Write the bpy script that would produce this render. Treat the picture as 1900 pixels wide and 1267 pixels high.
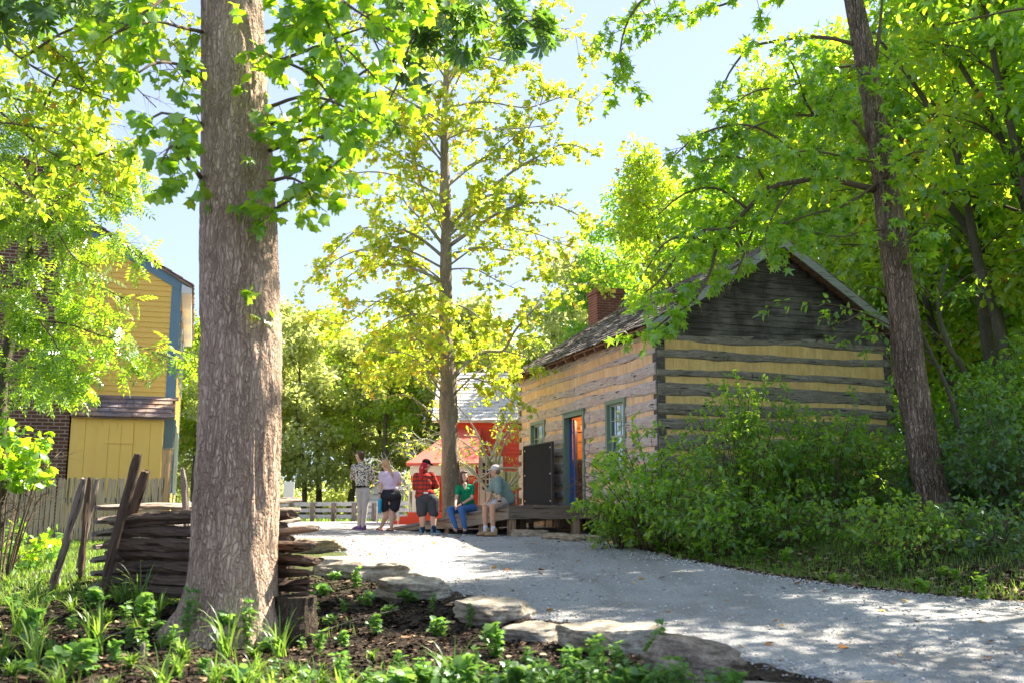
import bpy, bmesh, math, random
import numpy as np
from mathutils import Vector, Matrix, noise
R = math.radians
C = bpy.context.scene.collection
for o in list(bpy.data.objects): bpy.data.objects.remove(o)
scene = bpy.context.scene

# ------------------------------------------------------------------ camera
CAMZ = 0.62
FPX = 1800.0
PITCH = math.atan((935 - 633.5) / FPX)
cam = bpy.data.cameras.new('camera'); camo = bpy.data.objects.new('camera', cam); C.objects.link(camo)
camo.location = (0, 0, CAMZ); camo.rotation_euler = (math.pi/2 + PITCH, 0, 0)
cam.sensor_width = 36; cam.lens = 36*FPX/1900; cam.clip_end = 1500; cam.clip_start = 0.05
cam.dof.use_dof = True; cam.dof.focus_distance = 20.5; cam.dof.aperture_fstop = 2.2
scene.camera = camo
# ------------------------------------------------------------------ sky and sun
SUN_AZ = math.atan2(0.706, 0.545)      # direction to the sun, measured from +Y towards +X
SUN_EL = R(48.5)
w = bpy.data.worlds.new('World'); scene.world = w; w.use_nodes = True
nt = w.node_tree; nt.nodes.clear()
wo = nt.nodes.new('ShaderNodeOutputWorld'); bg = nt.nodes.new('ShaderNodeBackground')
sk = nt.nodes.new('ShaderNodeTexSky'); sk.sky_type = 'NISHITA'; sk.sun_disc = False
sk.sun_elevation = SUN_EL; sk.sun_rotation = SUN_AZ; sk.air_density = 1.0; sk.dust_density = 0.5; sk.ozone_density = 4.0
bg.inputs['Strength'].default_value = 0.132
hs = nt.nodes.new('ShaderNodeHueSaturation'); hs.inputs['Saturation'].default_value = .75; hs.inputs['Hue'].default_value = .515
nt.links.new(sk.outputs[0], hs.inputs['Color']); mx = nt.nodes.new('ShaderNodeMixRGB'); mx.inputs[0].default_value = .8; mx.inputs[2].default_value = (.95, 1.22, 1.85, 1)   # thin high veil that evens the sky
nt.links.new(hs.outputs[0], mx.inputs[1]); nt.links.new(mx.outputs[0], bg.inputs[0]); nt.links.new(bg.outputs[0], wo.inputs[0])
sl = bpy.data.lights.new('sun', 'SUN'); sl.energy = 4.8; sl.angle = R(0.55); sl.color = (1.0, .91, .76)
slo = bpy.data.objects.new('sun', sl); C.objects.link(slo)
sd = Vector((math.sin(SUN_AZ)*math.cos(SUN_EL), math.cos(SUN_AZ)*math.cos(SUN_EL), math.sin(SUN_EL)))
slo.rotation_euler = sd.to_track_quat('Z', 'Y').to_euler(); slo.location = (-10, 10, 30)
scene.view_settings.view_transform = 'Standard'; scene.view_settings.look = 'None'
scene.view_settings.exposure = 2.14; scene.view_settings.gamma = 1; scene.view_settings.use_curve_mapping = False
scene.render.engine = 'CYCLES'
scene.cycles.max_bounces = 8; scene.cycles.transmission_bounces = 6; scene.cycles.diffuse_bounces = 4

# ------------------------------------------------------------------ helpers
_f = Vector((0, math.cos(PITCH), math.sin(PITCH))); _u = Vector((0, -math.sin(PITCH), math.cos(PITCH)))
def P(px, py, Y):
    """world point seen at photograph pixel px,py lying at world distance Y"""
    d = Vector(((px-950)/FPX, 0, 0)) + _u*((633.5-py)/FPX) + _f
    d *= Y/d.y
    return Vector((d.x, d.y, d.z + CAMZ))
def proj(p):
    v = Vector(p) - Vector((0, 0, CAMZ)); d = v.dot(_f)
    return 950 + FPX*v.x/d, 633.5 - FPX*v.dot(_u)/d
def sstep(x, a, b):
    t = np.clip((np.asarray(x, float)-a)/(b-a), 0, 1); return t*t*(3-2*t)
YB = [-60, 0, 10, 19, 20.9, 22, 25, 60, 400]
ZB = [-1.4, -.9, -.43, -.02, -.01, .04, .05, -.33, -.33]
def zbase(y): return np.interp(y, YB, ZB)
def gbase(px, py):
    """ground point under pixel"""
    d = Vector(((px-950)/FPX, 0, 0)) + _u*((633.5-py)/FPX) + _f
    d /= d.y
    lo, hi = 1.0, 80.0
    for _ in range(60):
        m = (lo+hi)/2
        if CAMZ + d.z*m > float(zbase(m)): lo = m
        else: hi = m
    return Vector((d.x*lo, lo, float(zbase(lo))))
EL = [gbase(*q) for q in [(1720,1330),(1560,1268),(1375,1222),(1190,1172),(1000,1145),(850,1098),(745,1062),(650,1032),(590,1004)]]
ER = [gbase(*q) for q in [(2300,1180),(1900,1118),(1750,1108),(1600,1092),(1400,1064),(1250,1034),(1120,1004)]]
LY = [-10] + [p.y for p in EL] + [21.5, 24, 30, 48]
LX = [EL[0].x+1.5] + [p.x for p in EL] + [-6.4, -7.0, -12, -26]
RY = [-10] + [p.y for p in ER] + [22, 28, 48]
RX = [ER[0].x+6] + [p.x for p in ER] + [1.5, 8, 14]
def xl(y): return np.interp(y, LY, LX)
def xr(y): return np.interp(y, RY, RX)
def gz(x, y):
    x = np.asarray(x, float); y = np.asarray(y, float)
    z = zbase(y)
    dr = x-xr(y); dl = xl(y)-x
    z = z + .38*sstep(dr, .1, 3.0)*sstep(25-y, 0, 5) - .10*sstep(dl, .1, 1.5)*sstep(13-y, 0, 3) + .10*sstep(dl, 1.5, 5)*sstep(13-y, 0, 3)
    out = np.maximum(sstep(dr, 0, .6), sstep(dl, 0, .6))
    z = z + out*(.022*np.sin(x*2.3+y*1.1)+.018*np.sin(y*3.1-x*1.7)+.012*np.sin(x*6.1+1)*np.sin(y*5.3))*sstep(40-y, 0, 10)
    return z
def gzf(x, y): return float(gz(x, y))
def G(px, py):
    p = gbase(px, py); return Vector((p.x, p.y, gzf(p.x, p.y)))

def tag(o, label=None, cat=None, group=None, kind=None):
    if label: o['label'] = label
    if cat: o['category'] = cat
    if group: o['group'] = group
    if kind: o['kind'] = kind
    return o
def thing(name, loc, label, cat, group=None, rz=0):
    o = bpy.data.objects.new(name, None); C.objects.link(o); o.location = loc; o.rotation_euler = (0, 0, rz)
    o.empty_display_size = .1
    return tag(o, label, cat, group)
def link(name, me, mat, parent=None):
    if mat is not None and not me.materials:
        me.materials.append(mat)
    o = bpy.data.objects.new(name, me); C.objects.link(o)
    if parent: o.parent = parent
    return o
def copy_tree(o, parent=None):
    c = o.copy(); C.objects.link(c)
    if parent: c.parent = parent
    for ch in list(o.children): copy_tree(ch, c)
    return c

class MB:
    """simple mesh collector"""
    def __init__(s): s.v = []; s.f = []; s.smooth = False
    def add(s, vs, fs):
        b = len(s.v); s.v += [tuple(v) for v in vs]; s.f += [tuple(i+b for i in f) for f in fs]; return s
    def box(s, x0, x1, y0, y1, z0, z1, M=None):
        vs = [Vector((x, y, z)) for z in (z0, z1) for y in (y0, y1) for x in (x0, x1)]
        if M is not None: vs = [M @ v for v in vs]
        return s.add(vs, [(0,2,3,1),(4,5,7,6),(0,1,5,4),(2,6,7,3),(0,4,6,2),(1,3,7,5)])
    def prism(s, poly, axis_vec):
        n = len(poly); a = Vector(axis_vec)
        vs = [Vector(p) for p in poly] + [Vector(p)+a for p in poly]
        fs = [tuple(range(n))[::-1], tuple(range(n, 2*n))] + [(i, (i+1) % n, n+(i+1) % n, n+i) for i in range(n)]
        return s.add(vs, fs)
    def tube(s, pts, rad, n=8, cap=True, jit=0, seed=0, flat=1.0):
        pts = [Vector(p) for p in pts]
        if not hasattr(rad, '__len__'): rad = [rad]*len(pts)
        rng = random.Random(seed)
        vs = []; N = None
        for i, p in enumerate(pts):
            t = (pts[min(i+1, len(pts)-1)]-pts[max(i-1, 0)])
            if t.length < 1e-9: t = Vector((0, 0, 1))
            t.normalize()
            if N is None:
                N = t.orthogonal().normalized()
            N = (N - t*N.dot(t)).normalized(); B = t.cross(N)
            for k in range(n):
                a = 2*math.pi*k/n; r = rad[i]*(1+jit*(rng.random()-.5))
                vs.append(p + N*math.cos(a)*r + B*math.sin(a)*r*flat)
        fs = []
        for i in range(len(pts)-1):
            for k in range(n):
                fs.append((i*n+k, i*n+(k+1) % n, (i+1)*n+(k+1) % n, (i+1)*n+k))
        if cap:
            fs.append(tuple(range(n))[::-1]); fs.append(tuple((len(pts)-1)*n+k for k in range(n)))
        return s.add(vs, fs)
    def mesh(s, name, smooth=None):
        me = bpy.data.meshes.new(name); me.from_pydata(s.v, [], s.f); me.validate(); me.update()
        if smooth if smooth is not None else s.smooth:
            me.polygons.foreach_set('use_smooth', [True]*len(me.polygons))
        return me
    def build(s, name, mat, parent=None, smooth=False, bevel=0):
        o = link(name, s.mesh(name, smooth), mat, parent)
        if bevel:
            b = o.modifiers.new('b', 'BEVEL'); b.width = bevel; b.segments = 2; b.limit_method = 'ANGLE'
        return o
def npmesh(name, V, F, smooth=False):
    me = bpy.data.meshes.new(name); V = np.asarray(V, np.float32); F = np.asarray(F, np.int32)
    m = F.shape[1]
    me.vertices.add(len(V)); me.vertices.foreach_set('co', V.ravel())
    me.loops.add(F.size); me.loops.foreach_set('vertex_index', F.ravel())
    me.polygons.add(len(F)); me.polygons.foreach_set('loop_start', np.arange(0, F.size, m, dtype=np.int32))
    try: me.polygons.foreach_set('loop_total', np.full(len(F), m, np.int32))
    except Exception: pass
    if smooth: me.polygons.foreach_set('use_smooth', np.ones(len(F), bool))
    me.update(calc_edges=True); return me
def n3(p, s=1.0): return noise.noise(Vector(p)*s)

# ------------------------------------------------------------------ material nodes
class NT:
    def __init__(s, name):
        s.m = bpy.data.materials.new(name); s.m.use_nodes = True; s.t = s.m.node_tree; s.t.nodes.clear()
    def n(s, typ, _p=None, **ins):
        nd = s.t.nodes.new('ShaderNode'+typ)
        for k, v in (_p or {}).items(): setattr(nd, k, v)
        for k, v in ins.items():
            if k[0] == 'i' and k[1:].isdigit(): sock = nd.inputs[int(k[1:])]
            else: sock = nd.inputs[k.replace('_', ' ')]
            if isinstance(v, bpy.types.NodeSocket): s.t.links.new(v, sock)
            elif isinstance(v, bpy.types.Node): s.t.links.new(v.outputs[0], sock)
            else:
                if hasattr(v, '__len__') and len(v) == 3 and sock.type == 'RGBA': v = (*v, 1)
                sock.default_value = v
        return nd
    def co(s, kind='Object', scale=(1,1,1), loc=(0,0,0)):
        tc = s.n('TexCoord').outputs[kind]
        return s.n('Mapping', Vector=tc, Scale=scale, Location=loc).outputs[0]
    def noise(s, vec, scale, detail=4, rough=.6, out=0):
        return s.n('TexNoise', Vector=vec, Scale=scale, Detail=detail, Roughness=rough).outputs[out]
    def ramp(s, fac, stops, interp='LINEAR'):
        r = s.n('ValToRGB', Fac=fac); e = r.color_ramp; e.interpolation = interp
        while len(e.elements) < len(stops): e.elements.new(.5)
        for el, (p, c) in zip(e.elements, stops):
            el.position = p; el.color = (*c, 1) if hasattr(c, '__len__') else (c, c, c, 1)
        return r.outputs[0]
    def mix(s, fac, a, b, mode='MIX'):
        nd = s.n('MixRGB', {'blend_type': mode}, Fac=fac); 
        for k, v in ((1, a), (2, b)):
            if isinstance(v, bpy.types.NodeSocket): s.t.links.new(v, nd.inputs[k])
            else: nd.inputs[k].default_value = (*v, 1) if hasattr(v, '__len__') else (v, v, v, 1)
        return nd.outputs[0]
    def math(s, op, a, b=0.0, clamp=False):
        nd = s.n('Math', {'operation': op, 'use_clamp': clamp}, i0=a, i1=b); return nd.outputs[0]
    def bump(s, h, strength=.5, dist=.02, normal=None):
        kw = dict(Height=h, Strength=strength, Distance=dist)
        if normal is not None: kw['Normal'] = normal
        return s.n('Bump', **kw).outputs[0]
    def out(s, sh, disp=None):
        o = s.n('OutputMaterial'); s.t.links.new(sh if isinstance(sh, bpy.types.NodeSocket) else sh.outputs[0], o.inputs[0]); return s.m
    def pr(s, col, rough=.7, normal=None, metal=0, spec=.3, **kw):
        a = dict(Base_Color=col, Roughness=rough, Metallic=metal, Specular_IOR_Level=spec); a.update(kw)
        if normal is not None: a['Normal'] = normal
        return s.out(s.n('BsdfPrincipled', **a))

def m_paint(name, c, rough=.55, var=.12, dirt=(.25,.2,.15)):
    t = NT(name); v = t.co('Object')
    n1 = t.noise(v, 3, 5); n2 = t.noise(t.co('Object', (14, 14, 2)), 3, 4)
    col = t.mix(t.ramp(n1, [(.35, 0), (.7, var)]), c, dirt)
    col = t.mix(t.ramp(n2, [(.5, 0), (.75, var)]), col, tuple(min(1, x*1.25) for x in c))
    return t.pr(col, rough, t.bump(n2, .15, .004))
def m_wood(name, a, b, c=None, scale=1.0, axis='x', bump=.5, rough=.85):
    """weathered wood, grain along axis of the object"""
    sc = {'x': (1, 16, 16), 'y': (16, 1, 16), 'z': (16, 16, 1)}[axis]
    t = NT(name); v = t.co('Object', tuple(q*scale for q in sc))
    g = t.noise(v, 2.2, 8, .7); big = t.noise(t.co('Object'), 1.1*scale, 5, .65)
    isl = t.n('NewGeometry').outputs['Random Per Island']
    col = t.ramp(g, [(.3, a), (.62, b)])
    if c: col = t.mix(t.ramp(big, [(.45, 0), (.62, 1)]), col, c)
    col = t.mix(t.ramp(isl, [(0, .0), (1, .35)]), col, tuple(x*.55 for x in b))
    crack = t.ramp(t.noise(t.co('Object', tuple(q*scale*.8 for q in sc)), 3.5, 2, .5), [(.34, 0), (.40, 1)])
    col = t.mix(crack, t.mix(.75, col, (.02, .015, .01)), col)
    h = t.mix(.5, g, crack)
    return t.pr(col, rough, t.bump(h, bump, .012), spec=.2)
def m_leaf(name, cols, trans, tw=.5, gloss=.07, yellow=0, ycol=(.55,.33,.03)):
    """cols: dark..light leaf reflectance; trans: light passed through"""
    t = NT(name); isl = t.n('NewGeometry').outputs['Random Per Island']
    big = t.noise(t.co('Object'), .55, 3, .6)
    f = t.math('ADD', t.math('MULTIPLY', isl, .6), t.math('MULTIPLY', big, .5))
    k = len(cols)
    col = t.ramp(f, [(.15+.65*i/(k-1), c) for i, c in enumerate(cols)])
    k = len(trans)
    tr = t.ramp(f, [(.15+.65*i/(k-1), c) for i, c in enumerate(trans)])
    if yellow:
        m = t.n('Math', {'operation': 'LESS_THAN'}, i0=t.math('FRACT', t.math('MULTIPLY', isl, 37.7)), i1=yellow).outputs[0]
        col = t.mix(m, col, ycol); tr = t.mix(m, tr, tuple(min(.9, q*1.3) for q in ycol))
    d = t.n('BsdfDiffuse', Color=col); l = t.n('BsdfTranslucent', Color=tr)
    a = t.n('MixShader', i0=tw, i1=d.outputs[0], i2=l.outputs[0])
    g = t.n('BsdfGlossy', Roughness=.38, Color=(.9, .95, 1))
    return t.out(t.n('MixShader', i0=gloss, i1=a.outputs[0], i2=g.outputs[0]))
def m_bark(name, dark, light, sc=1.0, bump=1.0, stretch=.16):
    t = NT(name); w_ = t.noise(t.co('Object', (1, 1, .5)), 5*sc, 4, .65, out=1)
    wv = t.mix(.10, t.co('Object', (1, 1, stretch)), w_)
    vo = t.n('TexVoronoi', {'feature': 'DISTANCE_TO_EDGE'}, Vector=wv, Scale=40*sc).outputs[0]
    pl_ = t.n('TexVoronoi', {'feature': 'DISTANCE_TO_EDGE'}, Vector=t.mix(.16, t.co('Object', (1, 1, stretch*.6)), w_), Scale=15*sc).outputs[0]
    plr = t.ramp(pl_, [(.0, .25), (.10, .85), (.3, 1)])
    ridge = t.ramp(vo, [(.0, .1), (.16, .8), (.4, 1)])
    long_ = t.noise(t.co('Object', (1, 1, stretch*.5)), 26*sc, 4, .6)
    fine = t.noise(t.co('Object', (1, 1, .3)), 55*sc, 6, .75)
    big = t.noise(t.co('Object', (1, 1, .4)), 2.2, 5, .65)
    f = t.math('MULTIPLY', t.math('MULTIPLY', ridge, plr), t.ramp(long_, [(.34, .45), (.55, 1)]))
    col = t.mix(f, dark, light)
    col = t.mix(t.ramp(fine, [(.35, .55), (.6, 0)]), col, tuple(q*.4 for q in light))
    col = t.mix(t.ramp(big, [(.4, 0), (.7, .4)]), col, tuple(q*1.3 for q in light))
    moss = t.noise(t.co('Object', (1, 1, .6)), 1.1, 6, .75)
    col = t.mix(t.ramp(moss, [(.55, 0), (.68, .35)]), col, (.20, .19, .10))
    h = t.math('ADD', t.math('ADD', f, plr), t.math('MULTIPLY', fine, .5))
    return t.pr(col, .9, t.bump(h, bump, .028), spec=.15)
def m_cloth(name, c, rough=.9):
    t = NT(name); n_ = t.noise(t.co('Object'), 9, 4)
    return t.pr(t.mix(t.ramp(n_, [(.35, 0), (.7, .35)]), c, tuple(q*.6 for q in c)), rough, t.bump(n_, .6, .015), spec=.1)
# ================================================================== SETTING
def make_ground():
    xs = np.concatenate([np.linspace(-90, -12, 40), np.arange(-11.8, 12, .16), np.linspace(12.3, 90, 40)])
    ys = np.concatenate([np.linspace(-12, 3, 12), np.arange(3.2, 26, .16), np.linspace(26.4, 60, 50), np.linspace(62, 400, 30)])
    X, Y = np.meshgrid(xs, ys)
    Z = gz(X, Y)
    ins = np.minimum(X-xl(Y), xr(Y)-X)
    Z = Z - .05*sstep(ins, .05, .35)*(Y < 47)
    mul = sstep(xl(Y)-X, 0, .5)*sstep(14-Y, 0, 2)
    Z = Z + mul*(.03*np.sin(X*9.1+Y*3)*np.sin(Y*7.7-X*2))
    V = np.stack([X.ravel(), Y.ravel(), Z.ravel()], 1)
    ny, nx = X.shape; i = np.arange(ny-1)[:, None]*nx + np.arange(nx-1)[None]
    F = np.stack([i, i+1, i+nx+1, i+nx], -1).reshape(-1, 4)
    t = NT('ground_soil'); v = t.co('Object')
    # mulch, leaf litter, grass tint far away
    n1 = t.noise(v, 1.4, 5, .65); n2 = t.noise(v, 28, 5, .75)
    chips = t.n('TexVoronoi', Vector=t.mix(.05, t.co('Object', (1, 1, 1)), t.noise(v, 8, 2, .5, out=1)), Scale=38, Randomness=1)
    cc = t.ramp(chips.outputs['Color'], [(.1, (.010, .008, .006)), (.5, (.030, .021, .015)), (.85, (.06, .042, .03)), (1, (.14, .10, .07))])
    lit = t.ramp(n2, [(.35, (.07, .05, .035)), (.6, (.22, .165, .12))])
    col = t.mix(t.ramp(n1, [(.54, 0), (.72, .55)]), cc, lit)
    sep = t.n('SeparateXYZ', Vector=t.n('TexCoord').outputs['Object']).outputs
    grassy = t.math('MULTIPLY', t.ramp(t.math('MULTIPLY', sep[1], .02), [(.22, 0), (.30, 1)]), 1.0)
    gcol = t.ramp(t.noise(v, 3, 6, .7), [(.3, (.05, .07, .02)), (.7, (.15, .17, .05))])
    col = t.mix(grassy, col, gcol)
    h = t.math('ADD', chips.outputs['Distance'], n2)
    m = t.pr(col, .95, t.bump(h, .9, .03), spec=.15)
    tag(link('ground', npmesh('ground', V, F, True), m), kind='structure')
make_ground()

def gravel_mat(name='gravel'):
    t = NT(name); v = t.co('Object')
    vo = t.n('TexVoronoi', Vector=v, Scale=42); v2 = t.n('TexVoronoi', Vector=v, Scale=95)
    c1 = t.ramp(vo.outputs['Color'], [(.05, (.235, .238, .242)), (.5, (.385, .385, .388)), (.95, (.57, .57, .57))])
    c2 = t.ramp(v2.outputs['Color'], [(.0, (.18, .182, .186)), (.5, (.375, .376, .38)), (1, (.60, .60, .60))])
    big = t.noise(v, .8, 5, .6)
    col = t.mix(.5, c1, c2)
    col = t.mix(t.ramp(big, [(.4, 0), (.7, .3)]), col, (.36, .32, .28))
    fines = t.noise(t.co('Object', (.35, 1.4, 1)), 1.7, 6, .7)
    col = t.mix(t.ramp(fines, [(.45, 0), (.7, .4)]), col, (.48, .46, .44))
    trk = t.noise(t.co('Object', (1.1, .22, 1)), 1.5, 4, .6); damp = t.noise(v, .55, 6, .75)
    col = t.mix(t.ramp(trk, [(.48, 0), (.60, .38)]), col, (.22, .205, .19)); col = t.mix(t.ramp(damp, [(.53, 0), (.66, .38)]), col, (.27, .22, .175))
    h = t.math('ADD', t.math('MULTIPLY', vo.outputs['Distance'], -1.0), t.math('MULTIPLY', v2.outputs['Distance'], -.5))
    return t.pr(col, .95, t.bump(h, 1.0, .022), spec=.2)
M_GRAVEL = gravel_mat()
def make_road():
    ys = np.concatenate([np.arange(-6, 3, .6), np.arange(3, 26, .14), np.arange(26, 46, .6)])
    K = 90; V = []
    s = np.linspace(0, 1, K)
    for y in ys:
        a = float(xl(y))-.15+.10*math.sin(y*3.1)+.05*math.sin(y*7.7); b = float(xr(y))+.12+.09*math.sin(y*2.3+1)+.06*math.sin(y*9.1)
        x = a+(b-a)*s; edge = np.minimum(s, 1-s)*(b-a)
        z = zbase(y)+.012 - .06*(1-sstep(edge, 0, .3)) + .012*np.sin(x*1.7+y)*np.sin(y*1.3) + .38*sstep(x-xr(y), .1, 3)*0
        V.append(np.stack([x, np.full(K, y), z], 1))
    V = np.concatenate(V); n = len(ys); i = np.arange(n-1)[:, None]*K + np.arange(K-1)[None]
    F = np.stack([i, i+1, i+K+1, i+K], -1).reshape(-1, 4)
    tag(link('road', npmesh('road', V, F, True), M_GRAVEL), kind='structure')
make_road()
# loose stones, mostly along the road's edges: nobody could count them
def make_pebbles():
    rng = np.random.default_rng(4)
    t = np.array([[0,0,1],[1,0,0],[0,1,0],[-1,0,0],[0,-1,0],[0,0,-1]], float)
    tf = np.array([[0,1,2],[0,2,3],[0,3,4],[0,4,1],[5,2,1],[5,3,2],[5,4,3],[5,1,4]])
    pts = []
    for _ in range(20000):
        y = 6+16*rng.random()**1.2; side = rng.random()
        if side < .5: x = float(xr(y)) + rng.normal(-.12, .22)
        elif side < .62: x = float(xl(y)) + rng.normal(.1, .15)
        else: x = float(xl(y)) + rng.random()*(float(xr(y))-float(xl(y)))
        pts.append((x, y, .006+.016*rng.random()**3))
    V = []; F = []
    for k, (x, y, r) in enumerate(pts):
        M = np.linalg.qr(rng.normal(size=(3, 3)))[0]
        q = (t*(r*(.6+.7*rng.random((6, 1))))) @ M * np.array([1, 1, .7]) + np.array([x, y, float(zbase(y))+.012+r*.3 if xl(y) < x < xr(y) else gzf(x, y)+r*.4])
        V.append(q); F.append(tf+6*k)
    tt = NT('pebble'); isl = tt.n('NewGeometry').outputs['Random Per Island']
    m = tt.pr(tt.ramp(isl, [(0, (.28, .27, .26)), (.6, (.50, .48, .46)), (1, (.70, .67, .63))]), .9)
    tag(link('loose_stones', npmesh('pebbles', np.concatenate(V), np.concatenate(F)), m), 'loose pale gravel stones strewn on the road and along its edges', 'gravel', kind='stuff')
make_pebbles()

# ------------------------------------------------------------------ boulders
def rock_mat(name, a, b, dark):
    t = NT(name); v = t.co('Object'); n1 = t.noise(v, 2.4, 7, .68); n2 = t.noise(t.co('Object', (1, 1, 5)), 6, 6, .7); n3_ = t.noise(v, 35, 7, .8); lich = t.noise(v, 7, 8, .8)
    col = t.ramp(n1, [(.3, a), (.65, b)]); col = t.mix(t.ramp(n2, [(.42, .75), (.55, 0)]), col, dark)
    col = t.mix(t.ramp(n3_, [(.35, .6), (.6, 0)]), col, tuple(q*.5 for q in a))
    col = t.mix(t.ramp(lich, [(.52, 0), (.60, .45)]), col, tuple(min(.85, q*1.25) for q in b)); col = t.mix(t.ramp(lich, [(.36, .55), (.44, 0)]), col, tuple(q*.45 for q in a))
    return t.pr(col, .9, t.bump(t.math('ADD', t.math('ADD', n2, lich), t.math('MULTIPLY', n3_, .8)), 1.0, .035), spec=.2)
M_ROCK = rock_mat('limestone', (.54, .45, .34), (.76, .67, .54), (.24, .19, .14))
M_ROCKD = rock_mat('limestone_brown', (.34, .25, .17), (.54, .43, .31), (.09, .07, .05))
def rock(px0, px1, pyt, pyb, depth, label, seed, mat=None, tilt=0, group='boulders edging the road'):
    """boulder whose foot is seen at pyb, spanning px0..px1"""
    g = gbase((px0+px1)/2, pyb); sc = g.y/1825
    W = (px1-px0)*sc; H = max(.06, (pyb-pyt)*sc*.66)
    rng = random.Random(seed)
    bm = bmesh.new(); bmesh.ops.create_icosphere(bm, subdivisions=5, radius=1)
    planes = []
    for _ in range(13):
        a = rng.random()*6.28; el = rng.uniform(-.25, .5)
        n_ = Vector((math.cos(a)*math.cos(el), math.sin(a)*math.cos(el), math.sin(el))); planes.append((n_, rng.uniform(.62, .9)))
    planes.append((Vector((rng.uniform(-.12, .12), rng.uniform(-.3, -.05), 1)).normalized(), .62))
    for vtx in bm.verts:
        p = vtx.co.copy()
        for n_, d in planes:
            e = p.dot(n_)-d
            if e > 0: p -= n_*e*.93
        q = p*2.1+Vector((seed, 0, 0))
        p += p.normalized()*(.10*noise.fractal(q, 1, 2, 5)+.02*noise.noise(q*6))
        strat = noise.noise(Vector((seed, p.x*.5, p.z*7)))*.05
        p.x *= 1+strat; p.y *= 1+strat
        vtx.co = Vector((p.x*W*.58, p.y*depth*.55, (p.z+.45)*H*1.0/1.07))
    me = bpy.data.meshes.new('boulder'); bm.to_mesh(me); bm.free(); me.polygons.foreach_set('use_smooth', [True]*len(me.polygons))
    y = g.y+depth*.45; x = (((px0+px1)/2)-950)/1825*y
    o = link('boulder', me, mat or M_ROCK); o.location = (x, y, min(gzf(x, y), g.z)-.02+.0)
    o.rotation_euler = (0, tilt, rng.uniform(-.15, .15))
    return tag(o, label, 'boulder', group)
rock(470, 655, 988, 1024, .8, 'brown limestone block at the far end of the stone edging, beside the rail ends', 3, M_ROCKD)
rock(575, 800, 1018, 1076, 1.0, 'broad flat pale slab beside the black mulch, farthest flat slab of the edging', 5)
rock(690, 850, 1052, 1110, .7, 'flat grey slab with a crack, second of the flat slabs from the far end', 8)
rock(835, 1000, 1096, 1150, .65, 'long pale cream slab in the middle of the stone edging', 13)
rock(925, 1060, 1138, 1180, .5, 'low grey stone half sunk between the cream slab and the herbs', 17)
rock(1030, 1235, 1134, 1200, .6, 'rounded grey boulder behind the leafy herbs, next to the biggest boulder', 21)
rock(1195, 1375, 1162, 1258, .62, 'biggest brown angular boulder at the near corner of the road', 24, rock_mat('limestone_warm', (.36, .27, .20), (.60, .49, .38), (.12, .09, .065)), R(5))
rock(1230, 1560, 1246, 1300, .5, 'low tan slab at the bottom edge of the picture under the biggest boulder', 28)
rock(1530, 1660, 1262, 1290, .3, 'small pale stone at the bottom edge right of the tan slab', 33)
M_SAND = rock_mat('sandstone', (.45, .34, .22), (.62, .50, .36), (.16, .11, .07))
for q in [(948, 1020, 974, 996, .42, 'tan sandstone block under the left corner of the deck', 41), (1005, 1072, 981, 1001, .38, 'flat tan sandstone slab between two blocks before the deck', 44),
          (1040, 1095, 984, 1004, .32, 'rough tan sandstone block leaning on the flat slab before the deck', 47), (1086, 1118, 986, 1004, .3, 'small tan sandstone at the right end of the row before the deck', 49)]:
    rock(*q[:5], q[5], q[6], M_SAND, group='sandstones in front of the deck')

# ================================================================== LOG CABIN
A18 = R(18)
YA = 18.8; CAB = Vector((.1507*YA, YA, 0))
def cab(x, y, z):
    return Vector((CAB.x+x*math.cos(A18)-y*math.sin(A18), CAB.y+x*math.sin(A18)+y*math.cos(A18), z))
cabin = thing('log_cabin', CAB, 'old log cabin with pale chinking, grey shake roof and black gable beside the gravel road', 'cabin', rz=A18)
def m_log(name, a, b, mossy):
    t = NT(name); v = t.co('Object', (1, 1, 9))
    v2 = t.n('VectorMath', {'operation': 'MULTIPLY'}, i0=t.n('TexCoord').outputs['Object'], i1=(1.1, 1.1, 22)).outputs[0]
    g = t.noise(v2, 2.4, 9, .72); big = t.noise(t.co('Object', (.7, .7, 2.4)), 1.5, 5, .7)
    col = t.ramp(g, [(.28, a), (.64, b)])
    col = t.mix(t.ramp(big, [(.42, 0), (.62, .8)]), col, mossy)
    v3 = t.n('VectorMath', {'operation': 'MULTIPLY'}, i0=t.n('TexCoord').outputs['Object'], i1=(.9, .9, 13)).outputs[0]
    cr = t.ramp(t.noise(v3, 2.7, 3, .5), [(.33, 0), (.375, 1)])
    adz = t.noise(t.co('Object', (3.5, 3.5, .8)), 3.2, 3, .5)
    adzr = t.ramp(adz, [(.26, .25), (.33, 1)])
    blo = t.noise(t.co('Object', (1, 1, 3)), 3.3, 6, .8); col = t.mix(t.ramp(blo, [(.5, 0), (.7, .6)]), col, tuple(min(.8, q*1.35) for q in b))
    col = t.mix(cr, tuple(q*.12 for q in a), col)
    col = t.mix(adzr, tuple(q*.35 for q in a), col)
    h = t.math('ADD', t.math('ADD', g, cr), t.math('MULTIPLY', adz, .8))
    return t.pr(col, .9, t.bump(h, .9, .02), spec=.15)
M_LOGF = m_log('log_front', (.33, .275, .265), (.68, .59, .57), (.48, .38, .33))  # front logs paler than the gable's: gravel bounce light put into the colour
M_LOGG = m_log('log_gable', (.105, .088, .068), (.40, .35, .29), (.18, .155, .11))
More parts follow.
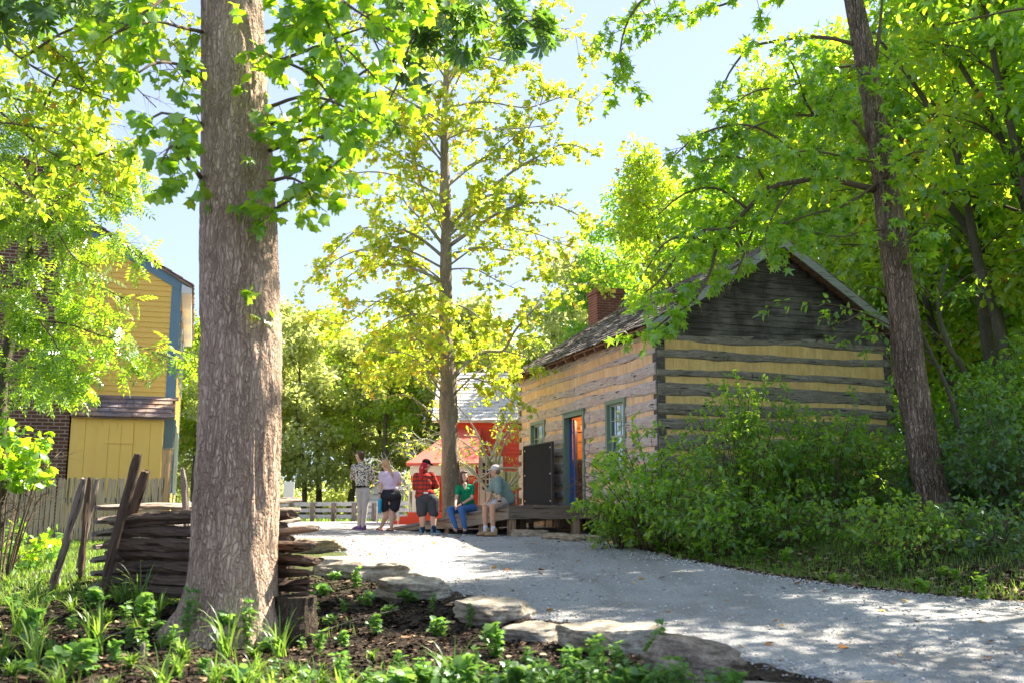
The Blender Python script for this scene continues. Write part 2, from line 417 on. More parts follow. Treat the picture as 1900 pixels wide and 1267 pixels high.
def m_chink(name, a, b):
    t = NT(name); v = t.co('Object'); n1 = t.noise(v, 2, 6, .7); n2 = t.noise(v, 30, 4, .7)
    col = t.ramp(n1, [(.3, a), (.6, b)]); col = t.mix(t.ramp(n2, [(.28, .5), (.42, 0)]), col, tuple(q*.4 for q in a))
    st = t.noise(t.co('Object', (2.5, 2.5, .5)), 3, 6, .75); col = t.mix(t.ramp(st, [(.46, 0), (.68, .55)]), col, tuple(q*.55 for q in a)); sp = t.noise(v, 11, 5, .8); col = t.mix(t.ramp(sp, [(.66, 0), (.72, .8)]), col, tuple(q*.25 for q in a))
    return t.pr(col, .95, t.bump(t.math('ADD', n2, sp), .7, .02), spec=.1)
M_CHF = m_chink('chinking_front', (.72, .46, .26), (.86, .62, .39))
M_CHG = m_chink('chinking_gable', (.72, .46, .17), (.88, .61, .26))
def logs(rows, u0, u1, holes, face, depth, seed, name, mat):
    """hewn logs as wavy slabs; face: function (u, out, z)->local xyz ; holes: (ua,ub,za,zb)"""
    mb = MB()
    for ri, (z0, z1) in enumerate(rows):
        zc = (z0+z1)/2
        segs = [(u0, u1)]
        for (a, b, za, zb) in holes:
            if za < zc < zb:
                segs = [q for s_ in segs for q in ((s_[0], min(s_[1], a)), (max(s_[0], b), s_[1])) if q[1]-q[0] > .03]
        for (a, b) in segs:
            n = max(3, int((b-a)/.09)); vs = []
            H = z1-z0
            prof = [(0, .0), (.028, .14), (.036, .5), (.028, .86), (0, 1.0)]
            for i in range(n+1):
                u = a+(b-a)*i/n
                w0 = .085*n3((u*.45+seed, ri*3.1, 0))+.018*n3((u*2.6, ri, seed)); w1 = .085*n3((u*.42+seed, ri*5.7, 9))+.018*n3((u*2.9, ri, seed+4))
                ob = .022*n3((u*.9, ri*2.2, seed+7))
                for (od, f) in prof:
                    z = z0+w0+(H+w1-w0)*f
                    vs.append(face(u, depth+od+ob+.007*n3((u*5, z*9, ri)), z))
                vs.append(face(u, -.12, z1+w1)); vs.append(face(u, -.12, z0+w0))
            k = 7; fs = []
            for i in range(n):
                for j in range(k): fs.append((i*k+j, i*k+(j+1) % k, (i+1)*k+(j+1) % k, (i+1)*k+j))
            fs.append(tuple(range(k))[::-1]); fs.append(tuple(n*k+j for j in range(k)))
            mb.add(vs, fs)
    return mb.build(name, mat, cabin)
FL = .60; WT = 3.95; W_, L_ = 5.5, 8.46
# openings of the front wall (along y from the near corner): window, door, window
def front_u(px, py=850):
    # wall coordinate seen at this pixel column
    lo, hi = -1, 12
    for _ in range(50):
        m = (lo+hi)/2
        if proj(cab(0, m, CAMZ+ (935-py)/1825*22))[0] > px: lo = m
        else: hi = m
    return lo
def zat(p, py):
    lo, hi = -3, 12
    for _ in range(40):
        m = (lo+hi)/2
        if proj((p.x, p.y, m))[1] > py: lo = m
        else: hi = m
    return lo
dn, df = front_u(1087), front_u(1049)
w1n, w1f = front_u(1162, 790), front_u(1127, 790)
w2n, w2f = front_u(1013), front_u(987)
zd = zat(cab(0, (dn+df)/2, 0), 766); zw1 = zat(cab(0, (w1n+w1f)/2, 0), 742); zw2 = zat(cab(0, (w2n+w2f)/2, 0), 782)
zb2 = zat(cab(0, w2f, 0), 888)
print('openings', [round(q, 2) for q in (dn, df, w1n, w1f, w2n, w2f, zd, zw1, zw2, zb2)])
zb1 = zw1-1.45
holes = [(dn, df, 0, zd), (w1n, w1f, zb1, zw1), (w2n, w2f, zb2, zw2)]
frows = [(.42, .66), (.74, .98), (1.08, 1.34), (1.42, 1.66), (1.77, 2.0), (2.10, 2.34), (2.44, 2.68), (2.79, 3.03), (3.13, 3.36), (3.56, 3.68), (3.84, 4.02)]
logs(frows, .02, L_, holes, lambda u, o, z: Vector((-o, u, z)), .0, 1, 'front_log_wall', M_LOGF)
Ap = cab(0, .02, 0)
zz = lambda y: zat(Ap, y)
grows = [(zz(632), zz(612)), (zz(663), zz(647)), (zz(697), zz(683)), (zz(735), zz(708)), (zz(765), zz(745.5)), (zz(796), zz(774))]
z = grows[-1][0]; rr = random.Random(5)
while z > .5:
    z -= .09+.05*rr.random(); h = .2+.06*rr.random(); grows.append((z-h, z)); z -= h
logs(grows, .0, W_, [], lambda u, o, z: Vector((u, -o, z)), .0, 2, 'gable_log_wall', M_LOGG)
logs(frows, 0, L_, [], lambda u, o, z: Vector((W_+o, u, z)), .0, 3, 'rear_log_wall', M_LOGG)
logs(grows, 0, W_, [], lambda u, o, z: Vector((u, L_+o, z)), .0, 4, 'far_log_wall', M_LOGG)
# corner posts where the log ends cross
M_ENDS = m_log('log_ends', (.05, .045, .04), (.17, .15, .13), (.09, .08, .07))
for (x, y) in ((0, 0), (W_, 0), (0, L_), (W_, L_)):
    mb = MB(); n = 60; sx = 1 if x == 0 else -1; sy = 1 if y == 0 else -1
    for i in range(24):
        z0 = .42+i*.147; o = .012*n3((i*1.7, x, y))
        mb.box(x-sx*.012-o, x+sx*(.17+o), y-sy*.014-o, y+sy*(.16+.03*n3((i, 2, 3))), z0, z0+.143)
    mb.build('corner_log_ends', M_ENDS, cabin)
# chinking sheets behind the log faces
def wall_sheet(name, axis, pos, u1, holes, mat):
    mb = MB(); cuts = sorted({0.05, u1-.05, *[q for h in holes for q in h[:2]]})
    for a, b in zip(cuts, cuts[1:]):
        zs = [(.42, 3.98)]
        for h in holes:
            if h[0] <= (a+b)/2 <= h[1]: zs = [q for s_ in zs for q in ((s_[0], min(s_[1], h[2])), (max(s_[0], h[3]), s_[1])) if q[1]-q[0] > .01]
        for z0, z1 in zs:
            if axis == 'y': mb.box(min(pos), max(pos), a, b, z0, z1)
            else: mb.box(a, b, min(pos), max(pos), z0, z1)
    return mb.build(name, mat, cabin)
wall_sheet('front_chinking', 'y', (-.004, .15), L_, holes, M_CHF)
wall_sheet('gable_chinking', 'x', (-.006, .14), W_, [], M_CHG)
wall_sheet('rear_chinking', 'y', (W_-.15, W_+.004), L_, [], M_CHG)
wall_sheet('far_chinking', 'x', (L_-.14, L_+.006), W_, [], M_CHG)
# foundation stones
mb = MB(); rr = random.Random(2)
for side in range(2):
    for i in range(16):
        u = (L_ if side == 0 else W_)*i/16; ww = (L_ if side == 0 else W_)/16
        for k in range(2):
            o = rr.uniform(0, .05)
            if side == 0: mb.box(-.02-o, .2, u+.01, u+ww-.01, -.3+k*.36, .05+k*.36)
            else: mb.box(u+.01, u+ww-.01, -.02-o, .2, -.3+k*.36, .05+k*.36)
mb.build('foundation', M_ROCKD, cabin, bevel=.02)
# gable boards: dark lapped clapboards
EZ, AZ = 4.0, 6.0; HW = W_/2; OV = .36
def roof_z(x): return AZ-.06-(AZ-EZ)/(HW+OV)*abs(x-HW)
def gable_boards(name, ypos, out, mat):
    mb = MB(); z = 3.93; k = 0; rr = random.Random(9)
    while z < AZ-.2:
        half = HW+OV - (z+.16-EZ+.05)/((AZ-EZ)/(HW+OV)); half = min(half, HW+.03)
        if half < .05: break
        cuts = [HW-half]+sorted(HW-half+2*half*rr.random() for _ in range(2 if half > 1 else 0))+[HW+half]
        for a, b in zip(cuts, cuts[1:]):
            if b-a < .02: continue
            n = max(1, int((b-a)/.2)); vs = []
            jz = .012*rr.uniform(-1, 1); jo = .006*rr.random()
            for i in range(n+1):
                x = a+(b-a-.006)*i/n; wz = .008*n3((x*1.3, k, 2))
                for (o, zz_) in ((0, 0), (.034+jo, 0), (.012+jo, .165), (0, .165)):
                    vs.append((x, ypos+out*(o+.006*n3((x*2, k, 5))), z+zz_+jz+wz))
            fs = []
            for i in range(n):
                for j in range(4): fs.append((i*4+j, (i+1)*4+j, (i+1)*4+(j+1) % 4, i*4+(j+1) % 4))
            fs += [(0, 1, 2, 3), tuple(n*4+j for j in (3, 2, 1, 0))]
            mb.add(vs, fs)
        z += .135; k += 1
    mb.box(.06, W_-.06, ypos-out*.05, ypos-out*.001, 3.86, 4.02)
    # backing
    mb.prism([(0, ypos-out*.04, 3.9), (W_, ypos-out*.04, 3.9), (HW, ypos-out*.04, AZ-.15)], (0, out*.035, 0))
    return mb.build(name, mat, cabin)
M_GB = m_wood('black_boards', (.022, .018, .016), (.11, .096, .082), (.21, .19, .165), .8, 'x', .8)
gable_boards('gable_boards', 0, -1, M_GB); gable_boards('far_gable_boards', L_, 1, M_GB)
# roof: sheathing + rows of split shakes
M_SHAKE = m_wood('shake_grey', (.10, .085, .075), (.30, .265, .235), (.17, .14, .12), .8, 'x', .9)
M_SHEATH = m_wood('sheathing_brown', (.17, .09, .06), (.34, .2, .14), None, 1, 'y', .5)
M_RAKE = m_wood('rake_grey', (.26, .27, .25), (.42, .43, .40), None, 1, 'x', .3)
slope = math.atan2(AZ-EZ, HW+OV); SL = (HW+OV)/math.cos(slope)
roof = None
for side in (-1, 1):
    mb = MB(); Mx = Matrix.Translation((HW, 0, AZ)) @ Matrix.Rotation(side*slope, 4, 'Y') if side == 1 else Matrix.Translation((HW, 0, AZ)) @ Matrix.Scale(-1, 4, (1, 0, 0)) @ Matrix.Rotation(slope, 4, 'Y')
    rr = random.Random(7+side)
    rows = 15; ex = SL/rows
    for r_ in range(rows+1):
        y = -OV-.02
        while y < L_+OV:
            ww = rr.uniform(.09, .2); s1 = SL - r_*ex + rr.uniform(-.03, .035) + (.03 if r_ == 0 else 0); s0 = max(0.0, s1-ex*1.75)
            lift = rr.uniform(.0, .02)
            z1 = .045+lift+rr.uniform(0, .012); tk = rr.uniform(.014, .028)
            a, b = y+.003, y+ww-.003; tw = rr.uniform(-.012, .012)
            vs = [(s0, a, .008), (s0, b, .008), (s1, a, z1-tk-tw), (s1, b, z1-tk+tw), (s0, a, .02), (s0, b, .02), (s1, a, z1-tw), (s1, b, z1+tw)]
            mb.add([Mx @ Vector(v) for v in vs], [(0,2,3,1),(4,5,7,6),(0,1,5,4),(2,6,7,3),(0,4,6,2),(1,3,7,5)])
            y += ww
    rf = mb.build('shake_roof', M_SHAKE, cabin)
    mb = MB(); y = -OV
    while y < L_+OV:
        mb.box(0.03, SL-.04, y, min(y+.19, L_+OV)-.008, -.04, 0, Mx); y += .19
    # sheathing boards run up the slope at the gable so their ends show under the rake
    mb.build('sheathing', M_SHEATH, rf)
    for y0 in (-OV-.03, L_+OV):
        MB().box(0, SL+.02, y0, y0+.03, -.15, .01, Mx).build('rake_board', M_RAKE, rf)
    mb = MB()
    for i in range(15):
        y = .1+i*(L_-.2)/14
        mb.box(SL-1.0, SL-.05, y-.04, y+.04, -.15, -.04, Mx)
    mb.build('rafter_ends', M_SHEATH, rf)
# ceiling, floor, interior
M_INT = m_wood('interior_orange', (.40, .17, .05), (.62, .30, .10), None, .7, 'x', .3, .5)
MB().box(.16, W_-.16, .16, L_-.16, .42, FL).build('floor', m_wood('floor_boards', (.10, .06, .04), (.2, .13, .08)), cabin)
MB().box(.16, W_-.16, .16, L_-.16, 3.3, 3.36).build('ceiling', M_INT, cabin)
# brick chimney
def m_brick(name, c1, c2, mortar, scale=1.0):
    t = NT(name); s_ = t.n('SeparateXYZ', Vector=t.n('TexCoord').outputs['Object']).outputs
    u = t.math('ADD', s_[0], s_[1]); vec = t.n('CombineXYZ', X=u, Y=s_[2]).outputs[0]
    b = t.n('TexBrick', Vector=vec, Color1=c1, Color2=c2, Mortar=mortar, Scale=1.0*scale, Mortar_Size=.011, Brick_Width=.215, Row_Height=.075, Bias=0.0, Mortar_Smooth=.1)
    nz = t.noise(t.co('Object'), 2.5, 6, .7); n2 = t.noise(t.co('Object'), 40, 4, .7)
    col = t.mix(t.ramp(nz, [(.4, 0), (.7, .5)]), b.outputs[0], tuple(q*.5 for q in c1))
    col = t.mix(t.ramp(n2, [(.35, .4), (.6, 0)]), col, tuple(q*.5 for q in c2))
    h = t.math('ADD', t.math('SUBTRACT', 1.0, b.outputs[1]), t.math('MULTIPLY', n2, .3))
    return t.pr(col, .9, t.bump(h, .8, .012), spec=.15)
M_BRICK = m_brick('brick_red', (.26, .085, .055), (.17, .06, .045), (.30, .22, .19))
ch = thing('chimney', (0, 0, 0), None, None); ch.parent = cabin
for k in list(ch.keys()):
    if k in ('label', 'category'): del ch[k]
cw = zat(cab(HW, L_+.3, 0), 540)
MB().box(HW-.62, HW+.62, L_+.02, L_+.62, -.1, 5.4).box(HW-.42, HW+.42, L_-.10, L_+.60, 5.35, cw-.16).build('stack', M_BRICK, ch)
MB().box(HW-.46, HW+.46, L_-.14, L_+.64, cw-.16, cw-.08).box(HW-.44, HW+.44, L_-.12, L_+.62, cw-.081, cw).build('cap_courses', M_BRICK, ch)
print('chimney', proj(cab(HW-.42, L_-.1, cw)), proj(cab(HW+.42, L_-.1, cw)), cw)
# door frame, door, windows
M_WHITE0 = m_paint('ceramic', (.7, .66, .6), .4)
M_GREEN = m_paint('green_trim', (.17, .25, .19), .5)
M_GREENL = m_paint('green_trim_light', (.30, .37, .26), .5)
M_BLUE = m_paint('blue_paint', (.02, .13, .42), .4)
def frame(mb, u0, u1, z0, z1, w=.1, sill=True, d=.05):
    mb.box(-d, .14, u0-.0, u0+w, z0, z1); mb.box(-d, .14, u1-w, u1, z0, z1); mb.box(-d-.003, .14, u0+w, u1-w, z1-w, z1)
    if sill: mb.box(-d-.04, .14, u0-.02, u1+.02, z0-.04, z0+.03)
mb = MB(); frame(mb, dn-.02, df+.02, FL, zd+.02, .10, False, .06); mb.box(-.09, .14, dn-.06, df+.06, zd+.021, zd+.06)
mb.build('door_frame', M_GREEN, cabin, bevel=.006)
MB().box(.075, .145, df-.101, df-.085, FL, zd-.081).build('door_jamb', M_BLUE, cabin)
Md = Matrix.Translation((.17, df-.09, 0)) @ Matrix.Rotation(R(64), 4, 'Z')
dr = MB().box(0, .86, -.045, 0, FL+.02, zd-.1, Md).build('door', M_BLUE, cabin)      # swung wide open into the room
MB().tube([Md @ Vector((.78, -.06, 1.55)), Md @ Vector((.78, -.1, 1.55))], .03, 10).build('handle', m_paint('brass', (.5, .35, .12), .3), dr)
M_GLASS = (lambda t: t.out(t.n('MixShader', i0=.25, i1=t.n('BsdfTransparent', Color=(.9, .95, .95)).outputs[0], i2=t.n('BsdfGlossy', Roughness=.03, Color=(.9, .95, 1)).outputs[0])))(NT('window_glass'))
M_CURT = m_cloth('curtain_white', (.62, .62, .56))
M_SASH = m_paint('sash_green', (.36, .42, .33), .5)
def window(u0, u1, z0, z1, lab):
    mb = MB(); frame(mb, u0-.02, u1+.02, z0, z1+.02, .09); wf = mb.build('window', M_GREEN, cabin, bevel=.005)
    a, b = u0+.07, u1-.07; zt = z1-.07; zm = (z0+zt)/2
    mb = MB()
    for (za, zb_, o) in ((zm-.02, zt, .03), (z0+.03, zm+.02, .06)):
        mb.box(o, o+.03, a, a+.045, za, zb_); mb.box(o, o+.03, b-.045, b, za, zb_)
        mb.box(o+.001, o+.029, a+.045, b-.045, zb_-.04, zb_); mb.box(o+.001, o+.029, a+.045, b-.045, za, za+.04)
        for k in (1, 2):
            uu = a+.045+(b-a-.09)*k/3; mb.box(o+.006, o+.024, uu-.010, uu+.010, za+.04, zb_-.04)
        zz_ = (za+zb_)/2; mb.box(o+.007, o+.023, a+.045, b-.045, zz_-.009, zz_+.009)
    mb.build('sash', M_SASH, wf)
    MB().box(.046, .05, a+.02, b-.02, zm, zt-.02).box(.076, .08, a+.02, b-.02, z0+.05, zm).build('pane', M_GLASS, wf)
    vs = []; n = 40
    mb = MB()
    for i in range(n+1):
        f = i/n; u = a+(b-a)*f; o = .12+.018*math.sin(f*34+math.sin(f*9)*2); vs += [(o, u, z0+.03), (o+.01, u, zt)]
    mb.add(vs, [(2*i, 2*i+1, 2*i+3, 2*i+2) for i in range(n)]).build('curtain', M_CURT, wf, True)
window(w1n, w1f, zb1, zw1, 'near'); window(w2n, w2f, zb2, zw2, 'far')
# room seen through the door: an orange mantel wall at the far end with a framed clock, dark hearth below
cp = thing('mantelpiece', CAB, 'orange wooden mantel wall with a dark hearth seen inside the open cabin door', 'mantelpiece', rz=A18)
def inz(py): return zat(cab(1.2, L_-.35, 0), py)
yb = L_-.2
MB().box(.2, W_-.2, yb, yb+.04, FL, 3.29).build('panelling', M_INT, cp)
MB().box(.25, 4.4, yb-.28, yb-.02, inz(800), inz(797)).build('shelf', M_INT, cp)
MB().box(.3, 4.3, yb-.14, yb-.02, inz(852), inz(801)).build('breast', M_INT, cp)
MB().box(.3, 4.3, yb-.16, yb-.02, FL, inz(853)).build('hearth', m_paint('soot', (.02, .014, .012), .6), cp)
pf = thing('wall_clock', CAB, 'small orange framed clock standing on the mantel shelf inside the cabin', 'clock', rz=A18)
xa = .95
MB().box(xa, xa+.34, yb-.24, yb-.06, inz(796.9), inz(772)).build('case', m_paint('clock_wood', (.60, .24, .06), .4), pf)
MB().box(xa+.08, xa+.26, yb-.25, yb-.241, inz(793), inz(777)).build('dial', m_paint('dial', (.10, .05, .03), .3), pf)
for k in range(3):
    jr = thing('mantel_jar', tuple(cab(xa+.42+.15*k, yb-.16, inz(796.9)+.002)), 'small white jar on the mantel shelf, %s right of the clock' % ('first', 'second', 'third')[k], 'jar', 'jars on the mantel shelf')
    MB().tube([(0, 0, z) for z in (0, .02, .09, .11)], [.03, .045, .04, .025], 12).build('jar_body', M_WHITE0, jr, True)
    MB().tube([(0, 0, z) for z in (.1105, .13)], [.028, .02], 12).build('lid', M_WHITE0, jr, True)
# lamp of the cabin room (its warm light shows through the open door)
lp = thing('ceiling_lamp', tuple(cab(2.2, 6.6, 2.95)), 'warm ceiling lamp inside the cabin behind the front wall', 'lamp')
tt = NT('lamp_glow'); me_ = tt.out(tt.n('Emission', Color=(1, .55, .2), Strength=9.0))
s_ = MB(); s_.tube([(0, 0, .0), (0, 0, .06), (0, 0, .12)], [.06, .09, .04], 12); s_.build('bulb', me_, lp, True)
MB().tube([(0, 0, .121), (0, 0, .3)], .012, 6).build('cord', M_GREEN, lp)
pl = bpy.data.lights.new('cabin_lamp_light', 'POINT'); pl.energy = 32; pl.color = (1, .55, .25); pl.shadow_soft_size = .1
plo = bpy.data.objects.new('cabin_lamp_light', pl); C.objects.link(plo); plo.parent = lp; plo.location = (0, 0, -.12)

# ------------------------------------------------------------------ deck and ramp
M_DECK = m_wood('deck_brown', (.13, .095, .075), (.27, .20, .155), (.19, .15, .12), .8, 'x', .3)
M_DECKY = m_wood('deck_brown_y', (.13, .095, .075), (.27, .20, .155), (.19, .15, .12), .8, 'y', .3)
M_TAN = m_wood('ramp_tan', (.34, .26, .19), (.50, .39, .29), (.40, .30, .22), .8, 'x', .25)
M_POST = m_wood('post_tan', (.30, .19, .12), (.42, .29, .19), None, .8, 'z', .3)
DY0 = 1.87
deck = thing('wooden_deck', CAB, 'brown wooden deck on posts before the blue cabin door', 'deck', rz=A18)
dw = 2.45; DL = df+.9-DY0
mb = MB(); k = 0
while k*.145 < DL:
    mb.box(-dw, -.07, DY0+k*.145, DY0+k*.145+.139, FL-.04, FL); k += 1
mb.build('deck_boards', M_DECK, deck)
mb = MB(); mb.box(-dw-.005, -.07, DY0-.045, DY0-.006, FL-.27, FL-.045); mb.box(-dw, -.07, DY0+DL, DY0+DL+.04, FL-.27, FL-.045)
mb.box(-dw, -dw+.04, DY0, DY0+DL, FL-.27, FL-.045); mb.box(-dw-.02, -.07, DY0-.06, DY0-.004, FL-.044, FL+.003)
mb.build('rim_board', M_DECK, deck)
mb = MB()
for k in range(1, 8): mb.box(-dw+.05, -.1, DY0+DL*k/8-.02, DY0+DL*k/8+.02, FL-.23, FL-.042)
mb.build('joist', M_DECK, deck)
for (x, y) in ((-dw+.09, DY0-.0), (-.98, DY0), (-1.7, DY0+1.3), (-dw+.09, DY0+DL-.1), (-.98, DY0+DL-.1), (-.3, DY0+1.2)):
    w_ = cab(x, y, 0); MB().box(x-.07, x+.07, y, y+.14, gzf(w_.x, w_.y)-.1, FL-.05 if False else FL-.272).build('post', M_POST, deck)
# ramp in world coordinates along P0 -> P3
P0 = cab(-dw, DY0-.05, 0); P3 = Vector((-2.74, 22.4, 0)); rd = (P3-P0); RL = rd.length; ra = math.atan2(rd.y, rd.x)
ramp = thing('wooden_ramp', (P0.x, P0.y, 0), 'long low wooden ramp sloping down left from the deck', 'ramp', rz=ra)
RW = 1.35; zr = lambda s_: FL - .53*max(0, s_)/RL
# local x along ramp, local -y is away from the camera? (rotated so +y points to lower left)
mb = MB(); n = int(RL/.145)
for i in range(n):
    a = RL*i/n; b = RL*(i+1)/n-.006
    vs = [(x, y, zr(x)+dz) for dz in (-.035, 0) for y in (-RW, .0) for x in (a, b)]
    mb.add(vs, [(0,2,3,1),(4,5,7,6),(0,1,5,4),(2,6,7,3),(0,4,6,2),(1,3,7,5)])
mb.build('ramp_boards', M_DECKY, ramp)
for yy, nm in ((.004, 'side_board'), (-RW-.044, 'side_board')):
    mb = MB(); pts = [0, RL*.33, RL*.335, RL*.66, RL*.665, RL]
    for a, b in ((0, RL*.36), (RL*.363, RL)):
        bot = lambda x: max(zr(x)-.27, -.02+.05*x/RL)
        mb.prism([(a, yy, bot(a)), (b, yy, bot(b)), (b, yy, zr(b)-.04), (a, yy, zr(a)-.04)], (0, .04, 0))
    mb.build(nm, M_TAN, ramp)
    mb = MB(); mb.prism([(0, yy-.04, zr(0)-.039), (RL, yy-.04, zr(RL)-.039), (RL, yy-.04, zr(RL)+.012), (0, yy-.04, zr(0)+.012)], (0, .13, 0))
    mb.build('kerb_board', m_wood('kerb_grey', (.20, .16, .14), (.32, .27, .24), None, .8, 'x', .3), ramp)
for s_ in (.22, .5, .62):
    x = RL*s_
    for yy in (.05, -RW-.1): MB().box(x-.06, x+.06, yy-.09, yy-.05+.0, -.15, zr(x)-.28+.2).build('post', M_POST, ramp)
# black board standing on the deck
pz = FL+.004
bl = thing('black_board', tuple(cab(-.33, front_u(1021), pz)), 'tall glossy black panel with six screws standing before the far window', 'panel', rz=A18)
bw = (front_u(989)-front_u(1046))*.5*.93; bh = zat(cab(-.3, front_u(1021), 0), 824)-pz
tb = NT('black_gloss'); M_BLACK = tb.pr((.006, .005, .006), .45, spec=.035)
MB().box(-.02, .02, -bw, bw, 0, bh).build('panel', M_BLACK, bl, bevel=.004)
MB().box(-.034, .034, -bw-.02, -bw, 0, bh).box(-.034, .034, bw, bw+.02, 0, bh).box(-.033, .033, -bw, bw, bh, bh+.02).build('edge_trim', m_paint('panel_edge', (.06, .055, .05), .5), bl)
for zz_ in (.1, bh/2, bh-.12):
    for yy in (-bw+.1, bw-.1): MB().tube([(-.032, yy, zz_), (-.02, yy, zz_)], [.018, .022], 10).build('screw', m_paint('steel', (.7, .7, .7), .3), bl)
# ================================================================== YELLOW HOUSE
HY = 21.2; HC = Vector(((311-950)/1825*HY, HY, 0.02))
house = thing('yellow_house', HC, 'tall yellow clapboard house with blue-grey corner trim and brick chimney behind the picket fence', 'house', rz=A18)
def hl(x, y, z): return Vector((HC.x+x*math.cos(A18)-y*math.sin(A18), HC.y+x*math.sin(A18)+y*math.cos(A18), z))
def hz(px_pt, py): return zat(px_pt, py)-HC.z
M_YEL = m_paint('yellow_paint', (.95, .585, .125), .6, .06, (.45, .33, .12))
M_YEL2 = m_paint('yellow_plank', (.96, .60, .135), .6, .1, (.55, .42, .15))
M_BLU = m_paint('blue_grey_trim', (.16, .26, .33), .5)
M_WHT = m_paint('white_paint', (.78, .76, .72), .5)
HE = hz(hl(0, 0, 0), 521); HWd = 7.0; HLn = 7.6; HA = HE + 2.07
SLH = (HA-HE)/(HWd/2)
print('house eave', HE, proj(hl(0, 0, HE)), proj(hl(0, HLn, 3)), proj(hl(-4.1, 0, HA)))
def clap(name, side, L0, L1, top, parent, mat, holes=()):
    mb = MB(); z = .3
    while z < top:
        a, b = L0, L1
        if side == 'gable' and z+.12 > HE:
            cut = (z+.12-HE)/SLH; a = max(a, -HWd+cut); b = min(b, -cut)
        if b-a > .05:
            segs = [(a, b)]
            for h in holes:
                if h[2] < z+.06 < h[3]: segs = [q for s_ in segs for q in ((s_[0], min(s_[1], h[0])), (max(s_[0], h[1]), s_[1])) if q[1]-q[0] > .02]
            for a_, b_ in segs:
                pr_ = [(0, z), (.026, z), (.008, z+.118), (0, z+.118)]
                if side == 'gable': mb.prism([(a_, -o, zz_) for o, zz_ in pr_], (b_-a_, 0, 0))
                else: mb.prism([(o, a_, zz_) for o, zz_ in pr_], (0, b_-a_, 0))
        z += .118
    return mb.build(name, mat, parent)
wins = [(.9, 1.8, 3.6, 5.0), (3.1, 4.0, 3.6, 5.0), (5.4, 6.3, 3.6, 5.0), (.9, 1.8, .9, 2.5), (3.0, 4.0, .35, 2.5), (5.4, 6.3, .9, 2.5)]
clap('gable_siding', 'gable', -HWd+.12, -.17, HA-.1, house, M_YEL)
clap('side_siding', 'side', .17, HLn-.12, HE-.1, house, M_YEL, wins)
mb = MB(); mb.prism([(-HWd, -.001, 0), (0-.001, -.001, 0), (-.001, -.001, HE), (-HWd/2, -.001, HA-.02), (-HWd, -.001, HE)], (0, HLn, 0)); mb.build('wall_core', M_YEL, house)
mb = MB(); mb.box(-.17, .035, -.035, .17, 0, HE-.02); mb.build('corner_board', M_BLU, house)
MB().box(-.12, .035, HLn-.12, HLn+.035, 0, HE-.02).build('corner_board', M_BLU, house)
MB().box(-HWd-.035, -HWd+.12, -.035, .12, 0, HE-.02).build('corner_board', M_BLU, house)
# rake trim
for s_ in (-1, 1):
    xe = 0 if s_ == 1 else -HWd
    mb = MB(); d = .30
    mb.prism([(xe, -.045, HE-.12), (xe+s_*.12, -.045, HE-.16), (xe+s_*.12, -.045, HE+.12-.16), (-HWd/2, -.045, HA+.0), (-HWd/2, -.045, HA-d), (xe, -.045, HE-.12-.12)], (0, .04, 0)); mb.build('rake_trim', M_BLU, house)
# roof
M_HSH = m_wood('shingle_purple', (.13, .10, .11), (.34, .27, .27), (.5, .3, .17), .8, 'x', .7)
hroof = None
rr = random.Random(31)
for s_ in (1, -1):
    mb = MB(); xo = .28; rows = 16; Wd = HWd/2+xo
    base = Matrix.Translation((-HWd/2, 0, HA+.03)) @ (Matrix.Identity(4) if s_ == 1 else Matrix.Scale(-1, 4, (1, 0, 0))) @ Matrix.Rotation(math.atan(SLH), 4, 'Y')
    Ls = Wd/math.cos(math.atan(SLH)); mb.box(0, Ls-.03, -.1, HLn+.1, -.05, .0, base)
    for r_ in range(rows):
        y = -.14
        while y < HLn+.14:
            ww = rr.uniform(.1, .2); s1 = Ls-r_*Ls/rows+rr.uniform(-.015, .015); s0 = max(0, s1-Ls/rows*1.6)
            vs = [(s0, y, .003), (s0, y+ww-.006, .003), (s1, y, .02), (s1, y+ww-.006, .02), (s0, y, .012), (s0, y+ww-.006, .012), (s1, y, .04), (s1, y+ww-.006, .04)]
            mb.add([base @ Vector(v) for v in vs], [(0,2,3,1),(4,5,7,6),(0,1,5,4),(2,6,7,3),(0,4,6,2),(1,3,7,5)]); y += ww
    rf = mb.build('roof', M_HSH, house)
    # boxed white soffit under the eave
    e = HE-xo*SLH
    x0 = 0 if s_ == 1 else -HWd
    mb = MB(); mb.prism([(x0+s_*.036, -.09, e-.13), (x0+s_*(xo-.03), -.09, e-.13), (x0+s_*(xo-.03), -.09, e-.02), (x0+s_*.036, -.09, HE-.10)], (0, HLn+.18, 0)); mb.build('soffit', M_WHT, rf)
M_DARK = m_paint('dark_glass', (.03, .04, .05), .1)
for (a, b, z0, z1) in wins:
    wf = MB().box(-.05, .05, a, a+.09, z0, z1).box(-.05, .05, b-.09, b, z0, z1).box(-.05, .051, a+.09, b-.09, z1-.09, z1).box(-.05, .07, a-.03, b+.03, z0-.05, z0-.001).build('window' if z0 > .5 else 'door', M_BLU, house)
    MB().box(-.04, .01, a+.09, b-.09, z0, z1-.09).build('pane', M_DARK, wf)
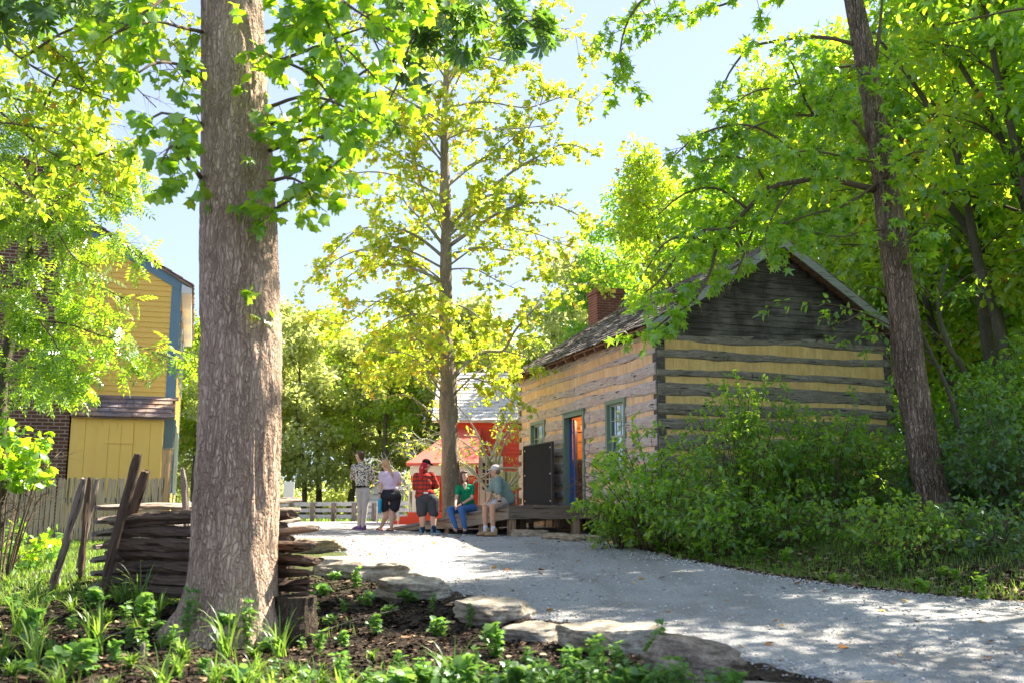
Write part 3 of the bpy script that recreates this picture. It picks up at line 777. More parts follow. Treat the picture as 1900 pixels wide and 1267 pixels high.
# exterior brick chimney
M_BRK2 = m_brick('brick_brown', (.20, .085, .05), (.13, .055, .035), (.42, .35, .24))
def hx(px):
    lo, hi = -14, 2
    for _ in range(50):
        m = (lo+hi)/2
        if proj(hl(m, -.75, 2.5))[0] > px: hi = m
        else: lo = m
    return lo
cx1 = hx(130); cx0 = cx1-2.3
zc1 = hz(hl(cx1, -.75, 0), 662)
hc = MB()
hc.box(cx0, cx1, -.75, -.03, 0, zc1)
hc.prism([(cx0, -.75, zc1), (cx1, -.75, zc1), (cx1-.28, -.75, zc1+.5), (cx0+.28, -.75, zc1+.5)], (0, .72, 0))
hc.box(cx0+.28, cx1-.28, -.75, -.03, zc1+.5, HA+.05).box(cx0+.2, cx1-.2, -.83, .05, HA+.05, HA+.2)
hc.build('chimney', M_BRK2, house)
# plank lean-to against the gable
lx1 = hx(304); zl0 = hz(hl(0, -.72, 0), 776); zl1 = hz(hl(0, -.03, 0), 737)
lean = MB(); lean.box(cx1+.03, lx1, -.70, -.03, 0, zl0-.03); lean = lean.build('lean_to', M_YEL2, house)
mb = MB(); k = 0; x = cx1+.03; rr = random.Random(3)
while x < lx1-.02:
    ww = min(rr.uniform(.26, .36), lx1-x); mb.box(x+.003, x+ww-.003, -.722, -.701, .05, zl0-.02); x += ww
mb.build('planks', M_YEL2, lean)
dx0, dx1 = hx(182), hx(250); zdd = hz(hl(dx0, -.72, 0), 790)
mb = MB(); x = dx0
for k in range(3): mb.box(x+.004, x+(dx1-dx0)/3-.004, -.742, -.723, .1, zdd); x += (dx1-dx0)/3
plank_door = mb.build('plank_door', M_YEL2, lean)
MB().box(dx1-.55, dx1+.02, -.76, -.743, zdd-.35, zdd-.31).build('hinge', M_YEL2, plank_door)
mb = MB(); nrow = 5; rr = random.Random(8)
sla = math.atan2(zl1-zl0, .8); Ls = math.hypot(zl1-zl0+.05, .8)
Mb = Matrix.Translation((0, -.01, zl1)) @ Matrix.Rotation(sla, 4, 'X')
mb.box(cx1-.0+.04, lx1+.12, -Ls, 0, -.03, 0, Mb)
for r_ in range(nrow):
    x = cx1+.02
    while x < lx1+.13:
        ww = rr.uniform(.12, .24); s1 = Ls-r_*Ls/nrow+.02+rr.uniform(-.01, .01); s0 = max(0, s1-Ls/nrow*1.5)
        vs = [(x, -s0, .004), (x+ww-.008, -s0, .004), (x, -s1, .03), (x+ww-.008, -s1, .03), (x, -s0, .014), (x+ww-.008, -s0, .014), (x, -s1, .055), (x+ww-.008, -s1, .055)]
        mb.add([Mb @ Vector(v) for v in vs], [(0,2,3,1),(4,5,7,6),(0,1,5,4),(2,6,7,3),(0,4,6,2),(1,3,7,5)]); x += ww
mb.build('lean_to_roof', M_HSH, lean)

# ------------------------------------------------------------------ picket fence
M_PICK = m_wood('picket_grey', (.36, .25, .17), (.60, .46, .33), (.45, .34, .24), .8, 'z', .3)
pf_ = thing('picket_fence', tuple(P(60, 940, 17.6).xy)+(0,), 'weathered grey picket fence before the brick chimney of the yellow house', 'fence')
def fpoint(px, Y): return Vector(((px-950)/1825*Y, Y, 0))
fa, fb = fpoint(-60, 17.0), fpoint(296, 18.6)
n = 39; M_RAIL = m_wood('fence_rail', (.22, .16, .12), (.38, .30, .24), None, .8, 'x', .3)
o0 = Vector(pf_.location)
dirf = (fb-fa).normalized(); ang = math.atan2(dirf.y, dirf.x)
for i in range(n):
    p = fa+(fb-fa)*i/(n-1); rr = random.Random(i)
    z0 = gzf(p.x, p.y)+.05; zt = zat(p, 886)+rr.uniform(-.02, .02)
    Mx = Matrix.Translation((p.x-o0.x, p.y-o0.y, z0)) @ Matrix.Rotation(ang+rr.uniform(-.05, .05), 4, 'Z') @ Matrix.Rotation(rr.uniform(-.015, .015), 4, 'Y')
    H = zt-z0; mb = MB()
    mb.add([Mx @ Vector(v) for v in [(x, y, z) for y in (-.011, .011) for (x, z) in ((-.034, 0), (.034, 0), (.034, H-.035), (.018, H-.006), (0, H), (-.018, H-.006), (-.034, H-.035))]],
           [tuple(range(7)), tuple(range(13, 6, -1))]+[((i_+1) % 7, i_, 7+i_, 7+(i_+1) % 7) for i_ in range(7)])
    mb.build('picket', M_PICK, pf_)
for zz_ in (.28, .82):
    mb = MB(); Mx = Matrix.Translation((fa.x-o0.x, fa.y-o0.y, gzf(fa.x, fa.y)+zz_)) @ Matrix.Rotation(ang, 4, 'Z')
    mb.box(0, (fb-fa).length, .014, .05, -.045, .045, Mx); mb.build('rail', M_RAIL, pf_)
for px in (60, 170, 296):
    f = (px+60)/356; p = fa+(fb-fa)*f; Mx = Matrix.Translation((p.x-o0.x, p.y-o0.y, 0)) @ Matrix.Rotation(ang, 4, 'Z')
    MB().box(-.05, .05, .052, .15, gzf(p.x, p.y)-.1, gzf(p.x, p.y)+1.0, Mx).build('post', M_PICK, pf_)
p = fpoint(305, 18.7)
op = thing('gate_post', (p.x, p.y, gzf(p.x, p.y)), 'new orange-tan square post at the right end of the picket fence', 'post')
MB().box(-.065, .065, -.065, .065, -.05, zat(p, 833)-gzf(p.x, p.y)).build('post_shaft', m_wood('new_wood', (.48, .26, .12), (.64, .40, .21), None, .8, 'z', .3), op, bevel=.006)
MB().box(-.075, .075, -.075, .075, zat(p, 833)-gzf(p.x, p.y), zat(p, 833)-gzf(p.x, p.y)+.02).build('post_cap', M_TAN, op)

# ------------------------------------------------------------------ split rail fence
def m_rail(name, a, b, c):
    t = NT(name); isl = t.n('ObjectInfo').outputs['Random']
    g = t.noise(t.co('Object', (1.2, 22, 22)), 2, 8, .7); big = t.noise(t.co('Object', (1, 3, 3)), 1.7, 5, .6)
    col = t.ramp(g, [(.3, a), (.66, b)]); col = t.mix(t.ramp(big, [(.4, 0), (.65, .8)]), col, c)
    cr = t.ramp(t.noise(t.co('Object', (.7, 16, 16)), 3, 3, .5), [(.34, 0), (.40, 1)])
    col = t.mix(cr, tuple(q*.12 for q in a), col); col = t.mix(t.math('MULTIPLY', isl, .5), col, tuple(q*.5 for q in b))
    return t.pr(col, .9, t.bump(t.math('ADD', g, cr), .9, .025), spec=.15)
M_SPLIT = m_rail('split_rail', (.05, .033, .025), (.24, .165, .12), (.12, .08, .055))
M_SPLITL = m_rail('split_rail_pale', (.16, .12, .10), (.44, .36, .30), (.30, .23, .18))
def rail(p, q, r0, r1, seed, name, mat, parent, sides=6, squash=.75):
    """a split rail from p to q with its own frame (x along the rail)"""
    p, q = Vector(p), Vector(q); d = q-p; L = d.length
    rr = random.Random(seed); n = 22; ph = [rr.uniform(.62, 1.2) for _ in range(sides)]
    pts = []; mb = MB()
    bx, bz = rr.uniform(-.03, .03), rr.uniform(-.03, .03)
    rings = []
    for i in range(n+1):
        f = i/n; r = r0+(r1-r0)*f
        r *= min(1, .68+3.2*min(f, 1-f)) if min(f, 1-f) < .1 else 1
        c = Vector((f*L, bx*math.sin(f*3.1)+.015*n3((f*L*1.5, seed, 0)), bz*math.sin(f*3.1)+.02*n3((f*L*1.7, seed, 5))))
        for k in range(sides*3):
            a = 2*math.pi*k/(sides*3)+.35*f; kk = k/3; i0 = int(kk) % sides; fr = kk-int(kk)
            rad = r*(ph[i0]*(1-fr)+ph[(i0+1) % sides]*fr)*(1+.42*n3((f*L*2.2, a*1.3, seed))+.16*n3((f*L*8, a*3, seed)))
            mb.v.append(tuple(c+Vector((.03*n3((a*2, seed, 3)) if i in (0, n) else 0, math.cos(a)*rad, math.sin(a)*rad*squash))))
    m = sides*3
    for i in range(n):
        for k in range(m): mb.f.append((i*m+k, i*m+(k+1) % m, (i+1)*m+(k+1) % m, (i+1)*m+k))
    mb.f.append(tuple(range(m))[::-1]); mb.f.append(tuple(n*m+k for k in range(m)))
    o = mb.build(name, mat, parent)
    o.location = p; o.rotation_euler = d.to_track_quat('X', 'Z').to_euler()
    return o
wf_ = thing('split_rail_fence', (0, 0, 0), 'stacked dark split rails with leaning stakes left of the big trunk', 'fence')
na, nb = (-2.30, 9.7), (-4.25, 11.2)    # the nearer zigzag panel, right end behind the trunk
zA, zB = gzf(*na), gzf(*nb)
for i in range(7):
    hh = .05+i*.127; j = random.Random(i+50)
    e = .05+.1*j.random()
    rail((na[0]+.0+e, na[1]-.05, zA+hh+.25), (nb[0]-.35-e*.5, nb[1]+.3, zB+hh+.02*(i % 2)), .095, .105 if i < 5 else .085, 100+i, 'rail', M_SPLIT, wf_)
nc = (-3.3, 14.6); zC = gzf(*nc)
for i in range(7):
    hh = .13+i*.142; j = random.Random(i+70)
    rail((nb[0]-.35, nb[1]-.3, zB+hh), (nc[0]+.1, nc[1]+.2, zC+hh-.1), .06, .065, 120+i, 'rail', M_SPLITL, wf_)
ne = (-5.9, 12.9)
for i in range(6):
    hh = .07+i*.128
    rail((nb[0]+.3, nb[1]-.12, zB+hh-.01), (ne[0]+1.15, ne[1]-.75, zB+hh-.02), .06, .055, 140+i, 'rail', M_SPLIT, wf_)
stakes = [((96, 1085), (155, 886), 11.3, 10.9, .055, M_SPLITL), ((150, 1060), (166, 885), 12.0, 11.9, .04, M_SPLIT), ((188, 1108), (257, 842), 10.75, 10.5, .068, M_SPLIT),
          ((196, 1100), (270, 873), 11.6, 11.1, .066, M_SPLIT), ((150, 1010), (181, 888), 12.6, 12.4, .042, M_SPLITL), ((352, 1000), (337, 868), 11.2, 11.2, .045, M_SPLITL)]
for k, (a, b, Ya, Yb, r, m) in enumerate(stakes):
    pa, pb = P(*a, Ya), P(*b, Yb); pa.z = min(pa.z, gzf(pa.x, pa.y)-.02)
    rail(pa, pb, r, r*.9, 160+k, 'stake', m, wf_, 5, .85)
# the rail ends to the right of the trunk rest on a stump
ya = 8.75; sp = thing('rail_stack', tuple(P(548, 1140, ya).xy)+(0,), 'dark stack of rail ends on a short stump right of the big trunk', 'fence')
b0 = Vector(sp.location)
st = [(1009, 578, .105), (1038, 588, .115), (1062, 574, .075), (1078, 578, .07), (1092, 575, .06), (1102, 570, .05)]
for k, (py, px, r) in enumerate(st):
    q = P(px, py, ya); s0 = P(430, py+6, ya+1.0)
    rail(Vector(s0)-b0, Vector(q)-b0, r*.95, r*.9, 180+k, 'rail_end', M_SPLIT, sp, 6, .6)
q = P(590, 981, ya+.1); s0 = P(455, 984, ya+.8); rail(s0-b0, q-b0, .05, .045, 190, 'top_rail', M_SPLITL, sp, 5, .8)
tt = MB(); q = P(546, 1105, ya); zg = gzf(q.x, q.y)-.25
tt.tube([(0, 0, zg+(q.z-zg)*i/10) for i in range(11)], [.18*(1+.06*math.sin(i*1.3)) for i in range(11)], 26, True, .14, 4)
tt.build('stump', m_bark('stump_bark', (.03, .022, .017), (.20, .15, .11), 1.6, 1.0, .1), sp)

# ================================================================== FAR FENCE, RED BUILDING
M_FENCEW = m_wood('fence_pale', (.42, .38, .33), (.70, .66, .60), None, .5, 'x', .2)
M_FPOST = m_wood('fence_post', (.14, .11, .09), (.34, .28, .23), None, .5, 'z', .3)
rf_ = thing('rail_fence', (0, 0, 0), 'long three-board rail fence behind the bright gravel, before the woods', 'fence')
FYa, FYb = 49.0, 44.0
def fcy(px): return FYa+(FYb-FYa)*(px-515)/245
fps = [440, 480, 520, 562, 583+18, 640, 679, 716, 752, 790, 830]
fps = [q-0 for q in (462, 501, 540, 580, 619, 657, 694, 731, 768, 806)]
fp = []
for px in fps:
    Y = fcy(px); x = (px-950)/1825*Y; z = gzf(x, Y); fp.append(Vector((x, Y, z)))
    H = zat(Vector((x, Y, 0)), 932)-z
    MB().box(x-.10, x+.10, Y-.07, Y+.07, z-.1, z+H).build('post', M_FPOST, rf_)
FH = zat(Vector((fp[3].x, fp[3].y, 0)), 932)-fp[3].z
for a, b in zip(fp, fp[1:]):
    for f_, hh in ((.93, .10), (.60, .09), (.27, .09)):
        mb = MB(); d = (b-a); nrm = Vector((d.y, -d.x, 0)).normalized()*.05
        A_ = a+Vector((0, 0, FH*f_))-nrm*2.2*-1+nrm*0; B_ = b+Vector((0, 0, FH*f_))+nrm*2.2
        A_ = a+Vector((0, 0, FH*f_))-nrm*2.6; B_ = b+Vector((0, 0, FH*f_))-nrm*2.6
        vs = [v+Vector((0, 0, s_*hh))+nrm*t_ for t_ in (0, 1) for s_ in (-1, 1) for v in (A_, B_)]
        mb.add(vs, [(0, 1, 3, 2), (4, 6, 7, 5), (0, 4, 5, 1), (2, 3, 7, 6), (0, 2, 6, 4), (1, 5, 7, 3)]); mb.build('board', M_FENCEW, rf_)

RYd = 34.0
def rx(px, Y=RYd): return (px-950)/1825*Y
M_RED = m_paint('barn_red', (.72, .08, .05), .6, .1, (.45, .12, .08))
M_REDR = m_paint('red_roof', (.72, .13, .09), .6, .2, (.6, .25, .2))
M_WSH = m_wood('pale_shingle', (.60, .58, .57), (.82, .80, .78), None, .6, 'x', .4)
ZR = lambda py, Y=RYd: CAMZ+(935-py)/1800*Y*1.0
zgr = gzf(rx(850), RYd)
rb = thing('red_building', (rx(850), RYd, 0), 'bright red wooden building with pale shingle roof and white-posted porch behind the trees', 'building')
ox = rx(850)
X0, X1 = rx(815)-ox, rx(985)-ox; zE = zat(Vector((rx(880), RYd, 0)), 777); zRg = zE+2.0
mb = MB(); z = zgr+.45
while z < zE:
    for (a, b) in ((X0, X1),):
        wx0, wx1 = rx(892)-ox, rx(928)-ox; zw0, zw1_ = zat(Vector((rx(900), RYd, 0)), 940), zat(Vector((rx(900), RYd, 0)), 852)
        segs = [(a, wx0), (wx1, b)] if zw0 < z+.06 < zw1_ else [(a, b)]
        for s_ in segs: mb.prism([(s_[0], -o, zz_) for o, zz_ in ((0, z), (.03, z), (.01, z+.145), (0, z+.145))], (s_[1]-s_[0], 0, 0))
    z += .15
mb.build('front_siding', M_RED, rb)
MB().box(X0, X1, .001, 5.5, zgr, zE-.02).build('wall_core', M_RED, rb)
mb = MB(); rr = random.Random(12)
th = math.atan2(2.0, 2.9); Ls = math.hypot(2.0, 3.1); Mb = Matrix.Translation((0, 2.75, zRg)) @ Matrix.Rotation(th, 4, 'X')
mb.box(X0-.25, X1+.25, -Ls, 0, -.06, 0, Mb)
for r_ in range(15):
    x = X0-.27
    while x < X1+.25:
        ww = rr.uniform(.14, .28); s1 = Ls-r_*Ls/15+rr.uniform(-.015, .015); s0 = max(0, s1-Ls/15*1.5)
        vs = [(x, -s0, .004), (x+ww-.01, -s0, .004), (x, -s1, .03), (x+ww-.01, -s1, .03), (x, -s0, .014), (x+ww-.01, -s0, .014), (x, -s1, .055), (x+ww-.01, -s1, .055)]
        mb.add([Mb @ Vector(v) for v in vs], [(0,2,3,1),(4,5,7,6),(0,1,5,4),(2,6,7,3),(0,4,6,2),(1,3,7,5)]); x += ww
mb.box(X0-.25, X1+.25, 0, Ls, -.06, .02, Matrix.Translation((0, 2.75, zRg)) @ Matrix.Rotation(-th, 4, 'X'))
mb.build('shingle_roof', M_WSH, rb)
# white window
def zb_(py): return zat(Vector((rx(900), RYd, 0)), py)
def bx_(px): return rx(px)-ox
fr = MB().box(bx_(887), bx_(895), -.09, .0, zb_(942), zb_(846)).box(bx_(921), bx_(933), -.09, 0, zb_(942), zb_(846)).box(bx_(895), bx_(921), -.088, 0, zb_(858), zb_(846)).box(bx_(895), bx_(921), -.088, 0, zb_(942), zb_(908)).build('window', M_WHT, rb)
MB().box(bx_(895), bx_(921), -.03, -.005, zb_(908), zb_(858)).build('pane', M_DARK, fr)
mb = MB()
for k in range(1, 4): x = bx_(895)+(bx_(921)-bx_(895))*k/4; mb.box(x-.02, x+.02, -.06, -.031, zb_(908), zb_(858))
for k in range(1, 5): z = zb_(908)+(zb_(858)-zb_(908))*k/5; mb.box(bx_(895), bx_(921), -.058, -.032, z-.02, z+.02)
mb.build('muntins', M_WHT, fr)
# porch on the left: hipped red roof on white posts
pY = -2.2
def px_(px, yo=pY): return (px-950)/1825*(RYd+yo)-ox
def pz_(py, yo=pY): return zat(Vector(((760-950)/1825*(RYd+yo), RYd+yo, 0)), py)
pr_ = MB(); a0, a1 = px_(752), px_(830)
pr_.prism([(a0, pY, pz_(862)), (a1+1.2, pY, pz_(862)), (a1+1.2, .5, pz_(862)+1.35), (a0+1.35, .5, pz_(862)+1.35)][:4], (0, 0, .06))
pr_.v = []; pr_.f = []
ze_ = pz_(858)
pr_.add([(a0, pY, ze_), (a1+1, pY, ze_), (a1+1, .0, ze_+1.3), (a0+1.5, .0, ze_+1.3), (a0, 2.4, ze_), (a0, pY, ze_-.08), (a1+1, pY, ze_-.08), (a0, 2.4, ze_-.08), (a1+1, 2.4, ze_-.08), (a0+1.5, 2.4, ze_+1.3)],
        [(0, 1, 2, 3), (0, 3, 9, 4), (0, 5, 6, 1), (0, 4, 7, 5), (5, 7, 8, 6)])
pr_.build('porch_roof', M_REDR, rb)
MB().box(a0+.12, a1+.9, pY+.1, pY+.22, ze_-.40, ze_-.082).box(a0+.12, a0+.24, pY+.23, 2.3, ze_-.40, ze_-.082).build('porch_fascia', M_WHT, rb)
MB().box(a0+.14, a1+.9, pY+.23, pY+.26, ze_-.62, ze_-.30).build('porch_valance', M_RED, rb)
MB().box(px_(764), px_(777), pY+.08, pY+.30, zgr+.4, ze_-.401).build('porch_post', M_WHT, rb)
MB().box(px_(764), px_(775), 1.9, 2.1, zgr+.4, ze_-.401).build('porch_post', M_WHT, rb)
MB().box(px_(757), a1+.9, pY, 2.4, zgr-.1, zgr+.42).build('porch_floor', M_RED, rb)
for k in range(3): MB().box(px_(757)-.28*(k+1), px_(757)-.28*k-.002, pY+.1, 1.0, zgr-.1, zgr+.42-.14*(k+1)).build('step', M_RED, rb)
mb = MB(); mb.tube([(px_(757)-1.0, pY+.1, zgr+.75), (px_(764), pY+.15, zgr+1.35)], .03, 6).build('handrail', M_WHT, rb)
for k in range(4):
    f = k/3.3; x = px_(757)-1.0+(px_(764)-px_(757)+1.0)*f; MB().tube([(x, pY+.12, zgr+.0), (x, pY+.12, zgr+.75+.6*f)], .028, 6).build('baluster', M_WHT, rb)
# tan stair rail in front of the red wall
sr = thing('stair_railing', (rx(895, 31), 31, gzf(rx(895, 31), 31)), 'tan wooden stair railing climbing right before the red wall', 'railing')
a, b = P(878, 896, 31)-Vector(sr.location), P(922, 868, 31)-Vector(sr.location)
MB().tube([a, b, b+Vector((1.3, 0, 0))], .045, 6).build('handrail', M_TAN, sr)
for k in range(11):
    f = k/10; x = a.x+(b.x+1.2-a.x)*f; zt = min(a.z+(b.z-a.z)*(x-a.x)/(b.x-a.x), b.z)
    MB().box(x-.022, x+.022, -.02, .02, 0.0, zt).build('baluster', M_TAN, sr)
# pale green cart behind the cabin corner
ct = thing('farm_cart', (rx(950, 31.5), 31.5, gzf(0, 31.5)), 'pale green farm cart with hoop ribs half hidden by the cabin corner', 'cart')
zq = lambda py: zat(Vector((rx(950, 31.5), 31.5, 0)), py)-ct.location.z
MB().box(-.45, 1.6, 0, 1.2, zq(906), zq(874)).build('bed', m_paint('pale_green', (.50, .55, .26), .6), ct, bevel=.02)
MB().box(-.3, 1.5, -.02, 1.1, zq(940), zq(907)).build('chassis', M_RED, ct)
for x in (-.1, .9):
    wl = MB(); wl.tube([(x+.5*math.cos(q*.2618), -.12, .5+.5*math.sin(q*.2618)) for q in range(25)], .035, 6, False)
    for q in range(8): wl.tube([(x, -.12, .5), (x+.5*math.cos(q*.785), -.12, .5+.5*math.sin(q*.785))], .018, 5)
    wl.build('wheel', M_FPOST, ct)
for x in (-.2, .3, .8): MB().tube([(x+.25*math.sin(q*.3)*0, .0-.03, zq(906)+(zq(874)-zq(906))*q/10) for q in range(11)], .018, 5).build('rib', M_DARK, ct)
# small white notice board past the rail fence
nb_ = thing('notice_board', tuple(P(535, 935, 52).xy)+(gzf(-12, 52),), 'small white notice board on a post behind the rail fence', 'sign')
MB().box(-.28, .28, -.03, .03, 1.0, 2.05).build('board', M_WHT, nb_); MB().box(-.05, .05, .031, .1, 0, 1.9).build('post', M_FPOST, nb_)
# little grey shed between the fence and porch
sh = thing('small_shed', tuple(P(712, 935, 56).xy)+(gzf(-7, 56),), 'small pale shed with pitched roof behind the fence left of the porch', 'shed')
MB().prism([(-.9, 0, 0), (.9, 0, 0), (.9, 0, 1.7), (0, 0, 2.35), (-.9, 0, 1.7)], (0, 2, 0)).build('wall', M_FENCEW, sh)
for s_ in (-1, 1):
    MB().box(-.08, 1.25, -.15, 2.15, 0, .07, Matrix.Translation((0, 0, 2.4)) @ (Matrix.Identity(4) if s_ == 1 else Matrix.Scale(-1, 4, (1, 0, 0))) @ Matrix.Rotation(.625, 4, 'Y')).build('roof', M_WSH, sh)
# ================================================================== FOLIAGE TOOLS
def tmpl(kind):
    if kind == 'oval':
        v = [(0,0,0),(.3,.25,.05),(.68,.21,.03),(1,0,-.09),(.68,-.21,.03),(.3,-.25,.05)]; f = [(0,3,2,1),(0,5,4,3)]
    elif kind == 'broad':
        v = [(0,0,0),(.22,.38,.06),(.7,.34,.03),(1,0,-.12),(.7,-.34,.03),(.22,-.38,.06)]; f = [(0,3,2,1),(0,5,4,3)]
    elif kind == 'rhomb':
        v = [(0,0,0),(.5,.33,.05),(1,0,-.05),(.5,-.33,.05)]; f = [(0,1,2,3)]
    elif kind == 'chip':
        v = [(0,0,0),(.4,.34,.1),(1,.05,-.05),(.5,-.36,.04)]; f = [(0,1,2,3)]
    elif kind == 'star':
        c = (.38,0,.05); tips = []; inn = []
        for a, r in ((-125,.42),(-62,.56),(0,.66),(62,.56),(125,.42)): tips.append((.38+r*math.cos(R(a)), r*math.sin(R(a)), -.06))
        for a in (-180,-93,-30,30,93,180): inn.append((.38+.22*math.cos(R(a)), .22*math.sin(R(a)), .03))
        v = [c]+tips+inn; f = [(0, 6+i, 1+i, 7+i) for i in range(5)]
    elif kind == 'lobed':
        c = (.4,0,.03); tips = []; inn = []
        for a, r in ((-130,.42),(-55,.58),(0,.5),(55,.58),(130,.42)): tips.append((.4+r*math.cos(R(a)), r*math.sin(R(a)), -.05))
        for a in (-180,-92,-25,25,92,180): inn.append((.4+.36*math.cos(R(a)), .36*math.sin(R(a)), .03))
        v = [c]+tips+inn; f = [(0, 6+i, 1+i, 7+i) for i in range(5)]
    elif kind == 'pinnate':
        v = []; f = []
        for i in range(5):
            for s_ in (-1, 1):
                b = len(v); x = .14+.17*i; l = .30*(1-.08*abs(i-2))
                d = (.45, s_*.89); p = (-d[1], d[0])
                z = -.25*x*x
                v += [(x, 0, z), (x+d[0]*l*.5+p[0]*.055, d[1]*l*.5+p[1]*.055, z-.02), (x+d[0]*l, d[1]*l, z-.09), (x+d[0]*l*.5-p[0]*.055, d[1]*l*.5-p[1]*.055, z-.02)]
                f.append((b, b+1, b+2, b+3))
        b = len(v); v += [(.86, 0, -.2), (1.0, .05, -.27), (1.14, 0, -.36), (1.0, -.05, -.27)]; f.append((b, b+1, b+2, b+3))
    elif kind == 'palm':
        v = []; f = []
        for a in (-110, -70, -35, 0, 35, 70, 110):
            l = .62*math.cos(R(a)*.35); d = (math.cos(R(a)), math.sin(R(a))); p = (-d[1], d[0]); b = len(v)
            v += [(.35, 0, 0), (.35+d[0]*l*.62+p[0]*.10, d[1]*l*.62+p[1]*.10, -.03), (.35+d[0]*l, d[1]*l, -.14), (.35+d[0]*l*.62-p[0]*.10, d[1]*l*.62-p[1]*.10, -.03)]
            f.append((b, b+1, b+2, b+3))
    return np.array(v, float), np.array(f, int)
def nrm(a): return a/np.maximum(np.linalg.norm(a, axis=-1, keepdims=True), 1e-9)
def leaf_mesh(name, pts, dirs, size, kind, rng, droop=.35, spread=.6, up=1.0, svar=.35):
    pts = np.asarray(pts, float); dirs = np.asarray(dirs, float); N = len(pts)
    T, F = tmpl(kind)
    a = nrm(nrm(dirs)*.7 + rng.normal(size=(N, 3))*spread + np.array([0, 0, -droop]))
    u = rng.normal(size=(N, 3))*.55 + np.array([0, 0, up])
    n_ = nrm(u - a*np.sum(u*a, -1, keepdims=True)); b = np.cross(n_, a)
    s_ = size*(1+svar*(rng.random(N)*2-1))
    V = pts[:, None, :] + s_[:, None, None]*(T[None, :, 0, None]*a[:, None] + T[None, :, 1, None]*b[:, None] + T[None, :, 2, None]*n_[:, None])
    FF = F[None] + (np.arange(N)*len(T))[:, None, None]
    return npmesh(name, V.reshape(-1, 3), FF.reshape(-1, F.shape[1]))
def spline(pts, n):
    pts = [Vector(p) for p in pts]; out = []
    q = [pts[0]*2-pts[1]]+pts+[pts[-1]*2-pts[-2]]
    seg = len(pts)-1
    for i in range(n+1):
        f = i/n*seg; k = min(int(f), seg-1); t = f-k; a, b, c, d = q[k:k+4]
        out.append(.5*((2*b)+(c-a)*t+(2*a-5*b+4*c-d)*t*t+(3*b-a-3*c+d)*t**3))
    return out
class Grower:
    def __init__(s, seed): s.rng = random.Random(seed); s.np = np.random.default_rng(seed); s.tw = MB(); s.lp = []; s.ld = []; s.keep = None
    def limb(s, pts, r0, r1, n=None, sides=8, mb=None):
        L = sum((Vector(b)-Vector(a)).length for a, b in zip(pts, pts[1:]))
        n = n or max(6, int(L/.18)); p = spline(pts, n)
        rad = [r0+(r1-r0)*(i/n)**.8 for i in range(n+1)]
        (mb or s.tw).tube(p, rad, sides, True, .12, s.rng.randint(0, 999))
        return p, rad
    def wander(s, p, d, L, r, droop=0, curl=.25, seg=.16, sides=4, lift=0):
        n = max(3, int(L/seg)); pts = [Vector(p)]; d = Vector(d).normalized()
        for i in range(n):
            d = (d + Vector([s.rng.gauss(0, curl) for _ in range(3)])*.35 + Vector((0, 0, -droop+lift))*(.3)).normalized()
            pts.append(pts[-1]+d*(L/n))
        s.tw.tube(pts, [r*(1-.8*i/n) for i in range(n+1)], sides, False)
        return pts
    def side(s, axis, ang):
        axis = Vector(axis).normalized(); o = axis.orthogonal().normalized()
        o.rotate(Matrix.Rotation(s.rng.random()*6.283, 3, axis))
        return (axis*math.cos(ang)+o*math.sin(ang))
    def dress(s, pts, step=.5, L=(1.0, .5), ang=(.6, 1.1), droop=.2, start=.2, sub=.22, subL=.4, leaf=.06, r=.012, end=1.0, flat=.0, seg=.16):
        """twigs with sub-twigs and leaves along a limb"""
        n = len(pts); tot = sum((b-a).length for a, b in zip(pts, pts[1:])); cnt = max(1, int(tot*(end-start)/step))
        for k in range(cnt):
            f = start+(end-start)*(k+s.rng.random())/cnt; i = min(int(f*(n-1)), n-2)
            d = s.side(pts[i+1]-pts[i], s.rng.uniform(*ang)); d.z *= 1-flat
            l = (L[0]+(L[1]-L[0])*f)*s.rng.uniform(.6, 1.25)
            tw = s.wander(pts[i], d, l, r, droop, seg=seg)
            s.twig(tw, sub, subL, leaf, droop, r)
        s.twig(pts[int(n*.85):], sub, subL, leaf, droop, r)
    def twig(s, tw, sub, subL, leaf, droop, r):
        m = len(tw); tot = sum((b-a).length for a, b in zip(tw, tw[1:]))
        for q in range(max(1, int(tot/sub))):
            f = s.rng.uniform(.15, 1); i = min(int(f*(m-1)), m-2)
            d2 = s.side(tw[i+1]-tw[i], s.rng.uniform(.5, 1.0))
            st = s.wander(tw[i], d2, subL*s.rng.uniform(.5, 1.2), r*.5, droop*1.3, seg=.12, sides=3)
            s.leafalong(st, leaf)
        s.leafalong(tw[m//2:], leaf)
    def leafalong(s, pts, leaf):
        for a, b in zip(pts, pts[1:]):
            l = (b-a).length; k = l/leaf; k = int(k)+(s.rng.random() < k-int(k))
            for _ in range(k):
                p = a.lerp(b, s.rng.random())
                s.lp.append(p); s.ld.append(s.side(b-a, s.rng.uniform(.4, 1.2)))
    def finish(s, name_leaf, root, mtwig, mleaf, size, kind, origin, droop=.35, spread=.6, up=1.0, twigname='branches'):
        if s.keep:
            k = [s.keep(p) for p in s.lp]; s.lp = [p for p, q in zip(s.lp, k) if q]; s.ld = [p for p, q in zip(s.ld, k) if q]
        s.tw.v = [tuple(Vector(v)-origin) for v in s.tw.v]
        if s.tw.f: s.tw.build(twigname, mtwig, root, True)
        if s.lp:
            P_ = np.array([tuple(p) for p in s.lp])-np.array(origin)
            link(name_leaf, leaf_mesh('leaves', P_, np.array([tuple(d) for d in s.ld]), size, kind, s.np, droop, spread, up), mleaf, root)
        return len(s.lp)
def pline(l, Y=None):
    return [P(*q) if len(q) == 3 else P(q[0], q[1], Y) for q in l]

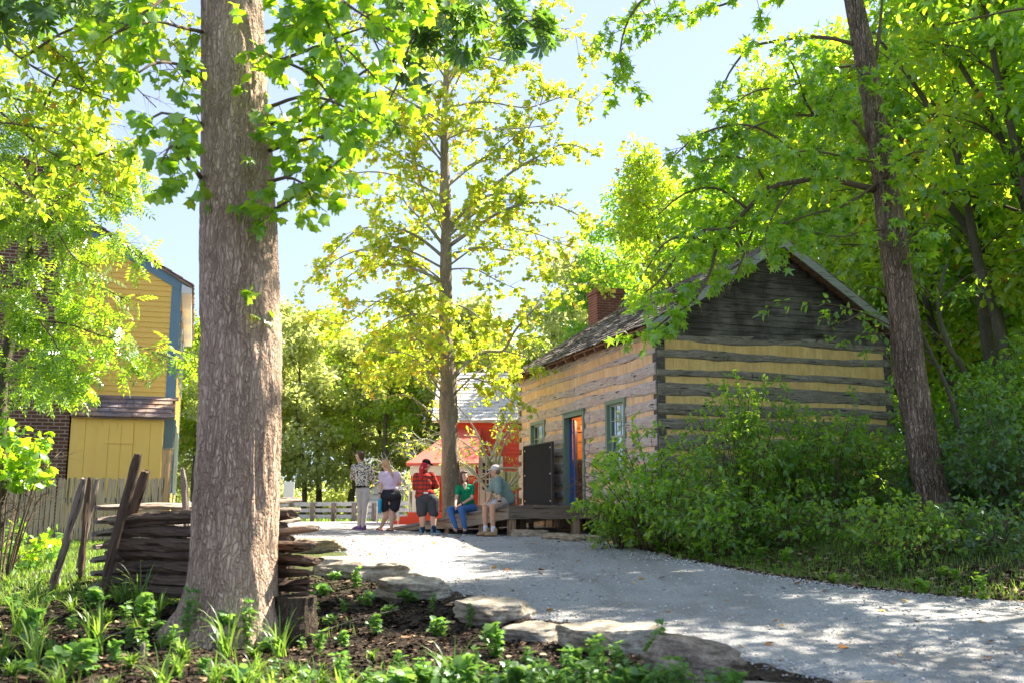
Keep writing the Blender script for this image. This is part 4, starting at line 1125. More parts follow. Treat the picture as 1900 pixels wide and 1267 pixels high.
L_BRIGHT = m_leaf('leaf_yellowgreen', [(.13,.21,.02),(.20,.31,.025),(.30,.40,.035)], [(.42,.64,.02),(.58,.78,.03),(.76,.88,.05)], .58, .05, .03)
L_TULIP = m_leaf('leaf_tulip', [(.18,.27,.025),(.28,.37,.03),(.38,.45,.045)], [(.52,.72,.03),(.66,.82,.04),(.80,.90,.07)], .58, .05, .11, (.78,.50,.05))
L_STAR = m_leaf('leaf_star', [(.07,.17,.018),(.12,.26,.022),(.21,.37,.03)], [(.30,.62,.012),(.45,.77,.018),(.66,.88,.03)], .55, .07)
L_MID = m_leaf('leaf_mid', [(.05,.13,.022),(.085,.20,.03),(.16,.30,.04)], [(.24,.52,.022),(.38,.67,.03),(.60,.82,.045)], .55, .05)
L_DARK = m_leaf('leaf_dark', [(.03,.08,.02),(.05,.12,.03),(.09,.17,.04)], [(.12,.32,.03),(.20,.42,.03),(.32,.52,.05)], .45, .06)
L_PIN = m_leaf('leaf_pinnate', [(.07,.16,.018),(.12,.24,.022),(.21,.34,.03)], [(.28,.56,.018),(.44,.70,.025),(.66,.84,.04)], .55, .07)
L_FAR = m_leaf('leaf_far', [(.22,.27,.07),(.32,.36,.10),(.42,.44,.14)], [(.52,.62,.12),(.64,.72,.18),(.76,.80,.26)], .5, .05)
L_SHRUB = m_leaf('leaf_shrub', [(.07,.17,.028),(.12,.25,.035),(.22,.37,.045)], [(.26,.54,.03),(.42,.68,.035),(.64,.82,.06)], .5, .04)
B_BIG = m_bark('bark_big', (.27, .17, .115), (.82, .60, .44), 1.0, .95, .2)
B_TUL = m_bark('bark_tulip', (.22, .165, .11), (.72, .58, .42), 1.6, .9, .15)
B_RT = m_bark('bark_right', (.11, .07, .05), (.60, .44, .34), 1.15, 1.4, .12)
B_FOR = m_bark('bark_forest', (.06, .05, .035), (.22, .19, .14), 2, .6, .15)
TWIG = m_paint('twig_brown', (.13, .09, .06), .9)
TWIGG = m_paint('twig_grey', (.30, .27, .21), .9)

def trunk_mesh(pts, rads, mat, root, origin, name='trunk', sides=64, step=.05, amp=.03, fs=9.0, stretch=.22, seed=0, lobes=None):
    n = max(8, int(sum((b-a).length for a, b in zip(pts, pts[1:]))/step))
    c = spline(pts, n); rr = spline([Vector((r, 0, 0)) for r in rads], n)
    V = []
    for i, p in enumerate(c):
        z = p.z
        for k in range(sides):
            a = 2*math.pi*k/sides; r = max(.004, rr[i].x); dx, dy = math.cos(a), math.sin(a)
            if lobes: r *= 1+lobes(a, i/n)
            q = Vector((dx*r*fs, dy*r*fs, z*fs*stretch+seed))
            rd = 1-abs(noise.noise(q+Vector((n3((z*2, a, seed))*.8, 0, 0))))*2
            rd = max(-.4, rd)
            r += amp*(rd-.5)*min(1, r*4) + amp*.8*noise.noise(Vector((dx*r*2.2, dy*r*2.2, z*.9+seed)))
            V.append((p.x+dx*r-origin[0], p.y+dy*r-origin[1], z-origin[2]))
    i = np.arange(n)[:, None]*sides; k = np.arange(sides)[None]
    F = np.stack([i+k, i+(k+1) % sides, i+sides+(k+1) % sides, i+sides+k], -1).reshape(-1, 4)
    return link(name, npmesh(name, V, F, True), mat, root)

# ================================================================== HERO TREES
# --- big foreground trunk
def big_tree():
    Y = 8.7; g = G(430, 1165); base = P(432, 1180, Y); base.z = gzf(base.x, base.y)-.1
    prof = [(424, 1190, 190), (428, 1120, 172), (432, 1060, 163), (436, 990, 160), (441, 900, 156), (445, 780, 153), (447, 600, 150), (444, 450, 146), (440, 300, 139), (435, 150, 128), (431, 0, 119), (425, -250, 104), (415, -520, 85)]
    pts = [P(a, b, Y) for a, b, w_ in prof]; rads = [w_/2*Y/1825*(.97 if b > 900 else .99) for a, b, w_ in prof]
    root = thing('broad_tree', (base.x, base.y, gzf(base.x, base.y)), 'big thick rough-barked trunk in the left foreground, broadest tree in the photo', 'tree')
    org = Vector(root.location)
    def lob(a, f):
        e = max(0, 1-f*7.5)
        return e*e*(.55*max(0, math.cos(a-math.pi*1.02))**3 + .22*max(0, math.cos(a+1.9))**4 + .2*max(0, math.cos(a-.2))**4 + .3*max(0, math.cos(a-2.2))**6)
    trunk_mesh(pts, rads, B_BIG, root, org, sides=150, step=.03, amp=.020, fs=11, seed=3, lobes=lob)
    g_ = Grower(11)
    top = pts[-1]
    # crown limbs high above the frame
    for k in range(9):
        a = k*.7+.3; l = g_.rng.uniform(3.0, 4.6)
        s0 = pts[-2].lerp(pts[-1], k/9)
        p = [s0, s0+Vector((math.cos(a)*l*.4, math.sin(a)*l*.4, 1.1)), s0+Vector((math.cos(a)*l*.8, math.sin(a)*l*.8, 1.2)), s0+Vector((math.cos(a)*l*1.1, math.sin(a)*l*1.1, .5))]
        q, _ = g_.limb(p, .09, .02); g_.dress(q, .26, (1.3, .7), droop=.25, leaf=.10, sub=.2, subL=.5, start=.15)
    # low limbs whose leaves hang into the picture
    lows = [[(500, 395, 8.6), (540, 370, 8.3), (590, 330, 7.9), (640, 290, 7.6)],
            [(495, 60, 8.5), (560, 50, 8.0), (640, 90, 7.6), (700, 150, 7.3)],
            [(498, 200, 8.5), (560, 180, 8.1), (620, 190, 7.6), (690, 230, 7.3)],
            [(470, -60, 8.4), (570, -40, 7.9), (660, 20, 7.4), (730, 60, 7.2)],
            [(500, 280, 8.6), (560, 260, 8.2), (620, 250, 7.9), (660, 200, 7.7)], [(500, 120, 8.5), (580, 90, 8.1), (650, 60, 7.8), (720, 40, 7.6)], [(498, 340, 8.5), (530, 330, 8.2), (560, 340, 8.0), (580, 370, 7.9)],
            [(495, 0, 8.5), (540, -10, 8.0), (600, 30, 7.7), (640, 120, 7.4)], [(480, -160, 8.4), (600, -120, 8.0), (720, -40, 7.7), (800, 10, 7.5)], [(375, 60, 8.5), (330, 50, 8.0), (280, 40, 7.7), (220, 60, 7.5)], [(372, 230, 8.5), (340, 220, 8.0), (300, 210, 7.7), (270, 230, 7.5)],
            [(500, 230, 8.5), (570, 220, 8.2), (640, 160, 7.9), (720, 110, 7.6), (760, 150, 7.5)], [(490, 100, 8.5), (540, 120, 8.0), (590, 150, 7.8), (640, 230, 7.5)],
            [(372, 330, 8.5), (345, 290, 7.8), (320, 270, 7.4), (300, 300, 7.1)],
            [(372, 150, 8.6), (330, 120, 8.2), (280, 120, 7.8), (230, 160, 7.6)],
            [(380, -40, 8.5), (330, -20, 8.0), (260, 30, 7.6), (190, 80, 7.4)]]
    for l in lows:
        q, _ = g_.limb(pline(l), .022, .007, sides=6); g_.dress(q, .15, (.42, .30), droop=.45, start=.05, leaf=.048, sub=.12, subL=.22, r=.005, seg=.08)
    # sprouts on the bark
    for (px, py) in [(455, 170), (480, 250), (475, 300), (440, 390), (455, 545), (500, 590), (440, 30), (480, 90), (500, 130), (470, 400)]:
        s0 = P(px, py, Y-.34 if 390 < px < 500 else Y-.1); st = g_.wander(s0, (g_.rng.uniform(-.5, .6), -.8, .1), .20, .004, .5, seg=.06); g_.leafalong(st, .03)
    n = g_.finish('foliage', root, TWIG, L_STAR, .112, 'lobed', org, .5, .6)
    print('big', n)
big_tree()

# --- tulip tree in the middle
def tulip_tree():
    Y = 24.0
    prof = [(843, 992, 42), (840, 960, 37), (838, 930, 34), (836, 880, 34), (835, 820, 33), (832, 760, 34), (833, 700, 29), (828, 640, 25), (827, 560, 24), (828, 454, 22), (826, 370, 20), (825, 303, 17), (825, 227, 14), (829, 140, 12), (830, 50, 9), (835, -70, 6), (838, -170, 3)]
    pts = [P(a, b, Y) for a, b, w_ in prof]; rads = [w_/2*Y/1825 for a, b, w_ in prof]
    root = thing('tulip_tree', (pts[0].x, Y, gzf(pts[0].x, Y)), 'open yellow-green tree with arching limbs rising behind the woman in green', 'tree'); org = Vector(root.location)
    trunk_mesh(pts, rads, B_TUL, root, org, sides=40, step=.09, amp=.035, fs=7, seed=5)
    g_ = Grower(21)
    L = [([(836,455),(884,422),(939,389),(1005,376),(1055,391),(1092,412)], 7), ([(835,428),(874,376),(919,343),(960,313),(1005,288),(1050,268),(1110,285)], 8),
         ([(834,340),(864,313),(914,285),(942,266),(975,235)], 5), ([(960,313),(975,252),(1000,202),(1012,160)], 4),
         ([(845,697),(872,668),(905,652),(934,650),(955,615),(985,580),(1020,545),(1050,529),(1118,528)], 7), ([(934,650),(975,662),(1000,680)], 3), ([(842,705),(880,702),(920,718),(955,752)], 3), ([(905,655),(915,700),(925,745),(935,775)], 2),
         ([(825,404),(790,365),(775,320),(765,270),(740,220)], 5), ([(823,457),(793,419),(762,389),(737,364),(690,372),(640,360)], 5),
         ([(825,480),(788,449),(752,429),(702,422),(661,429),(626,460),(590,500)], 6), ([(824,525),(783,505),(742,492),(692,495),(651,510),(616,550)], 6),
         ([(823,606),(798,586),(752,586),(722,601),(687,636),(660,670)], 5), ([(825,645),(783,626),(742,630),(700,660),(660,700)], 4),
         ([(826,690),(790,668),(750,672),(715,700),(690,740)], 4), ([(833,560),(870,575),(905,600),(950,610)], 4),
         ([(826,300),(790,250),(750,215),(700,190)], 4), ([(825,270),(860,215),(900,170),(950,150)], 4), ([(826,230),(800,170),(770,120),(740,80)], 3),
         ([(828,190),(860,130),(890,80),(920,40)], 3), ([(829,140),(820,80),(800,20)], 3), ([(829,160),(870,110),(920,110),(980,130)], 3),
         ([(829,140),(900,80),(980,50),(1060,60),(1110,110)], 4), ([(830,60),(880,10),(960,-20),(1040,0)], 4), ([(828,200),(900,190),(980,200),(1050,180),(1100,200)], 4), ([(830,30),(780,-20),(700,-40),(640,10)], 4), ([(829,110),(760,60),(690,60),(620,110)], 4),
         ([(826,230),(760,190),(680,150),(610,190),(560,240)], 4), ([(832,0),(870,-60),(920,-100)], 3), ([(826,260),(880,240),(950,240),(1040,230)], 3), ([(826,370),(770,340),(700,320),(620,330),(560,370)], 4), ([(835,428),(900,420),(980,430),(1060,460)], 3),
         ([(825,330),(760,300),(700,270),(640,270)], 4), ([(830,500),(880,500),(920,520),(965,540)], 3), ([(824,520),(760,540),(700,560),(640,600),(570,590)],4),
         ([(842,470),(900,460),(960,470),(1010,500)], 4), ([(826,500),(740,460),(650,470),(570,520)], 4)]
    for l, w_ in L:
        p = pline([(*q, Y + math.sin(i*1.1+l[0][1])*.7*(i > 0)) for i, q in enumerate(l)])
        q, _ = g_.limb(p, w_*Y/1825*.62, .010, sides=7)
        g_.dress(q, .26, (1.05, .7), ang=(.5, 1.0), droop=.12, start=.12, leaf=.038, sub=.19, subL=.38, r=.009)
    for k in range(50):   # shorter shoots all round, towards and away from the viewer too
        f = g_.rng.uniform(.30, .98); i = int(f*(len(pts)-1)); s0 = pts[i].lerp(pts[min(i+1, len(pts)-1)], g_.rng.random())
        a = g_.rng.random()*6.28; l = 2.6*(1.1-f)+.7
        q, _ = g_.limb([s0, s0+Vector((math.cos(a)*l*.5, math.sin(a)*l*.5, l*.35)), s0+Vector((math.cos(a)*l, math.sin(a)*l, l*.35))], .03, .008, sides=5)
        g_.dress(q, .3, (.9, .5), droop=.12, start=.2, leaf=.038, sub=.19, subL=.4, r=.008)
    def keep(p):
        x, y = proj(p)
        if y > 735: return x > 846 and y < 800 and g_.rng.random() < .6
        if 600 < x < 820 and y > 700 and g_.rng.random() < .5: return False
        if x > 1140 or x < 505: return g_.rng.random() < .2
        return True
    g_.keep = keep
    print('tulip', g_.finish('foliage', root, TWIGG, L_TULIP, .112, 'lobed', org, .2, .7, .7))
tulip_tree()

# --- star-leaved tree on the right
def star_tree():
    Y = 15.0
    prof = [(1752, 1012, 84), (1745, 985, 68), (1735, 930, 61), (1722, 880, 57), (1708, 800, 55), (1690, 700, 56), (1679, 600, 56), (1665, 500, 52), (1654, 426, 50), (1641, 331, 46), (1626, 237, 43), (1611, 142, 42), (1594, 47, 38), (1578, -30, 34), (1540, -200, 26), (1510, -380, 14)]
    pts = [P(a, b, Y) for a, b, w_ in prof]; rads = [w_/2*Y/1825 for a, b, w_ in prof]
    root = thing('sweetgum_tree', (pts[0].x, Y, gzf(pts[0].x, Y)), 'leaning tree with star-shaped leaves in front of the cabin gable, right of the shrubs', 'tree'); org = Vector(root.location)
    trunk_mesh(pts, rads, B_RT, root, org, sides=64, step=.05, amp=.022, fs=9, seed=8, lobes=lambda a, f: max(0, 1-f*14)*.25*(.5+.5*math.sin(a*4)))
    g_ = Grower(31)
    L = [([(1622,352,15),(1576,341,14.8),(1529,331,14.6),(1477,338,14.4),(1429,350,14.3),(1387,388,14.2),(1354,426,14.1),(1330,459,14),(1316,511,13.9),(1285,560,13.8),(1240,590,13.7),(1195,630,13.6)], 9, 1),
         ([(1425,346,14.3),(1396,303,14.0),(1350,290,13.8),(1300,300,13.7)], 4, 1), ([(1354,426,14.1),(1300,430,14),(1260,470,13.9),(1225,520,13.8),(1195,545,13.8)], 4, 1),
         ([(1610,262,15),(1586,227,14.9),(1552,208,14.8),(1510,215,14.6),(1460,215,14.3),(1400,235,14.1),(1340,260,14)], 6, 1), ([(1510,215,14.6),(1491,180,14.4),(1481,142,14.2),(1460,100,14)], 4, 1),
         ([(1592,85,15),(1538,71,15),(1481,71,15.1),(1434,78,15.2),(1391,90,15.2),(1358,128,15.2),(1339,166,15.2),(1323,199,15.2)], 6, .55),
         ([(1575,-10,15),(1500,-30,15),(1420,-20,15),(1340,10,14.8),(1260,30,14.6),(1200,50,14.5)], 6, .8),
         ([(1400,-10,14.9),(1300,-40,14.4),(1220,-20,14),(1170,30,13.8),(1150,100,13.7),(1160,150,13.7)], 4, .8),
         ([(1529,331,14.6),(1450,262,14.3),(1380,232,14.1),(1300,250,13.9),(1240,300,13.8)], 4, 1), ([(1387,388,14.2),(1330,350,14.0),(1270,360,13.9),(1220,400,13.8)], 4, 1),
         ([(1429,350,14.3),(1400,420,14.1),(1370,500,14.0),(1350,540,13.9)], 4, 1), ([(1330,459,14),(1280,440,13.9),(1235,450,13.8),(1200,500,13.8)], 4, 1), ([(1640,331,15),(1570,380,14.6),(1500,400,14.3),(1440,420,14.1)], 4, .9),
         ([(1603,120,15),(1540,130,14.8),(1470,160,14.6),(1400,170,14.4),(1340,210,14.3)], 4, .8), ([(1654,426,15),(1600,430,14.6),(1560,440,14.4),(1500,430,14.3)], 3, .8), ([(1600,110,15),(1560,150,14.4),(1540,190,14.2)], 3, .8),
         ([(1620,300,14.9),(1560,290,14.3),(1500,280,13.9),(1440,290,13.6)], 4, 1), ([(1477,338,14.4),(1440,390,14),(1420,440,13.8),(1425,480,13.8)], 3, .6),
         ([(1665,500,14.8),(1690,440,14.5),(1720,420,14.2)], 3, .5), ([(1641,331,14.8),(1680,290,14.5),(1720,280,14)], 3, .5), ([(1624,110,15),(1632,60,15),(1637,0,15.2),(1650,-100,15.4)], 7, .4)]
    for l, w_, dn_ in L:
        q, _ = g_.limb(pline(l), w_*14.5/1825*.8, .010, sides=8)
        g_.dress(q, .15/dn_, (.65, .5), ang=(.5, 1.1), droop=.4, start=.18, leaf=.042, sub=.15, subL=.28, r=.006, flat=.3, seg=.1)
    for k in range(8):   # crown above the frame
        a = k*.8; s0 = pts[-3].lerp(pts[-1], k/8); l = 3.0
        q, _ = g_.limb([s0, s0+Vector((math.cos(a)*l*.5, math.sin(a)*l*.5, .9)), s0+Vector((math.cos(a)*l, math.sin(a)*l, .6))], .05, .01)
        g_.dress(q, .3, (1.0, .6), droop=.2, start=.15, leaf=.13, sub=.2, subL=.4, r=.008)
    for py in range(150, 640, 34):  # shoots on the trunk
        i = [k for k, q in enumerate(prof) if q[1] >= py][-1]; f = (prof[i][1]-py)/(prof[i][1]-prof[i+1][1]); s0 = pts[i].lerp(pts[i+1], f)
        for _ in range(2):
            st = g_.wander(s0+Vector((g_.rng.uniform(-.15, .15), -.2, 0)), (g_.rng.uniform(-1, 1), -.8, .2), .35, .005, .3, seg=.08); g_.leafalong(st, .045)
    def keep(p):
        x, y = proj(p)
        if y > 640: return x < 1225 and y < 700 and g_.rng.random() < .5
        if x < 1075 and y > 60: return False
        if x < 1440 and y > 600 and x > 1260: return False
        if 1455 < x < 1600 and y > 480: return False
        if 1285 < x < 1400 and y > 560-(x-1290)*.63: return False
        if 1400 <= x and y > 500 : return False
        if 1175 < x < 1240 and 240 < y < 540: return g_.rng.random() < .15
        return True
    g_.keep = keep
    print('star', g_.finish('foliage', root, TWIG, L_STAR, .155, 'star', org, .45, .55))
star_tree()

def limb_tree(seed, name, label, cat, base, prof, Y, limbs, leaf, lmat, bmat, size, kind, dress, keep=None, group=None, amp=.015, droop=.4, spread=.6):
    pts = [P(q[0], q[1], q[3] if len(q) > 3 else Y) for q in prof]; rads = [q[2]/2*Y/1825 for q in prof]
    root = thing(name, (pts[0].x, pts[0].y, gzf(pts[0].x, pts[0].y)), label, cat, group); org = Vector(root.location)
    trunk_mesh(pts, rads, bmat, root, org, sides=24, step=.08, amp=amp, seed=seed)
    g_ = Grower(seed)
    for l in limbs:
        q, _ = g_.limb(pline(l, Y), .018, .006, sides=5); g_.dress(q, **dress)
    g_.keep = keep
    print(name, g_.finish('foliage', root, TWIG, lmat, size, kind, org, droop, spread))
    return root
# --- sapling with feathery leaves before the yellow house
limb_tree(41, 'walnut_sapling', 'slender sapling with feathery leaflets at the left edge before the brick chimney', 'tree', None,
    [(-6, 1015, 26), (0, 900, 24), (2, 780, 22), (6, 690, 20), (22, 620, 18), (40, 550, 16), (55, 480, 14), (62, 400, 11), (66, 320, 8), (60, 250, 5)], 12.5,
    [[(20,630,12.5),(60,600,12.2),(120,600,12),(180,620,11.8),(250,640,11.7),(320,665,11.6)], [(30,590,12.5),(80,540,12.3),(140,520,12.1),(200,540,12),(240,560,12)], [(50,500,12.5),(100,450,12.3),(150,430,12.1),(210,440,12),(260,480,12)],
     [(66,320,12.5),(30,270,12.3),(-10,240,12.1)], [(60,250,12.5),(30,200,12.3),(0,160,12.1)], [(60,250,12.5),(90,200,12.3),(130,180,12.1)], [(62,380,12.5),(30,340,12),(0,330,11.7),(-30,350,11.5)],
     [(60,420,12.5),(110,370,12.4),(170,350,12.2),(230,370,12)], [(65,330,12.5),(120,300,12.3),(180,290,12.2),(250,320,12)], [(8,700,12.5),(60,680,12.2),(110,690,12),(160,720,11.9)],
     [(40,550,12.5),(10,500,12.3),(-30,480,12)], [(60,440,12.5),(20,400,12.2),(-20,380,12)], [(64,360,12.5),(40,300,12.3),(10,260,12)], [(22,620,12.5),(-10,600,12.2),(-50,610,12)],
     [(35,570,12.5),(70,590,11.8),(110,650,11.5),(130,700,11.4)], [(60,400,12.5),(90,400,11.9),(130,470,11.5),(170,500,11.4)], [(62,300,12.5),(90,250,12.3),(140,240,12.1),(190,250,12)]],
    None, L_PIN, B_FOR, .23, 'pinnate', dict(step=.12, L=(.6, .42), droop=.3, start=.1, leaf=.038, sub=.15, subL=.22, r=.005, seg=.1),
    keep=lambda p: proj(p)[1] < 790 and not (proj(p)[0] > 170 and proj(p)[1] > 720) and not (proj(p)[0] > 150 and proj(p)[1] > 400 and math.sin(p.x*41+p.z*57)*.5+.5 > .38+.4*(proj(p)[1] > 640)))
# --- tree beyond the left edge whose boughs fill the upper left
limb_tree(43, 'ash_tree', 'tree beyond the left edge whose sunny yellow-green boughs fill the upper left corner', 'tree', None,
    [(-420, 1100, 60, 11), (-400, 700, 52, 11), (-380, 300, 46, 11), (-350, -100, 40, 11), (-330, -500, 26, 11)], 11,
    [[(-380,200,11),(-200,150,10.8),(-40,170,10.6),(80,200,10.5),(180,250,10.4),(240,300,10.4)], [(-370,50,11),(-200,20,10.6),(-60,20,10.5),(60,60,10.4),(180,80,10.4),(300,110,10.3),(350,160,10.3)],
     [(-360,-60,11),(-150,-60,10.5),(0,-40,10.4),(120,-10,10.3),(240,0,10.3),(340,20,10.2)], [(-60,20,10.5),(40,110,10.2),(130,160,10),(220,190,9.9)], [(-40,170,10.6),(60,260,10.4),(140,310,10.3),(200,350,10.3)],
     [(40,110,10.2),(120,60,10),(200,40,9.8),(290,60,9.7),(350,110,9.6)], [(-300,100,11),(-100,90,10.4),(30,60,10.2),(110,100,10),(170,170,9.9)], [(140,310,10.3),(210,280,10.1),(260,300,10)], [(-200,150,10.8),(-80,220,10.4),(20,230,10.2),(110,250,10.1),(180,310,10)],
     [(-300,-60,11),(-60,-90,10.4),(60,-40,10.1),(150,10,10),(210,80,9.9)], [(-370,0,11),(-200,-140,10.6),(0,-140,10.4),(200,-90,10.3),(380,-60,10.2),(520,-20,10.2)], [(80,200,10.5),(120,130,10.2),(200,120,10),(290,200,9.9)], [(-200,150,10.8),(-60,280,10.6),(20,340,10.5),(80,380,10.4)]],
    None, L_BRIGHT, B_FOR, .105, 'oval', dict(step=.15, L=(.65, .45), droop=.35, start=.3, leaf=.042, sub=.14, subL=.25, r=.005, seg=.1),
    keep=lambda p: proj(p)[1] < 400 and proj(p)[0] < 700 and not (215 < proj(p)[0] < 372 and 160 < proj(p)[1] < 260) and not (250 < proj(p)[0] < 330 and 100 < proj(p)[1] < 175) )
# --- dark hand-shaped leaves along the top edge
limb_tree(47, 'buckeye_tree', 'tree out of view above whose dark hand-shaped leaves hang along the top middle edge', 'tree', None,
    [(-700, 1500, 70, 7), (-500, 800, 60, 7.6), (-200, -200, 45, 9), (200, -900, 30, 10.5), (500, -1100, 20, 11)], 9,
    [[(200,-900,10.5),(450,-500,10.2),(600,-150,10),(700,-40,9.8),(790,40,9.7),(850,60,9.6)], [(600,-150,10),(760,-80,9.8),(880,-20,9.6),(960,30,9.5),(1010,60,9.5)], [(700,-40,9.8),(690,30,9.6),(700,90,9.5),(740,120,9.4)],
     [(790,40,9.7),(760,80,9.5),(745,140,9.4),(720,190,9.4),(700,225,9.3)], [(450,-500,10.2),(380,-200,9.6),(240,-60,9.2),(100,-20,8.8),(0,10,8.5)], [(600,-150,10),(560,-60,9.8),(560,10,9.6),(600,60,9.5)]],
    None, L_DARK, B_FOR, .24, 'palm', dict(step=.17, L=(.5, .3), droop=.3, start=.45, leaf=.07, sub=.17, subL=.2, r=.006, seg=.1),
    keep=lambda p: proj(p)[1] < 250)
# --- twig of oval leaves before the gable
limb_tree(53, 'dogwood_sapling', 'thin sapling with oval leaves reaching left across the dark gable from behind the leaning tree', 'tree', None,
    [(1800, 1010, 12), (1790, 860, 10), (1765, 740, 9), (1730, 660, 8), (1700, 600, 7), (1680, 560, 5)], 15.8,
    [[(1730,660,15.8),(1660,610,15.9),(1600,580,16),(1540,565,16),(1470,560,16),(1415,572,16)], [(1700,610,15.8),(1650,620,15.9),(1590,620,16),(1530,625,16)], [(1740,680,15.8),(1690,650,15.9),(1640,650,16),(1590,650,16)],
     [(1690,580,15.8),(1640,540,16),(1600,530,16.1)], [(1600,580,16),(1560,600,15.8),(1520,590,15.7)], [(1640,650,16),(1660,700,16),(1650,740,16)]],
    None, L_MID, B_FOR, .115, 'oval', dict(step=.16, L=(.3, .18), droop=.3, start=.3, leaf=.055, sub=.13, subL=.14, r=.004, seg=.07, flat=.6))

# ================================================================== WOODS
def proto_tree(seed, H, crownR, kind, size, nleaf, lmat, bmat, trunkfrac=.35, r=.16, clumps=26, lean=0, name='forest_tree', flatc=.75):
    rg = random.Random(seed); g_ = Grower(seed); root = thing(name, (0, 0, 0), None, None)
    n = 9; pts = []; x = y = 0
    for i in range(n+1):
        f = i/n; pts.append(Vector((x+lean*f*f*H, y, H*.93*f-.2))); x += rg.gauss(0, .12); y += rg.gauss(0, .12)
    trunk_mesh(pts, [r*(1.25 if i == 0 else 1)*(1-.85*i/n) for i in range(n+1)], bmat, root, Vector((0, 0, 0)), sides=14, step=.35, amp=.02, seed=seed)
    cl = []
    for k in range(clumps):
        f = trunkfrac+(1-trunkfrac)*(k+rg.random())/clumps; i = min(int(f*n), n-1); s0 = pts[i].lerp(pts[i+1], f*n-i)
        a = k*2.4+rg.random(); e = (f-trunkfrac)/(1-trunkfrac); l = crownR*(math.sin(math.pi*min(.97, .2+.8*e))**.6)*rg.uniform(.65, 1.1)
        up = rg.uniform(.1, .5)*l
        q, _ = g_.limb([s0, s0+Vector((math.cos(a)*l*.5, math.sin(a)*l*.5, up)), s0+Vector((math.cos(a)*l, math.sin(a)*l, up*.9))], r*.25, .012, sides=4)
        m = len(q)
        for t_ in range(rg.randint(3, 5)):
            c = q[min(m-1, int(m*rg.uniform(.35, 1)))]+Vector([rg.gauss(0, .35) for _ in range(3)]); cl.append((c, rg.uniform(.4, .9)*crownR*.32))
    cl.append((pts[-1]+Vector((0, 0, .2)), crownR*.3))
    NP = np.random.default_rng(seed); w_ = np.array([c[1]**2 for c in cl]); w_ /= w_.sum(); idx = NP.choice(len(cl), nleaf, p=w_)
    cen = np.array([tuple(c[0]) for c in cl])[idx]; rad = np.array([c[1] for c in cl])[idx]
    d = nrm(NP.normal(size=(nleaf, 3))); rr_ = NP.random(nleaf)**.45
    pos = cen + d*(rad*rr_)[:, None]*np.array([1, 1, flatc])
    g_.tw.build('branches', TWIG, root, True)
    link('foliage', leaf_mesh('leaves', pos, d, size, kind, NP, .3, .7, .8), lmat, root)
    return root
ORD = ['first','second','third','fourth','fifth','sixth','seventh','eighth','ninth','tenth','eleventh','twelfth','thirteenth','fourteenth','fifteenth','sixteenth','seventeenth','eighteenth','nineteenth','twentieth','twenty-first','twenty-second','twenty-third','twenty-fourth','twenty-fifth','twenty-sixth','twenty-seventh','twenty-eighth','twenty-ninth','thirtieth']
def place(protos, spots, fmt, group, cat='tree'):
    used = set(); spots = sorted(spots, key=lambda s_: s_[0]/s_[1])
    for k, (x, y, sc, pi, rz) in enumerate(spots):
        o = protos[pi] if pi not in used else copy_tree(protos[pi]); used.add(pi)
        o.location = (x, y, gzf(x, y)-.05); o.scale = (sc, sc, sc*(1+.1*math.sin(k*7.1))); o.rotation_euler = (0, 0, rz)
        tag(o, fmt % ORD[k], cat, group)
    for i, p_ in enumerate(protos):
        if i not in used: raise Exception('unused proto %d in %s' % (i, fmt))
FT = [proto_tree(201, 13.5, 3.0, 'rhomb', .26, 9000, L_FAR, B_FOR, .22, .16), proto_tree(202, 13.5, 2.5, 'rhomb', .24, 8000, L_FAR, B_FOR, .32, .14), proto_tree(203, 11.5, 3.2, 'chip', .27, 9500, L_FAR, B_FOR, .16, .18), proto_tree(204, 13, 2.8, 'rhomb', .24, 8000, L_BRIGHT, B_FOR, .38, .2)]
rg = random.Random(77); spots = []
for k in range(27):
    Y = 60+13*((k*7) % 5)/4+rg.uniform(-1.5, 1.5); px = 250+32*k+rg.uniform(-12, 12); x = (px-950)/1825*Y
    spots.append((x, Y, rg.uniform(.95, 1.15)*(1.0 if px < 1000 else 1.12), k % 4, rg.random()*6.28))
place(FT, spots, 'tall pale green tree in the woods behind the rail fence, %s from the left', 'trees of the woods behind the rail fence')
# undergrowth closing the woods below the crowns
def thicket(name, label, spots, n, size, kind, mat, seed, cat='undergrowth'):
    NP = np.random.default_rng(seed); pos = []; 
    for (x, y, rx_, ry_, h, w_) in spots:
        m = int(n*w_); d = nrm(NP.normal(size=(m, 3))); r_ = NP.random(m)**.5
        p = np.array([x, y, 0])+d*r_[:, None]*np.array([rx_, ry_, h]); p[:, 2] = np.abs(p[:, 2]); p[:, 2] += gz(p[:, 0], p[:, 1]); pos.append(p)
    pos = np.concatenate(pos)
    return tag(link(name, leaf_mesh(name, pos, NP.normal(size=pos.shape), size, kind, NP, .2, .7, .8), mat), label, cat, kind='stuff')
rg = random.Random(5)
thicket('far_undergrowth', 'dense sunny undergrowth and far foliage closing the woods behind the rail fence', [((px-950)/1825*Y, Y, 3.2, 2, rg.uniform(2.0, 7.5) if Y > 80 else rg.uniform(2.2, 4.6), 1/44) for px in range(220, 1120, 41) for Y in (76+rg.uniform(-2, 2), 90)], 42000, .34, 'chip', L_FAR, 9)
